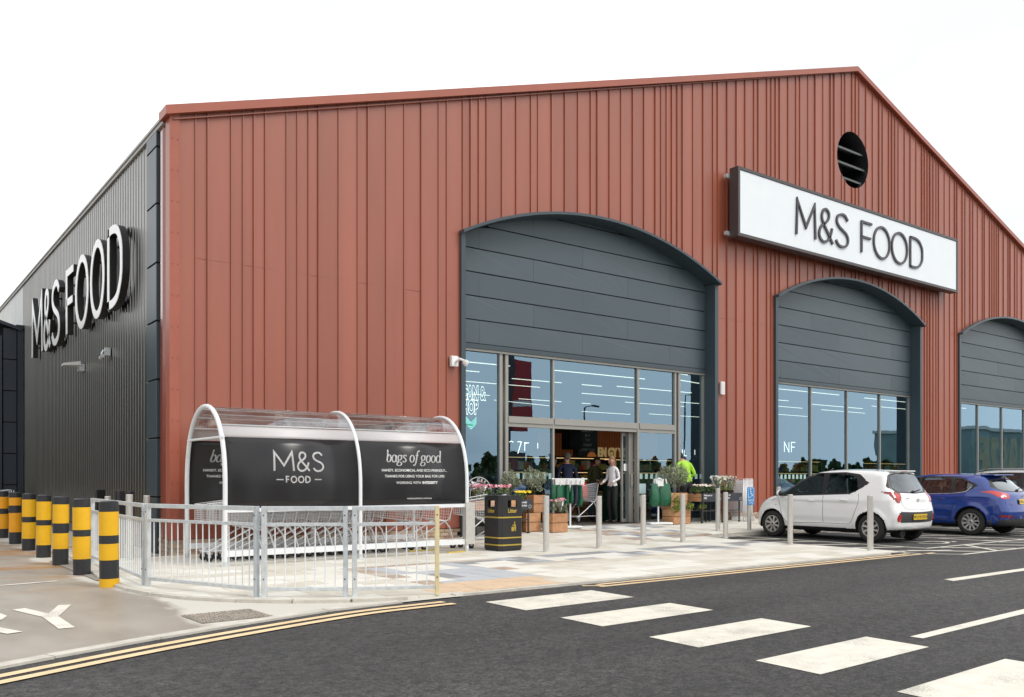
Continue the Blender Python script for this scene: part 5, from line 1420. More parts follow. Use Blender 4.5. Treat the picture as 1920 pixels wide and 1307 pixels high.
WPAINT = mat('white_car_paint', (.87,.87,.86), .25, 0, .01, 2, coat=1.); BPAINT = mat('blue_car_paint', (.005,.038,.25), .25, .1, .03, 2, coat=1.); SPAINT = mat('silver_car_paint', (.62,.63,.64), .28, .3, .02, 2, coat=1.)
ST = straight
white = dict(L=3.68, W=1.66, H=1.50, wr=.292, track=1.46, cell=.029, round=.10, sill=.27,
  profile=[(.10,.26),(.02,.42),(.0,.60),(.04,.78),(.06,.93),(.15,1.06),(.27,1.25),(.35,1.40),(.42,1.455),(.75,1.485),(1.25,1.50),(1.75,1.485),(2.12,1.42),(2.45,1.25),(2.85,1.03),(3.0,.965),(3.3,.88),(3.5,.76),(3.63,.60),(3.68,.42),(3.64,.24),(3.3,.19),(2.2,.18),(1.2,.18),(.5,.20)],
  wz=[(0,.74),(.2,.765),(.35,.81),(.5,.828),(.7,.83),(.86,.822),(.95,.79),(1.1,.735),(1.3,.655),(1.42,.60),(1.6,.52)],
  plan=[(-.2,.90),(0,.92),(.35,.975),(1,1),(2.6,1),(3.1,.97),(3.5,.86),(3.9,.72)], bow_r=.16, bow_f=.42, crown=.10, flare=.022,
  arches=[(.61,.30,.335),(2.995,.30,.335)], lines=[(.80,.010,.02,.7,3.2,.015),(.36,-.010,.03,1.0,2.7,0)],
  regions=[
   ('side_window','side', ST([(1.74,.985),(2.76,.945),(2.80,.99),(2.36,1.25),(2.08,1.385),(1.80,1.405)],.03), CARGL, .006),
   ('side_window','side', ST([(.90,1.07),(1.12,1.01),(1.64,.99),(1.66,1.40),(1.30,1.405),(1.02,1.33)],.03), CARGL, .006),
   ('window_surround','side', ST([(.70,1.20),(.93,1.05),(1.10,.975),(1.7,.95),(2.98,.905),(2.90,.99),(2.42,1.26),(2.12,1.42),(1.30,1.435),(.95,1.39)],.03), TRIMK, .001),
   ('rear_window','rear', ST([(-.1,1.005),(.50,1.035),(.60,1.12),(.50,1.36),(.3,1.395),(-.1,1.40)],.04), CARGL2, .004),
   ('rear_window_surround','rear', ST([(-.1,.985),(.56,1.01),(.70,1.12),(.55,1.38),(.32,1.41),(-.1,1.415)],.04), TRIMK, .001),
   ('tail_lamp_lens','rwrap', ST([(-.17,.98),(-.08,1.0),(.02,.995),(-.02,.885),(-.07,.83),(-.15,.85)],.02), LRED2, -.003),
   ('tail_lamp','rwrap', ST([(.36,1.035),(.10,1.035),(-.10,1.03),(-.20,1.0),(-.20,.88),(-.15,.81),(-.06,.80),(.02,.86),(.16,.97)],.03), LRED, -.001),
   ('fog_lamp','rear', np.array(oval(.655,.50,.052,.075,18)), LRED2, -.003),
   ('bumper_insert','rear', ST([(-.1,.405),(.58,.415),(.70,.50),(.70,.56),(.60,.635),(.3,.625),(-.1,.62)],.03), TRIMG, -.001),
   ('windscreen','front', ST([(-.1,1.0),(.60,.97),(.52,1.36),(.3,1.43),(-.1,1.44)],.05), CARGL, .004),
   ('headlamp','fwrap', ST([(-.34,.60),(-.20,.74),(.42,.90),(.50,.87),(.20,.70),(-.1,.60)],.03), LCLR, -.001),
   ('grille','front', ST([(-.1,.28),(.45,.30),(.50,.42),(.38,.50),(-.1,.50)],.03), TRIMG, .004),
  ],
  seams=[[(1.70,.94),(1.70,.36),(2.60,.34),(2.70,.45),(2.80,.75),(2.84,.90)],[(1.70,.36),(1.08,.36),(1.02,.44),(.93,.66),(.86,.86),(.90,1.0)],[(2.84,.90),(2.95,.83),(3.05,.80)]],
  handles=[(1.98,.83),(1.20,.85)], mirror=(2.70,.93), seat_f=1.95, seat_r=1.15, dash=2.45, belt=.98,
  plate=('WU18 EGV',.525), badge=.86, wiper=(.05,1.03,-.30,1.07))
def w_extra(t, off, surf, rsurf):
    b = MB(); b.rbox((-.03+.36-off,-.46,1.437),(.16+.36-off,.46,1.462),.02); b.build('spoiler', WPAINT, t)
    b = MB(); b.box((.325-off,-.11,1.43),(.335-off,.11,1.448)); b.build('brake_light', LRED, t)
    b = MB(); b.bar((2.15-off,.0,1.40),(1.98-off,.0,1.52),.004,None,5)
    for z,xx in ((.905,0.),):
        for y in (.10,-.10): b.box((rsurf(.35,.90)[0]-off-.006,.30,.895),(rsurf(.35,.90)[0]-off+.002,.40,.905))
    b.build('badge_bar', CHRM, t)
    b = MB()      # tailgate shut line
    pts = [(-.56,.985),(-.54,.80),(-.47,.70),(-.3,.67),(0,.665),(.3,.67),(.47,.70),(.54,.80),(.56,.985)]
    b.tube([(rsurf(y,z)[0]-off,y,z) for y,z in [tuple(p) for p in resample(pts,.06)]], .0035, None, 5); b.build('tailgate_seam', mat('seam_grey',(.2,.2,.2),.6,0,0), t)
    b = MB(); b.bar((.42-off,.30,.20),(.2-off,.30,.19),.10,None,10); b.build('exhaust_box', BLACKM, t)
    b = MB(); p = surf(2.86,.70,1); 
    for sd_ in (-1,1): b.ell((2.90-off,sd_*abs(surf(2.90,.70,1)[1]),.72),(.022,.006,.012), None, 8, 6)
    b.build('side_repeater', CHRM, t)
white['extra'] = [w_extra]; white.update(spokes=8, rim='swirl')
RAX = .61
make_car(white, 'parked_car', 'white small hatchback parked in the first bay beside the steel bollards', (17.75, 10.06-RAX+3.68/2, -.03), PI/2, WPAINT).scale = (1.02,1.02,1.03)
blue = dict(L=4.36, W=1.82, H=1.47, wr=.32, track=1.60, cell=.032, round=.13, sill=.28,
  profile=[(.12,.26),(.02,.42),(.0,.58),(.05,.74),(.10,.93),(.22,1.06),(.45,1.24),(.62,1.37),(.75,1.425),(1.1,1.455),(1.7,1.47),(2.2,1.445),(2.6,1.36),(3.0,1.18),(3.35,1.02),(3.55,.96),(3.9,.88),(4.15,.76),(4.30,.60),(4.36,.42),(4.30,.24),(3.9,.19),(2.5,.18),(1.2,.18),(.5,.20)],
  wz=[(0,.80),(.2,.83),(.35,.875),(.5,.905),(.72,.91),(.88,.895),(.97,.85),(1.1,.79),(1.3,.68),(1.42,.60),(1.6,.5)],
  plan=[(-.2,.86),(0,.88),(.4,.965),(1,1),(3.0,1),(3.6,.97),(4.1,.84),(4.6,.68)], bow_r=.20, bow_f=.42, crown=.10, flare=.025,
  arches=[(.87,.325,.365),(3.52,.325,.365)], lines=[(.90,.014,.02,.3,3.6,-.02),(.40,-.014,.03,1.2,3.2,.03)],
  regions=[
   ('side_window','side', ST([(2.20,.97),(3.10,.94),(3.14,.98),(2.72,1.21),(2.45,1.33),(2.22,1.36)],.03), CARGL, .006),
   ('side_window','side', ST([(1.32,1.00),(2.12,.975),(2.14,1.36),(1.85,1.38),(1.42,1.36)],.03), CARGL, .006),
   ('quarter_window','side', ST([(.86,1.18),(1.02,1.04),(1.25,1.005),(1.34,1.345),(1.15,1.32)],.03), CARGL, .006),
   ('window_surround','side', ST([(.76,1.18),(1.0,1.015),(1.25,.98),(2.15,.95),(3.30,.91),(3.22,.99),(2.76,1.24),(2.46,1.36),(1.95,1.40),(1.42,1.395),(1.15,1.36)],.03), TRIMK, .001),
   ('rear_window','rear', ST([(-.1,1.03),(.56,1.06),(.62,1.12),(.52,1.30),(-.1,1.325)],.04), CARGL2, .004),
   ('rear_window_surround','rear', ST([(-.1,1.01),(.60,1.035),(.72,1.13),(.56,1.33),(-.1,1.345)],.04), TRIMK, .001),
   ('tail_lamp_lens','rwrap', ST([(-.12,.95),(.02,.97),(.04,.93),(-.10,.905)],.01), LCLR, -.004),
   ('tail_lamp','rwrap', ST([(.62,1.03),(.30,1.06),(.05,1.03),(-.20,.99),(-.26,.93),(-.20,.87),(.06,.865),(.20,.93),(.35,.99)],.03), LRED2, -.002),
   ('reflector','rear', ST([(.50,.42),(.86,.45),(.84,.50),(.55,.48)],.015), LRED, -.003),
   ('bumper_insert','rear', ST([(-.1,.20),(.86,.20),(.90,.38),(.5,.405),(-.1,.40)],.03), TRIMG, -.001),
   ('windscreen','front', ST([(-.1,1.0),(.64,.98),(.56,1.30),(.3,1.38),(-.1,1.39)],.05), CARGL, .004),
   ('headlamp','fwrap', ST([(-.40,.62),(-.2,.76),(.42,.90),(.50,.87),(.20,.72),(-.1,.62)],.03), LCLR, -.001),
   ('grille','front', ST([(-.1,.26),(.45,.28),(.55,.42),(.42,.54),(-.1,.54)],.03), TRIMG, .004),
  ],
  seams=[[(2.17,.95),(2.17,.36),(3.08,.34),(3.20,.45),(3.28,.75),(3.3,.90)],[(2.17,.36),(1.45,.36),(1.38,.44),(1.28,.68),(1.16,.84),(1.20,.97)]],
  handles=[(2.48,.84),(1.55,.86)], mirror=(3.08,.94), seat_f=2.35, seat_r=1.50, dash=2.85, belt=.97,
  plate=('FB65 WGO',.80), badge=.92, wiper=(.02,1.06,-.32,1.11))
def b_extra(t, off, surf, rsurf):
    b = MB(); b.rbox((.50-off,-.52,1.405),(.82-off,.52,1.435),.02); b.build('spoiler', BPAINT, t)
    b = MB()
    for sd_ in (-1,1):
        P = [(x, z) for x,z in ((.90,1.145),(1.0,1.03),(1.25,.985),(2.15,.955),(3.2,.925))]
        b.tube([(surf(p[0],p[1],sd_)[0]-off, surf(p[0],p[1],sd_)[1], p[1]) for p in resample(P,.08)], .009, None, 5)
    b.build('window_chrome', CHRM, t)
    b = MB(); b.bar((1.05-off,0,1.45),(.86-off,0,1.62),.005,None,5); b.build('aerial', TRIMK, t)
    b = MB(); p = rsurf(.52,.74); M_ = frame((p[0]-off-.006,.56,.725),(0,-1,0),(0,0,1)); b.ribbon([(0,0),(.09,0)], .012, .004, None, M_); b.ribbon([(.0,.012),(.03,.03)], .008, .004, None, M_); b.build('badge', CHRM, t)
blue['extra'] = [b_extra]; blue.update(spokes=10, rim='single')
make_car(blue, 'parked_car', 'dark blue hatchback parked beside the white one, with bright red tail lamps', (21.87, 9.91-.87+4.36/2, -.03), PI/2, BPAINT)
# third: pale people carrier with black roof bars
mpv = dict(blue); mpv.update(L=4.55, W=1.84, H=1.58, spokes=10, cell=.05,
  profile=[(.12,.26),(.02,.42),(.0,.60),(.06,.78),(.12,1.0),(.20,1.12),(.34,1.36),(.44,1.50),(.55,1.545),(1.1,1.575),(1.8,1.58),(2.4,1.55),(2.8,1.43),(3.2,1.22),(3.5,1.06),(3.75,.98),(4.1,.90),(4.35,.78),(4.50,.60),(4.55,.42),(4.49,.24),(4.0,.19),(2.5,.18),(1.2,.18),(.5,.20)],
  arches=[(.90,.325,.365),(3.65,.325,.365)],
  regions=[
   ('side_window','side', ST([(2.25,1.02),(3.25,.99),(3.29,1.03),(2.88,1.28),(2.60,1.42),(2.27,1.46)],.03), CARGL, .006),
   ('side_window','side', ST([(1.28,1.04),(2.17,1.02),(2.19,1.46),(1.75,1.48),(1.30,1.47)],.03), CARGL, .006),
   ('quarter_window','side', ST([(.55,1.15),(.72,1.08),(1.20,1.04),(1.22,1.46),(.72,1.42)],.03), CARGL, .006),
   ('window_surround','side', ST([(.42,1.18),(.70,1.04),(1.25,1.0),(2.2,.99),(3.45,.95),(3.36,1.03),(2.92,1.31),(2.62,1.46),(1.95,1.51),(1.3,1.505),(.66,1.46)],.03), TRIMK, .001),
   ('rear_window','rear', ST([(-.1,1.06),(.60,1.10),(.66,1.18),(.56,1.42),(-.1,1.46)],.04), CARGL2, .004),
   ('tail_lamp','rwrap', ST([(.30,1.10),(-.16,1.08),(-.20,.90),(-.10,.84),(.1,.86),(.2,.98)],.03), LRED, -.002),
   ('windscreen','front', ST([(-.1,1.05),(.66,1.02),(.58,1.42),(.3,1.49),(-.1,1.50)],.05), CARGL, .004)],
  handles=[(2.55,.92),(1.6,.93)], mirror=(3.25,1.0), seams=[[(2.22,.99),(2.22,.36),(3.2,.34),(3.32,.45),(3.4,.75),(3.45,.95)]], plate=('YK14 DLN',.86), badge=None, wiper=None, handle_m=None)
def m_extra(t, off, surf, rsurf):
    b = MB()
    for sd_ in (-1,1): b.tube([(.7-off,sd_*.60,1.53),(.85-off,sd_*.61,1.60),(2.2-off,sd_*.61,1.61),(2.45-off,sd_*.60,1.54)], .014, None, 6)
    b.build('roof_rail', ALLOY, t)
mpv['extra'] = [m_extra]
make_car(mpv, 'parked_car', 'silver tall estate car with roof rails, behind the blue hatchback', (25.9, 9.9-.9+2.27+.3, -.03), PI/2, SPAINT)
# ------------------------------------------------------------------ plants, crates and stands at the entrance
WOOD = [mat('crate_wood_a',(.46,.235,.115),.65,0,.16,14,.15,50), mat('crate_wood_b',(.52,.28,.14),.65,0,.16,14,.15,50), mat('crate_wood_c',(.40,.20,.095),.7,0,.16,14,.15,50)]
LEAF = [mat('olive_leaf_a',(.24,.27,.17),.6,0,.2,30), mat('olive_leaf_b',(.36,.38,.28),.6,0,.2,30), mat('olive_leaf_c',(.13,.16,.08),.65,0,.2,30)]
GRN = [mat('leaf_green_a',(.07,.13,.03),.6,0,.25,30), mat('leaf_green_b',(.12,.19,.04),.6,0,.25,30)]
YGR = [mat('leaf_lime_a',(.28,.30,.03),.6,0,.2,30), mat('leaf_lime_b',(.18,.24,.03),.6,0,.2,30)]
PINK = [mat('petal_pink',(.72,.28,.33),.6,0,.12,30), mat('petal_rose',(.62,.10,.18),.6,0,.12,30), mat('petal_pale_pink',(.78,.50,.50),.6,0,.1,30)]
YELF = [mat('petal_yellow',(.85,.62,.02),.6,0,.06,30)]
CRMF = [mat('petal_cream',(.80,.76,.58),.6,0,.08,30), mat('petal_white',(.82,.82,.76),.6,0,.05,30)]
BARK = mat('bark',(.14,.10,.07),.9,0,.25,30,.4,60); POT = mat('dark_pot',(.06,.03,.025),.6,0,.2,10); SLATE = mat('chalk_board',(.035,.04,.05),.7,0,.15,6); CHALK = mat('chalk_white',(.7,.7,.7),.8,0,0)
DMET = mat('dark_metal',(.05,.048,.045),.5,.3,.1,8)
CELLO = glass('cellophane', (.9,.9,.9), (.95,.95,.95), .10, .08, .8)
def leaves(mb, c, r, n, size, mats, squash=1., inner=.0, aspect=2.6, up=.0):
    for _ in range(n):
        while True:
            d = Vector([random.uniform(-1,1) for _ in range(3)])
            if inner < d.length <= 1: break
        rr = d.length**.55/d.length if d.length > 0 else 1
        p = Vector((c[0]+d.x*rr*r, c[1]+d.y*rr*r, c[2]+d.z*rr*r*squash))
        a = Vector([random.gauss(0,1), random.gauss(0,1), random.gauss(up,1)]).normalized(); w = a.orthogonal(); w.rotate(Matrix.Rotation(random.uniform(0,6.28),3,a)); w.normalize()
        s = size*random.uniform(.7,1.3); t = s/aspect
        mb.add([p-a*s*.5, p+w*t*.5+a*s*.05, p+a*s*.5, p-w*t*.5+a*s*.05], [(0,1,2,3)], random.choice(mats))
def blooms(mb, c, rx, ry, rz_, n, size, mats):
    for _ in range(n):
        x, y = random.uniform(-rx,rx), random.uniform(-ry,ry); z = random.uniform(-.3,1)*rz_
        s = size*random.uniform(.7,1.2); m = random.choice(mats)
        tl = Vector((random.uniform(-.5,.5),random.uniform(-.9,.2),1)).normalized(); u = tl.orthogonal(); v = tl.cross(u); P = Vector((c[0]+x,c[1]+y,c[2]+z))
        for k in range(5):
            a = 2*PI*k/5; e = u*math.cos(a)+v*math.sin(a); f = u*math.cos(a+.6)+v*math.sin(a+.6); g_ = u*math.cos(a-.6)+v*math.sin(a-.6)
            mb.add([P, P+f*s*.35+tl*s*.12, P+e*s*.55+tl*s*.22, P+g_*s*.35+tl*s*.12], [(0,1,2,3)], m)
        mb.ell(tuple(P+tl*s*.08), (s*.13,)*3, m, 5, 3)
def crate(x, y, z, w, d, h, label, rz=0):
    t = thing('wooden_crate', label, 'crate', (x,y,z), rz, 'wooden display crates')
    ph = h/2-.008
    for k in range(2):
        z0 = k*(ph+.014)+.002
        for (lo,hi) in (((-w/2,-d/2),(w/2,-d/2+.014)),((-w/2,d/2-.014),(w/2,d/2)),((-w/2,-d/2+.016),(-w/2+.014,d/2-.016)),((w/2-.014,-d/2+.016),(w/2,d/2-.016))):
            b = MB(); b.box((lo[0],lo[1],z0),(hi[0],hi[1],z0+ph)); b.build('slat', random.choice(WOOD), t)
    b = MB()
    for sx_ in (-1,1):
        for sy_ in (-1,1): b.box((sx_*(w/2-.03)-.012,sy_*(d/2-.03)-.012,0),(sx_*(w/2-.03)+.012,sy_*(d/2-.03)+.012,h-.01))
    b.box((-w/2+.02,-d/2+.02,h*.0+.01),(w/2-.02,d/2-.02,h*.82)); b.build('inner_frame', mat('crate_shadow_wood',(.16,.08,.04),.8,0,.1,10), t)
    return t
def olive(x, y, z, h, r, label):
    t = thing('olive_tree', label, 'potted tree', (x,y,z), 0, 'small potted olive trees')
    b = MB(); b.lathe([(.055,-.02),(.075,.07),(.07,.07),(.06,.05)], n=14); b.build('pot', POT, t)
    b = MB(); b.tube([(0,0,0),(.01,.005,h*.25),(-.006,.0,h*.45)], [.013,.011,.009], None, 6)
    for k in range(6):
        a = 2*PI*k/6+random.random(); b.tube([(-.006,0,h*.42),(math.cos(a)*r*.4,math.sin(a)*r*.4,h*.62),(math.cos(a)*r*.7,math.sin(a)*r*.7,h*.62+r*.6)], [.006,.004,.002], None, 4)
    b.build('trunk', BARK, t)
    b = MB(); cz = h-r
    leaves(b, (0,0,cz), r*.88, 1000, .05, LEAF, .95, 0, 2.8)
    for k in range(26):
        d = Vector([random.gauss(0,1) for _ in range(3)]).normalized(); p = Vector((0,0,cz))+d*r*random.uniform(.8,1.08)
        leaves(b, tuple(p), r*.25, 26, .045, LEAF[:2], 1, 0, 2.8)
    b.build('crown', None, t)
    return t
def planting(name, x, y, z, label, cat, mats_leaf, flw, rx, ry, hgt, nleaf=160, nflw=30, fs=.045, ls=.05, group=None, pot=True, cello=False):
    t = thing(name, label, cat, (x,y,z), 0, group)
    if pot:
        b = MB(); b.lathe([(min(rx,ry)*.45,0),(min(rx,ry)*.62,.09),(min(rx,ry)*.55,.09),(min(rx,ry)*.5,.06)], n=12); b.build('pot', POT, t)
    b = MB()
    for _ in range(max(1,nleaf//40)): leaves(b, (random.uniform(-rx,rx)*.5,random.uniform(-ry,ry)*.5,.08+hgt*.35), min(rx,ry)*.9, 40, ls, mats_leaf, hgt*.45/max(.05,min(rx,ry)*.9), 0, 2.2, .6)
    b.build('foliage', None, t)
    if flw:
        b = MB(); blooms(b, (0,0,.08+hgt*.8), rx*.9, ry*.9, hgt*.18, nflw, fs, flw); b.build('blooms', None, t)
    if cello:
        b = MB(); n = 9
        for k in range(n):
            a = 2*PI*k/n; a2 = 2*PI*(k+1)/n; r0 = .05; j = random.uniform(.9,1.15); j2 = random.uniform(.9,1.15)
            b.add([(r0*math.cos(a),r0*math.sin(a),.06),(r0*math.cos(a2),r0*math.sin(a2),.06),(rx*j2*math.cos(a2),ry*j2*math.sin(a2),hgt*1.05+random.uniform(0,.1)),(rx*j*math.cos(a),ry*j*math.sin(a),hgt*1.05+random.uniform(0,.1))], [(0,1,2,3)], None, False)
        b.build('wrapper', CELLO, t)
    return t
def trolley_table(x0, x1, y, ztop, label, board=None, wood=True):
    zf = zg((x0+x1)/2, y); t = thing('planter_table', label, 'planter table', ((x0+x1)/2, y, zf), 0, 'planter tables on wheels'); hw = (x1-x0)/2; zt = ztop-zf
    for (lo,hi,nm) in (((-hw,-.25),(hw,-.235),'side_board'),((-hw,.235),(hw,.25),'side_board'),((-hw,-.233),(-hw+.015,.233),'end_board'),((hw-.015,-.233),(hw,.233),'end_board')):
        for k in range(2):
            b = MB(); b.box((lo[0],lo[1],zt-.20+k*.102),(hi[0],hi[1],zt-.20+k*.102+.096)); b.build(nm, (WOOD[1] if wood else SLATE) if nm == 'side_board' else WOOD[1], t)
    b = MB(); b.box((-hw+.016,-.233,zt-.18),(hw-.016,.233,zt-.05)); b.build('tray', POT, t)
    for sx_ in (-1,1):
        for sy_ in (-1,1):
            b = MB(); X = sx_*(hw-.06); Yy = sy_*.2; b.box((X-.015,Yy-.015,.07),(X+.015,Yy+.015,zt-.20)); b.build('leg', DMET, t)
            b = MB(); b.lathe([(.0,-.012),(.032,-.012),(.032,.012),(0,.012)], m=RUBBER, n=10, M=Matrix.Translation((X,Yy,.032)) @ Matrix.Rotation(PI/2,4,'X')); b.box((X-.012,Yy-.015,.03),(X+.012,Yy+.015,.075), DMET); b.build('castor', None, t)
    b = MB(); b.box((-hw+.05,-.21,.30),(hw-.05,-.19,.325)); b.box((-hw+.05,.19,.30),(hw-.05,.21,.325)); b.build('lower_rail', DMET, t)
    if board:
        bx, bw, lines = board
        b = MB(); b.box((bx-bw/2,-.266,zt-.205),(bx+bw/2,-.252,zt+.01)); bd = b.build('chalk_board', SLATE, t)
        b = MB(); M_ = frame((bx,-.2665,zt-.19),(1,0,0),(0,0,1)); zz = .125
        for ln in lines: text_mesh(b, ln, .062, M_ @ Matrix.Translation((-bw/2+.03,zz,0)), CHALK, .001, .2, .0014, 'LEFT'); zz -= .07
        b.ribbon(oval(bw/2-.06,.05,.035,.035,14), .006, .001, CHALK, M_, True); b.build('chalk_lettering', None, bd)
    return t
trolley_table(10.15, 11.62, 14.95, .85, 'wooden planter table with pink flowers behind the litter bin', (.56,.34,['Lovely','Singles']))
for k,(x,y,lb) in enumerate(((10.35,14.85,'pink flowering pot at the left end of the left planter table'),(10.68,14.92,'tall pink flowering pot second on the left planter table'),(11.0,14.85,'pink and rose flowers above the left side of the litter bin'))):
    planting('flower_pot', x, y, .80, lb, 'pot plant', GRN, PINK, .17, .16, .30, 160, 34, .05, .06, 'flowering pots on the tables', cello=(k == 0))
planting('flower_pot', 11.42, 14.80, .80, 'yellow daisies on the table just right of the litter bin', 'pot plant', GRN, YELF, .22, .16, .16, 120, 40, .05, .05, 'flowering pots on the tables')
planting('flower_pot', 10.5, 15.1, .80, 'leafy bouquet in clear wrap at the back of the left table', 'bouquet', GRN, PINK[2:], .14, .12, .36, 90, 10, .05, .06, 'flowering pots on the tables', cello=True)
# crates by the left side light
crate(11.78,15.02,zg(11.8,15),.40,.36,.40,'lower wooden crate of the tall stack left of the door')
crate(11.98,15.05,zg(11.8,15)+.405,.34,.32,.38,'upper wooden crate of the tall stack, holding an olive tree',.04)
crate(12.20,14.62,zg(12.2,14.6),.42,.36,.40,'single wooden crate with wrapped pink flowers left of the door',-.03)
crate(11.36,15.12,zg(11.4,15),.36,.34,.40,'wooden crate half hidden behind the litter bin and table')
olive(11.96,15.05,.86,.70,.255,'round headed olive tree on the tall crate stack left of the door')
olive(11.40,15.15,.74,.72,.21,'smaller olive tree behind the yellow daisies')
planting('flower_pot', 12.28,14.6,.50,'pink flowers in clear wrap on the single crate left of the door','bouquet',GRN,PINK,.15,.13,.30,90,16,.055,.06,'flowering pots on the tables',cello=True)
# bag stands
BAGG = mat('bag_green',(.010,.10,.045),.35,0,.15,14,.3,8); BAGW = mat('bag_handle_white',(.75,.75,.74),.6,0,.05,9); BAGK = mat('bag_navy',(.02,.025,.05),.4,0,.1,9); BAGR = mat('bag_red',(.55,.02,.02),.35,0,.2,12,.3,10)
def bag(t, x, y, z, w, h, th, m, rz=0.):
    """soft hanging bag: sagging sides, folded bottom"""
    M_ = Matrix.Translation((x,y,z)) @ Matrix.Rotation(rz,4,'Z'); vs = []; rows, n = 7, 12
    for i in range(rows+1):
        v = i/rows; ww = w*(.5+.08*math.sin(v*PI)+.02*random.uniform(-1,1)); tt = th*(.15+.85*math.sin(min(1,v*1.3)*PI*.5)**1)*(1-.45*(v > .9))
        for j in range(n):
            a = 2*PI*j/n; vs.append((math.copysign(abs(math.cos(a))**.6,math.cos(a))*ww*(1+.05*math.sin(3*a+i)), math.sin(a)*tt/2*(1+.25*math.sin(5*a+i*1.7)), -v*h+.01*math.sin(a*3)))
    b = MB(); fs = [(i*n+j,i*n+(j+1)%n,(i+1)*n+(j+1)%n,(i+1)*n+j) for i in range(rows) for j in range(n)]; fs.append(tuple(range(rows*n,rows*n+n)))
    b.add(vs, fs, m, True, M_)
    for sx_ in (-1,1): b.add([(-w*.22,sx_*th*.1,0),(-w*.14,sx_*th*.1,0),(-.02,sx_*.004,.12),(-.05,sx_*.004,.12)],[(0,1,2,3)],BAGW,False,M_); b.add([(w*.22,sx_*th*.1,0),(w*.14,sx_*th*.1,0),(.02,sx_*.004,.12),(.05,sx_*.004,.12)],[(0,1,2,3)],BAGW,False,M_)
    o = b.build('bag', None); 
    return o
def stand(x, y, label, top, barw, basew):
    z = zg(x,y); t = thing('bag_stand', label, 'stand', (x,y,z), -.35, 'white bag stands')
    b = MB(); b.rbox((-basew/2,-.20,0),(basew/2,.20,.05), .03); b.build('base', WHITE, t)
    b = MB(); b.rbox((-.018,-.018,.05),(.018,.018,top), .004, None, None, 1); b.build('pole', WHITE, t)
    if barw:
        b = MB(); b.bar((-barw/2,0,top),(barw/2,0,top),.014,None,8); b.bar((-barw/2-.0,0,top-.0),(-barw/2-.03,0,top+.005),.02,None,8); b.build('hanging_bar', WHITE, t)
    return t, z
t1, z1 = stand(12.98,15.02,'white stand hung with a row of dark green bags left of the doorway',1.11,.82,.46)
for k in range(6):
    xx = -.30+k*.105; m_ = BAGG if k not in (4,) else BAGK
    p = Vector((12.98,15.02,0))+Matrix.Rotation(-.35,3,'Z') @ Vector((xx,0,0))
    o = bag(None, p.x, p.y, z1+.98-.02*(k%2), .30 if k < 2 else .17, .40+.03*(k%3), .10, m_, 1.0+.12*k if k > 1 else -.2+.25*k)
    tag(o, ['green bag showing its full face, leftmost on the left stand','second green bag from the left on the left stand','third bag on the left stand, folded edge out','fourth bag on the left stand, folded edge out','dark navy bag among the green ones on the left stand','green bag at the right end of the left stand'][k], 'bag', 'bags hanging on the stands')
b = MB(); b.box((-.36,-.012,.98),(.34,.012,1.10)); hd = b.build('handle_strip', BAGW, t1)
t2, z2 = stand(15.80,14.98,'white stand with two bulging green bags right of the doorway',1.06,0,.62)
for k,(dx,rz_) in enumerate(((-.17,.25),(.17,-.25))):
    o = bag(None, 15.80+dx, 14.93, z2+1.00, .31, .56, .20, BAGG, rz_); tag(o, ['left bulging green bag on the right stand','right bulging green bag on the right stand'][k], 'bag', 'bags hanging on the stands')
b = MB(); b.tube([(-.10,-.03,.98),(-.06,-.05,1.09),(0,-.05,1.13),(.06,-.05,1.10),(.11,-.03,.99)], .022, None, 6); b.add([(-.11,-.07,.93),(.12,-.07,.94),(.07,-.05,1.12),(-.06,-.05,1.12)],[(0,1,2,3)]); b.build('handle_knot', BAGW, t2)
# right crates with olives and trailing plants
crate(16.42,14.95,zg(16.4,15),.62,.38,.36,'lower wooden crate right of the doorway under trailing lime plants')
crate(16.42,15.02,zg(16.4,15)+.365,.60,.34,.40,'upper wooden crate right of the doorway behind lime foliage',.02)
olive(16.22,15.02,.92,.74,.27,'left olive tree of the pair on the right crates'); olive(16.62,15.05,.92,.72,.26,'right olive tree of the pair on the right crates')
def trailing(x,y,z,r,lb,n):
    t = thing('trailing_plant', lb, 'plant', (x,y,z), 0, 'lime green trailing plants'); b = MB()
    for k in range(n): leaves(b, (random.uniform(-r,r),random.uniform(-.06,.04),random.uniform(-.07,.07)), .09, 34, .05, YGR+[GRN[1]], .8, 0, 1.8)
    b.build('foliage', None, t)
    b = MB()
    for k in range(5): b.tube([(random.uniform(-r,r),.05,-.10),(random.uniform(-r,r),0,0),(random.uniform(-r,r),-.08,.05)],.003,None,4)
    b.build('stems', GRN[0], t)
trailing(16.30,14.80,.80,.14,'yellow green plant on the front of the upper right crate',5); trailing(16.28,14.76,.58,.16,'lime trailing plant spilling over the lower right crate, left',6); trailing(16.68,14.76,.62,.16,'lime trailing plant spilling over the lower right crate, right',5); trailing(17.05,14.72,.62,.10,'small lime plant between the right crates and the board',2)
trolley_table(16.98, 17.72, 14.86, .93, 'chalk board fronted planter table with cream roses', (0,.70,['Welcome to','M&S']), False)
trolley_table(17.76, 18.56, 14.86, .93, 'chalk board fronted planter table with wrapped white bouquets', (0,.74,['Lovely for','M&S you']), False)
for x,lb in ((17.05,'cream roses at the left end of the boarded table'),(17.32,'cream roses in the middle of the boarded table'),(17.6,'cream roses at the right end of the boarded table')):
    planting('flower_pot', x, 14.84, .88, lb, 'pot plant', GRN, CRMF+PINK[2:], .15, .15, .20, 120, 22, .05, .05, 'flowering pots on the tables')
for x,lb in ((17.82,'tall wrapped bouquet of white flowers, leftmost of three'),(18.08,'wrapped bouquet of white flowers, middle of three'),(18.36,'wrapped bouquet of white flowers, rightmost of three')):
    planting('bouquet', x, 14.84, .92, lb, 'bouquet', [GRN[1],YGR[1]], CRMF, .18, .16, .38, 130, 24, .055, .06, 'wrapped bouquets', cello=True)
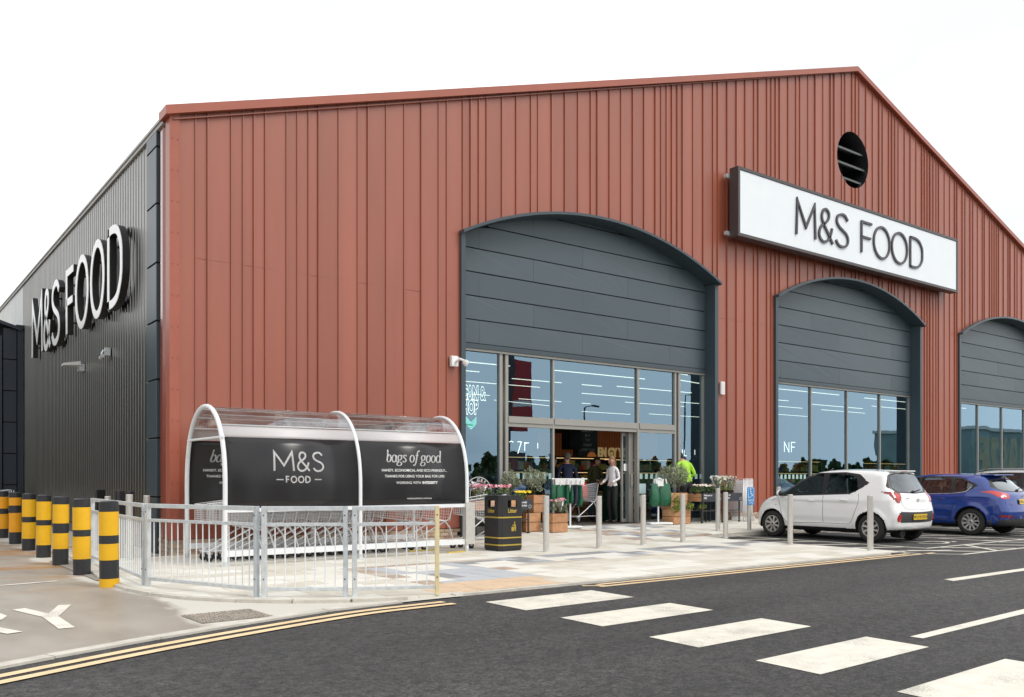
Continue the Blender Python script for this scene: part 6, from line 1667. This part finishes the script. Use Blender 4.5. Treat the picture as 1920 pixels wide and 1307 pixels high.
# nested roll cages by the wall
def cage(x, y, label):
    z = zg(x,y); t = thing('folded_basket_trolley', label, 'trolley', (x,y,z), 0, 'nested folded trolleys by the wall'); b = MB(); r = .004
    for k in range(9): b.bar((0,-.22+k*.055,.25),(.0,-.22+k*.055,1.08), r, None, 4, cap=False)
    for k in range(16): b.bar((0,-.24,.25+k*.055),(0,.24,.25+k*.055), r, None, 4, cap=False)
    b.tube([(0,-.24,.22),(0,-.24,1.12),(0,.24,1.12),(0,.24,.22)], .009, None, 6); b.build('mesh_side', CHROME, t)
    b = MB(); b.tube([(.0,-.2,.25),(.06,-.2,.15),(.10,-.2,.08)], .01, None, 6); b.tube([(.0,.2,.25),(.06,.2,.15),(.10,.2,.08)], .01, None, 6); b.build('leg', GALV, t)
    for sy_ in (-.2,.2):
        b = MB(); b.lathe([(0,-.012),(.05,-.012),(.05,.012),(0,.012)], n=12, M=Matrix.Translation((.10,sy_,.05)) @ Matrix.Rotation(PI/2,4,'X')); b.build('wheel', mat('white_wheel',(.6,.6,.58),.5,0,.05,8), t)
    return t
c0 = cage(18.78,14.98,'folded wire trolley against the red wall, first of the nest')
for k in range(1,8): dup(c0, (18.78+k*.055,14.98,zg(18.8,14.98)), 0, 'folded wire trolley against the red wall, '+['','second','third','fourth','fifth','sixth','seventh','last'][k]+' of the nest from the left')
# stickers, neon and glowing letters on the shopfront
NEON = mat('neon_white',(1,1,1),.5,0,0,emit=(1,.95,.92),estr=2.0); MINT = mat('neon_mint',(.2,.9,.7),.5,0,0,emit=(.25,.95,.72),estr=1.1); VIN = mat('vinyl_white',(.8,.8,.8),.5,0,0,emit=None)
ns = thing('neon_sign', 'white outline window sign reading SCAN & SHOP over mint chevrons', 'sign', (11.0,16.3,2.5))
def outline_text(txt, size, M, m, r):
    cu = bpy.data.curves.new('o', 'FONT'); cu.body = txt; cu.size = size; cu.fill_mode = 'NONE'; cu.bevel_depth = r; cu.bevel_resolution = 0; cu.resolution_u = 2; cu.offset = .018; cu.align_x = 'CENTER'
    ob = bpy.data.objects.new('o', cu); COL.objects.link(ob); dg = bpy.context.evaluated_depsgraph_get(); me = bpy.data.meshes.new_from_object(ob.evaluated_get(dg))
    b = MB(); b.add([tuple(v.co) for v in me.vertices], [tuple(p.vertices) for p in me.polygons], m, M=M); bpy.data.objects.remove(ob); return b
for txt, z in (('SCAN &',3.11),('SHOP',2.78)):
    outline_text(txt, .34, frame((11.16 if '&' in txt else 11.07,16.3,z),(1,0,0),(0,0,1)) @ Matrix.Diagonal((.60,1.22,1,1)), NEON, .0055).build('neon_lettering', None, ns, world=True)
for k in range(4):
    b = MB(); M_ = frame((11.13,16.3,2.70-k*.045),(1,0,0),(0,0,1)); b.ribbon([(-.15,0),(0,-.14),(.15,0)], .012, .012, MINT, M_); b.build('chevron', None, ns, world=True)
wsx = thing('glowing_window_letters', 'glowing white letters NF behind the left pane of the second arch', 'lettering', (22.1,YG+.2,2.1))
def winword(t, strokes, x, z, h, w, yy):
    for path in strokes:
        b = MB(); b.ribbon([(p[0]*h,p[1]*h) for p in path], w, .004, NEON, frame((x,yy,z),(1,0,0),(0,0,1))); b.build('letter_stroke', None, t, world=True)  # strokes glow by emission, with no lamp in them
winword(wsx, [[(0,0),(0,1),(.75,0),(.75,1)],[(1.15,0),(1.15,1),(1.8,1)],[(1.15,.52),(1.7,.52)]], 22.12, 2.10, .30, .022, YG+.25)
w2 = thing('glowing_window_letters', 'glowing white letters I L behind the right narrow pane of the entrance arch', 'lettering', (17.7,YG+.2,1.9)); winword(w2, [[(0,0),(0,1)],[(.45,1),(.45,0),(1.0,0)],[(2.9,.2),(2.9,1)]], 17.72, 1.92, .17, .018, YG+.3)
w3 = thing('glowing_window_letters', 'glowing white strokes for a reflected C 7 F, left of the doorway', 'lettering', (11.95,YG+.2,1.9)); winword(w3, [[(.35,1),(.15,1.08),(-.1,1)],[(.8,1.05),(1.25,1.05),(.85,0)],[(1.75,.95),(1.62,.95),(1.62,.25)],[(1.62,.95),(2.1,.98)],[(3.1,1.0),(3.1,.5)]], 11.95, 1.88, .26, .018, YG+.3)  # reflected writing drawn as glowing strokes behind the glass
w4 = thing('window_sticker', 'round white line sticker lettered THE GREAT on the far left pane', 'sticker', (10.8,YG-.01,1.0))
b = MB(); M_ = frame((10.86,YG-.006,.98),(1,0,0),(0,0,1)); b.ribbon([(.36*math.cos(a),.36*math.sin(a)) for a in [2*PI*i/40 for i in range(40)]], .014, .002, PRW, M_, True); b.ribbon([(.22*math.cos(a),.22*math.sin(a)) for a in [2*PI*i/30 for i in range(30)]], .010, .002, PRW, M_, True)
for i, ch in enumerate('THE GREAT'):
    a = PI*.88-i*PI*.76/8; text_mesh(b, ch, .10, M_ @ Matrix.Translation((.265*math.cos(a),.265*math.sin(a),0)) @ Matrix.Rotation(a-PI/2,4,'Z'), PRW, .001, 0, .002)
b.build('print', None, w4, world=True)
MANI = glass('frosted_square', (.65,.80,.76), (.9,.95,.95), .10, .2)
for (u,v) in ((15.80,17.0),(17.3,18.1),(11.7,12.9),(21.2,22.8),(23.2,24.8),(25.2,26.7),(27.1,28.5)):
    x = u; nt_ = thing('window_dots', 'row of small frosted squares on the glass at x %.0f' % 0, 'sticker', (u,YG-.01,1.36)) if False else None
    b = MB()
    while x < v: b.box((x,YG-.006,1.30),(x+.10,YG-.003,1.43)); x += .19
    o = b.build('manifestation_squares', mat('frost_mint',(.35,.52,.48),.6,0,.0), bld, world=True); o['kind'] = 'stuff'
st_ = thing('window_notice', 'pale blue paper notice stuck low on the pane right of the doors', 'notice', (15.75,YG-.01,1.0))
b = MB(); b.box((15.78,YG-.006,.93),(16.02,YG-.003,1.18)); b.box((15.80,YG-.006,.60),(16.02,YG-.003,.88)); b.build('paper', mat('paper_blue',(.50,.68,.68),.6,0,.03,6), st_, world=True)

# ------------------------------------------------------------------ inside the shop
CRT = mat('warm_slats_glow',(.26,.08,.025),.6,0,.15,3,emit=(.9,.25,.06),estr=.03)  # warm light put into the slat material as a faint glow
for i,(x0,x1,z0,z1,lb) in enumerate(((19.4,21.0,1.75,2.95,'orange slatted feature panel high inside the doorway, left'),(22.0,25.5,1.9,3.1,'orange slatted feature panel high inside the doorway, behind the big letters'))):
    t = thing('slatted_panel', lb, 'wall panel', (x0,24.2,z0)); b = MB(); b.box((x0,24.25,z0),(x1,24.3,z1)); b.build('backing', BLACKM, t, world=True)
    x = x0
    while x < x1:
        b = MB(); b.box((x,24.19,z0),(x+.07,24.25,z1)); b.build('slat', CRT, t, world=True); x += .13
CREAML = mat('lit_cream_letter',(.55,.42,.2),.5,0,0,emit=(1,.72,.30),estr=.16)
t = thing('feature_lettering', 'large glowing cream letters high inside the doorway', 'lettering', (22.1,24.0,2.1))
b = MB(); text_mesh(b, 'JEN GY YO', .46, frame((22.0,24.0,2.14),(1,0,0),(0,0,1)), CREAML, .05, 0, .02, 'LEFT', 1.0, .72); b.build('lettering', None, t, world=True)
t = thing('hanging_board', 'black hanging menu board with chalk lines and an orange fruit picture inside the doorway', 'board', (19.8,22,2.0))
b = MB(); b.box((19.35,22,1.85),(20.25,22.05,3.1)); b.build('board', BLACK, t, world=True)
b = MB()
for k, tx in enumerate(('COLLECT','BUY','TRY','ENJOY','EVERY DAY')): text_mesh(b, tx, .13, frame((19.78,21.99,2.88-k*.16),(1,0,0),(0,0,1)), CHALK, .002)
b.build('chalk_lettering', None, t, world=True)
b = MB(); b.ell((19.95,21.97,2.02),(.22,.02,.20)); b.build('fruit_picture', mat('orange_print_glow',(.75,.22,.06),.6,0,.3,8,emit=(1,.3,.08),estr=.12), t, world=True)  # picture given a faint glow of its own, no lamp behind
t = thing('column', 'square black column inside the doorway', 'column', (17.5,20,.2)); b = MB(); b.box((17.28,20,2.2),(17.75,20.4,6.1)); b.build('shaft', BLACK, t, world=True)
PRODS = [mat('prod_%d' % i, c, .6, 0, .1, 9) for i, c in enumerate(((.55,.22,.05),(.45,.05,.03),(.6,.45,.1),(.08,.2,.06),(.6,.55,.45),(.12,.09,.3)))]
SHGL = mat('shelf_lamp',(1,.8,.5),.5,0,0,emit=(1,.62,.28),estr=.9)
def gondola(x0, x1, y, levels, label, kind='shelf'):
    t = thing('display_shelf', label, 'shelving', ((x0+x1)/2,y,.2))
    b = MB(); b.box((x0,y,.2),(x1,y+.06,.2+levels*.42+.1)); b.box((x0,y-.5,.2),(x0+.04,y,.2+levels*.42)); b.box((x1-.04,y-.5,.2),(x1,y,.2+levels*.42)); b.build('back_panel', BLACKM, t, world=True)
    for k in range(levels):
        z = .28+k*.42
        b = MB(); b.box((x0+.04,y-.48,z),(x1-.04,y,z+.03)); b.build('shelf', BLACK, t, world=True)
        b = MB(); b.box((x0+.06,y-.45,z+.36),(x1-.06,y-.43,z+.375)); b.build('shelf_light', SHGL if k >= levels-2 else mat('crate_lip',(.42,.2,.08),.7,0,.1,6), t, world=True)
        b = MB(); x = x0+.08
        while x < x1-.2:
            w_ = random.uniform(.10,.24); h_ = random.uniform(.12,.28); b.box((x,y-.44,z+.03),(x+w_-.015,y-.15,z+.03+h_), random.choice(PRODS)); x += w_
        b.build('products', None, t, world=True)['kind'] = 'stuff'
gondola(14.2,18.6,19.9,4,'dark shelving with produce behind the shoppers, left run'); gondola(18.7,23.4,20.6,4,'dark shelving with produce behind the shoppers, right run'); gondola(10.8,13.4,21.5,5,'dark shelving seen through the left panes'); gondola(21.5,28.0,19.0,4,'long shelving seen through the second arch'); gondola(31.5,38.5,19.4,4,'long shelving seen through the third arch')
def foodcrate(x, y, z, lb, rz=0):
    t = thing('produce_crate', lb, 'crate', (x,y,z), rz, 'produce crates inside the doorway')
    for k in range(3):
        b = MB(); b.box((-.3,-.2,.02+k*.08),(.3,-.185,.08+k*.08)); b.build('slat', WOOD[k % 3], t)
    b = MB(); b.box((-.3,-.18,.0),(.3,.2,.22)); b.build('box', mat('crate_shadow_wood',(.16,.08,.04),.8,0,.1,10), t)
n_ = 0
for c in range(4):
    for r in range(3):
        foodcrate(15.2+c*.66, 18.6, .2+r*.26, 'wooden produce crate inside the doorway, %s column, %s row' % (['first','second','third','fourth'][c], ['bottom','middle','top'][r]))
for k,(x,y) in enumerate(((16.15,17.0),(16.35,17.25))):
    t = thing('green_bin', 'dark green stacked bin just inside the right door leaf, '+['front','rear'][k], 'bin', (x,y,.2), 0, 'green bins inside the door')
    b = MB(); b.rbox((-.18,-.16,0),(.18,.16,.50), .03); b.build('body', mat('bin_green',(.01,.06,.035),.35,0,.1,8), t); b = MB(); b.rbox((-.19,-.17,.50),(.19,.17,.55), .03); b.build('lid', mat('bin_green_b',(.012,.075,.045),.35,0,.1,8), t)
    b = MB(); b.rbox((-.17,-.15,.56),(.17,.15,.98), .03); b.build('upper_tub', mat('bin_green',(.01,.06,.035)), t)
t = thing('hanging_bag', 'red shopping bag hanging on the trolley inside the doorway', 'bag', (14.55,16.35,1.12)); o = bag(None, 14.55,16.35,1.22,.32,.42,.14,BAGR,.3); o.parent = t; o.matrix_parent_inverse = Matrix.Translation((-14.55,-16.35,-1.12))
dup(tr0, (15.02,16.65,.2), PI+.35, 'wire trolley inside the doorway beside the shoppers')

# ------------------------------------------------------------------ people
SKIN = mat('skin',(.50,.28,.20),.55,0,.08,10); HAIRG = mat('hair_grey',(.16,.13,.11),.8,0,.2,40); HAIRD = mat('hair_dark',(.025,.018,.014),.7,0,.2,40); HAIRB = mat('hair_fair',(.36,.21,.10),.6,0,.25,30)
def cloth(n, c, r=.8): return mat(n, c, r, 0, .12, 9, .3, 12)
SHOE = cloth('shoe_dark',(.03,.025,.02),.5)
def person(loc, rz, label, H, top, legs, hair, long_hair=False, la=None, ra=None, lf=(.10,0), rf=(-.10,0), lean=0., headtilt=0., female=False, shoe=None, sleeve=None, lk=None, rk=None, bulk=1.):
    """local: faces -y. la/ra = (elbow, wrist) points for the left(+x)/right arm; lf/rf foot (x,y[,lift])"""
    t = thing('person', label, 'person', loc, rz)
    s = H/1.75; V = []; R = []; E_ = []; K = {}
    def v(n, p, r, par=None):
        K[n] = len(V); V.append(Vector(p)*s); R.append(r*s*(bulk if n in ('waist','chest','pelvis','belly') else 1))
        if par is not None: E_.append((K[par], K[n]))
    ln = lambda z: -math.sin(lean)*(z-.95)
    hz = .95; cz = lambda z: hz+(z-hz)*math.cos(lean)
    sh_ = .155 if female else .185
    v('pelvis',(0,0,.95),.135 if not female else .14); v('waist',(0,ln(1.1),cz(1.1)),.125 if not female else .108,'pelvis'); v('chest',(0,ln(1.30),cz(1.30)),.15 if not female else .128,'waist')
    v('collar',(0,ln(1.44),cz(1.44)),.085,'chest'); v('neck',(0,ln(1.50)-.01,cz(1.50)),.052,'collar')
    hx, hy, hh = 0, ln(1.62)-.02-headtilt*.12, cz(1.62)-headtilt*.06
    v('jaw',(hx,hy-.012,hh-.035),.068,'neck'); v('head',(hx,hy+.004,hh+.04),.088,'jaw'); v('crown',(hx,hy+.01,hh+.085),.062,'head')
    v('nose',(hx,hy-.098,hh+.005),.011,'head')
    for sd_, nm in ((1,'l'),(-1,'r')):
        v(nm+'ear',(hx+sd_*.088,hy+.01,hh+.01),.014,'head')
        v(nm+'sh',(sd_*sh_,ln(1.40),cz(1.40)),.062 if not female else .05,'collar')
        arm = la if sd_ == 1 else ra
        if arm is None: arm = ((sd_*(sh_+.07),ln(1.40)+.02,cz(1.12)),(sd_*(sh_+.05),ln(1.40)-.06,cz(.86)))
        e, w = arm; v(nm+'el',e,.047 if not female else .038,nm+'sh'); v(nm+'wr',w,.029,nm+'el')
        d = (Vector(w)-Vector(e)).normalized(); side_ = d.cross(Vector((0,0,1)) if abs(d.z) < .8 else Vector((0,1,0))).normalized()
        v(nm+'palm',Vector(w)+d*.075,.030,nm+'wr')
        for k in range(4):
            o_ = side_*(.028*(k-1.5)*.62); ln_ = (.055,.068,.064,.05)[k]
            v(nm+'f%d' % k,Vector(w)+d*.11+o_,.0095,nm+'palm'); v(nm+'g%d' % k,Vector(w)+d*(.11+ln_)+o_*1.1+Vector((0,0,-.012)),.0075,nm+'f%d' % k)
        v(nm+'th',Vector(w)+d*.075-side_*.05*sd_,.010,nm+'palm')
        v(nm+'hip',(sd_*.085,.0,.90),.098 if not female else .10,'pelvis')
        ft = lf if sd_ == 1 else rf; lift = ft[2] if len(ft) > 2 else 0
        kn = (lk if sd_ == 1 else rk) or ((sd_*.085+ft[0])/2, ft[1]*.5-.03, .50)
        v(nm+'knee',kn,.066,nm+'hip'); v(nm+'ank',(ft[0],ft[1]+.03,.10+lift),.046,nm+'knee'); v(nm+'heel',(ft[0],ft[1]+.02,.045+lift),.042,nm+'ank'); v(nm+'toe',(ft[0]*1.1,ft[1]-.15,.034+lift*.4),.035,nm+'heel')
    me = bpy.data.meshes.new('body'); me.from_pydata([tuple(p) for p in V], E_, []); o = bpy.data.objects.new('body', me); COL.objects.link(o)
    md = o.modifiers.new('s','SKIN'); md.use_smooth_shade = True
    for i, sv in enumerate(me.skin_vertices[0].data): sv.radius = (R[i], R[i]); sv.use_root = (i == 0)
    sub = o.modifiers.new('u','SUBSURF'); sub.levels = 2; sub.render_levels = 2
    dg = bpy.context.evaluated_depsgraph_get(); dg.update(); m2 = bpy.data.meshes.new_from_object(o.evaluated_get(dg)); bpy.data.objects.remove(o)
    mats_ = [top, legs, SKIN, shoe or SHOE]
    for q in mats_: m2.materials.append(q)
    hand = [V[K['lpalm']], V[K['rpalm']]]; ank = .085*s
    neckz = V[K['neck']].z; waz = V[K['pelvis']].z+.02*s
    for vv in m2.vertices:    # flatten trunk front to back
        if vv.co.z > .85*s and vv.co.z < neckz and abs(vv.co.x) < .2*s:
            c_ = -math.sin(lean)*(vv.co.z-.95*s); vv.co.y = c_+(vv.co.y-c_)*.80
    footz = [V[K['lheel']].z+.04*s, V[K['rheel']].z+.04*s]
    for p in m2.polygons:
        c = p.center; k = 0
        if c.z > neckz-.012*s and (Vector((c.x,c.y,c.z))-V[K['head']]).length < .24*s: k = 2
        elif min((c-h_).length for h_ in hand) < .085*s or any((c-V[K[a+'g1']]).length < .075*s for a in 'lr'): k = 2
        elif any((c-V[K[a+'toe']]).length < .14*s or (c-V[K[a+'heel']]).length < .065*s for a in 'lr'): k = 3
        elif c.z < waz and min((c-V[K[a]]).length for a in ('lwr','rwr','lel','rel')) > .11*s: k = 1
        p.material_index = k; p.use_smooth = True
    ob = bpy.data.objects.new('body', m2); COL.objects.link(ob); ob.parent = t
    Hc = V[K['head']]
    b = MB()
    def hf(d): return 1 if d[2] > -.1 else .55
    b.ell((Hc.x,Hc.y+.018*s,Hc.z+.022*s),(.092*s,.100*s,.100*s), None, 16, 10, fn=lambda d: 1 if (d[2] > .12 or d[1] > -.05) else .72)
    if long_hair:
        b.tube([(Hc.x,Hc.y+.05*s,Hc.z+.02*s),(Hc.x,Hc.y+.085*s,Hc.z-.10*s),(Hc.x,Hc.y+.095*s,Hc.z-.22*s),(Hc.x,Hc.y+.08*s,Hc.z-.30*s)], [.085*s,.082*s,.07*s,.03*s], None, 10)
    b.build('hair', hair, t)
    b = MB()
    for sd_ in (-1,1): b.ell((Hc.x+sd_*.034*s,Hc.y-.080*s,Hc.z-.012*s),(.012*s,.008*s,.007*s), None, 8, 6)
    b.build('eyes', BLACK, t)
    b = MB(); b.ell((Hc.x,Hc.y-.088*s,Hc.z-.072*s),(.024*s,.008*s,.006*s), None, 8, 5); b.build('mouth', mat('lips',(.35,.10,.09),.5,0,0), t)
    return t
person((14.22,16.55,.2), 2.7, 'man in a navy jacket and grey trousers striding, seen from behind in the doorway', 1.74, cloth('navy_jacket',(.012,.018,.05)), cloth('grey_trouser',(.16,.14,.12)), HAIRG, lf=(.10,.28,.10), rf=(-.10,-.22), lean=.08, shoe=cloth('shoe_tan',(.42,.36,.28)), bulk=1.08, lk=(.10,.02,.50))
person((14.5,17.45,.2), 1.6, 'person in a dark grey coat half hidden behind the door frame', 1.68, cloth('charcoal_coat',(.03,.03,.032)), cloth('dark_trouser',(.02,.02,.022)), HAIRD)
person((15.76,17.3,.2), .10, 'man in an olive jacket and jeans pushing a trolley inside the doorway', 1.70, cloth('olive_jacket',(.055,.05,.015)), cloth('blue_jeans',(.02,.045,.09)), HAIRD, la=((.30,-.10,1.16),(.24,-.34,1.10)), ra=((-.30,-.10,1.16),(-.24,-.34,1.10)), lean=.12, headtilt=.5, bulk=1.12)
person((15.25,16.02,.2), -1.45, 'woman in a white blouse and black trousers with long fair hair', 1.67, cloth('white_blouse',(.84,.83,.85),.7), cloth('black_trousers',(.012,.012,.013)), HAIRB, True, la=((.20,.03,1.16),(.16,-.20,1.08)), ra=((-.20,.02,1.16),(-.17,-.22,1.07)), female=True, headtilt=.2)
person((17.30,15.40,.2), 3.0, 'person in a bright yellow hi vis jacket stooping between the olive trees and the glass', 1.86, mat('hi_vis',(.36,.66,.03),.6,0,.12,9,.3,12,emit=None), cloth('dark_trouser',(.02,.02,.022)), HAIRD, lean=.22, headtilt=1.0, bulk=1.12, la=((.27,.0,1.14),(.16,-.16,1.05)), ra=((-.27,.0,1.14),(-.16,-.16,1.05)))
# ------------------------------------------------------------------ the surroundings behind and beside the camera (mostly seen in the glass)
TL_ = [mat('far_leaf_a',(.045,.085,.022),.8,0,.3,3), mat('far_leaf_b',(.08,.125,.035),.8,0,.3,3), mat('far_leaf_c',(.025,.05,.015),.8,0,.3,3), mat('far_leaf_d',(.10,.09,.02),.8,0,.3,3)]
def far_trees(x0, y0, x1, y1, hmin, hmax, n):
    b = MB()
    for i in range(n):
        u = random.random(); x = x0+(x1-x0)*u+random.uniform(-3,3); y = y0+(y1-y0)*u+random.uniform(-3,3); h = random.uniform(hmin,hmax)
        m = random.choice(TL_)
        for k in range(110):
            a = random.uniform(0,6.28); rr = random.uniform(.3,1)*h*.42; z = random.uniform(.05,1)*h; q = math.sin(min(1,z/h+.15)*PI*.9+.2)
            p = Vector((x+math.cos(a)*rr*q, y+math.sin(a)*rr*q, z)); s = random.uniform(.22,.6)
            A = Vector([random.gauss(0,1) for _ in range(3)]).normalized(); B = A.orthogonal().normalized(); C_ = A.cross(B)
            b.add([p+B*s, p+C_*s, p-B*s, p-C_*s], [(0,1,2,3)], m if random.random() < .6 else random.choice(TL_))
        b.bar((x,y,0),(x,y,h*.7),.12,m,5)
    return b
far_trees(-40,-44,170,-44,2.4,4.3,330).build('tree_line', None, kind='stuff')
far_trees(-34,-20,-34,70,5,9,55).build('tree_line', None, kind='stuff')  # unseen row added to darken the reflection in the silver side wall
far_trees(190,-30,190,60,3,5,30).build('tree_line', None, kind='stuff')
def lamp_post(x, y, h, label):
    t = thing('street_lamp', label, 'street lamp', (x,y,-.03), 0, 'lamp posts across the car park'); b = MB(); b.bar((0,0,0),(0,0,h),.09,None,10,r2=.05); b.build('pole', PLASTK, t)
    b = MB(); b.bar((0,0,h),(.9,0,h+.05),.035,None,6); b.build('arm', PLASTK, t); b = MB(); b.rbox((.7,-.16,h),(1.35,.16,h+.10), .03); b.build('lamp_head', PLASTK, t)
for x,y,h,lb in ((46,-20,7.0,'tall lamp post in the car park, nearest the crossing'),(57.7,-20,8.6,'tall lamp post in the car park, second along the row'),(92,-20,8.6,'tall lamp post in the car park, third along the row'),(70,-24,7,'tall lamp post in the car park, far right'),(34,-20,5.2,'tall lamp post in the car park, far left')): lamp_post(x,y,h,lb)
t = thing('totem_sign', 'tall red and grey roadside totem sign across the car park', 'sign', (36.6,-17,-.03))
b = MB(); b.box((-.9,-.3,0),(-.5,.3,9.8)); b.box((-.5,-.28,0),(.9,.28,3.2)); b.build('post', PLASTK, t)
b = MB(); b.box((-.48,-.3,5.6),(1.2,.3,9.6)); b.build('red_panel', mat('totem_red',(.45,.015,.02),.4,0,.05,2), t)
b = MB(); b.box((-.3,-.31,4.6),(1.0,.31,5.4)); b.build('lower_panel', mat('totem_red',(.45,.015,.02)), t); b = MB(); b.box((-.40,.302,6.3),(1.1,.31,6.7)); b.build('white_stripe', WHITE, t)
def shed(name, x0, x1, y, d, h, m1, m2, label):
    t = thing(name, label, 'building', ((x0+x1)/2,y,-.03)); b = MB(); b.box((x0,y-d,0),(x1,y,h)); b.build('wall', m1, t, world=True)
    b = MB(); b.box((x0-.3,y-d-.3,h),(x1+.3,y+.3,h+.5)); b.build('roof', SILVER2, t, world=True)
    x = x0+1
    while x < x1-2:
        b = MB(); b.box((x,y+.01,1.2),(x+2.2,y+.06,h-1)); b.build('window', m2, t, world=True); x += 3.2
shed('warehouse', 142, 205, -36, 16, 9.2, mat('teal_cladding',(.20,.28,.28),.6,0,.3,.2), mat('yellow_bay',(.36,.33,.20),.5,0,.2,1), 'long teal and yellow panelled unit far across the car park')
shed('restaurant', -2, 14, -34, 12, 4.5, mat('brick_red_wall',(.28,.08,.05),.8,0,.2,1), NAVY, 'low red brick restaurant across the car park')
cars = [o for o in COL.objects if o.get('category') == 'car']
for k,(x,y,rz_,src,lb) in enumerate(((13.5,-10.5,PI/2,1,'dark blue hatchback parked behind the photographer, left'),(17,-10.3,PI/2,2,'silver estate car parked behind the photographer, middle'),(27,-10.4,-PI/2,0,'white small hatchback parked behind the photographer, middle right'),(31,-10.6,PI/2,1,'dark blue hatchback parked behind the photographer, right'),(38,-11,PI/2,2,'silver estate car parked behind the photographer, far right'),(6,-11,-PI/2,0,'white small hatchback parked behind the photographer, far left'))):
    dup(cars[src], (x,y,-.03), rz_, lb)
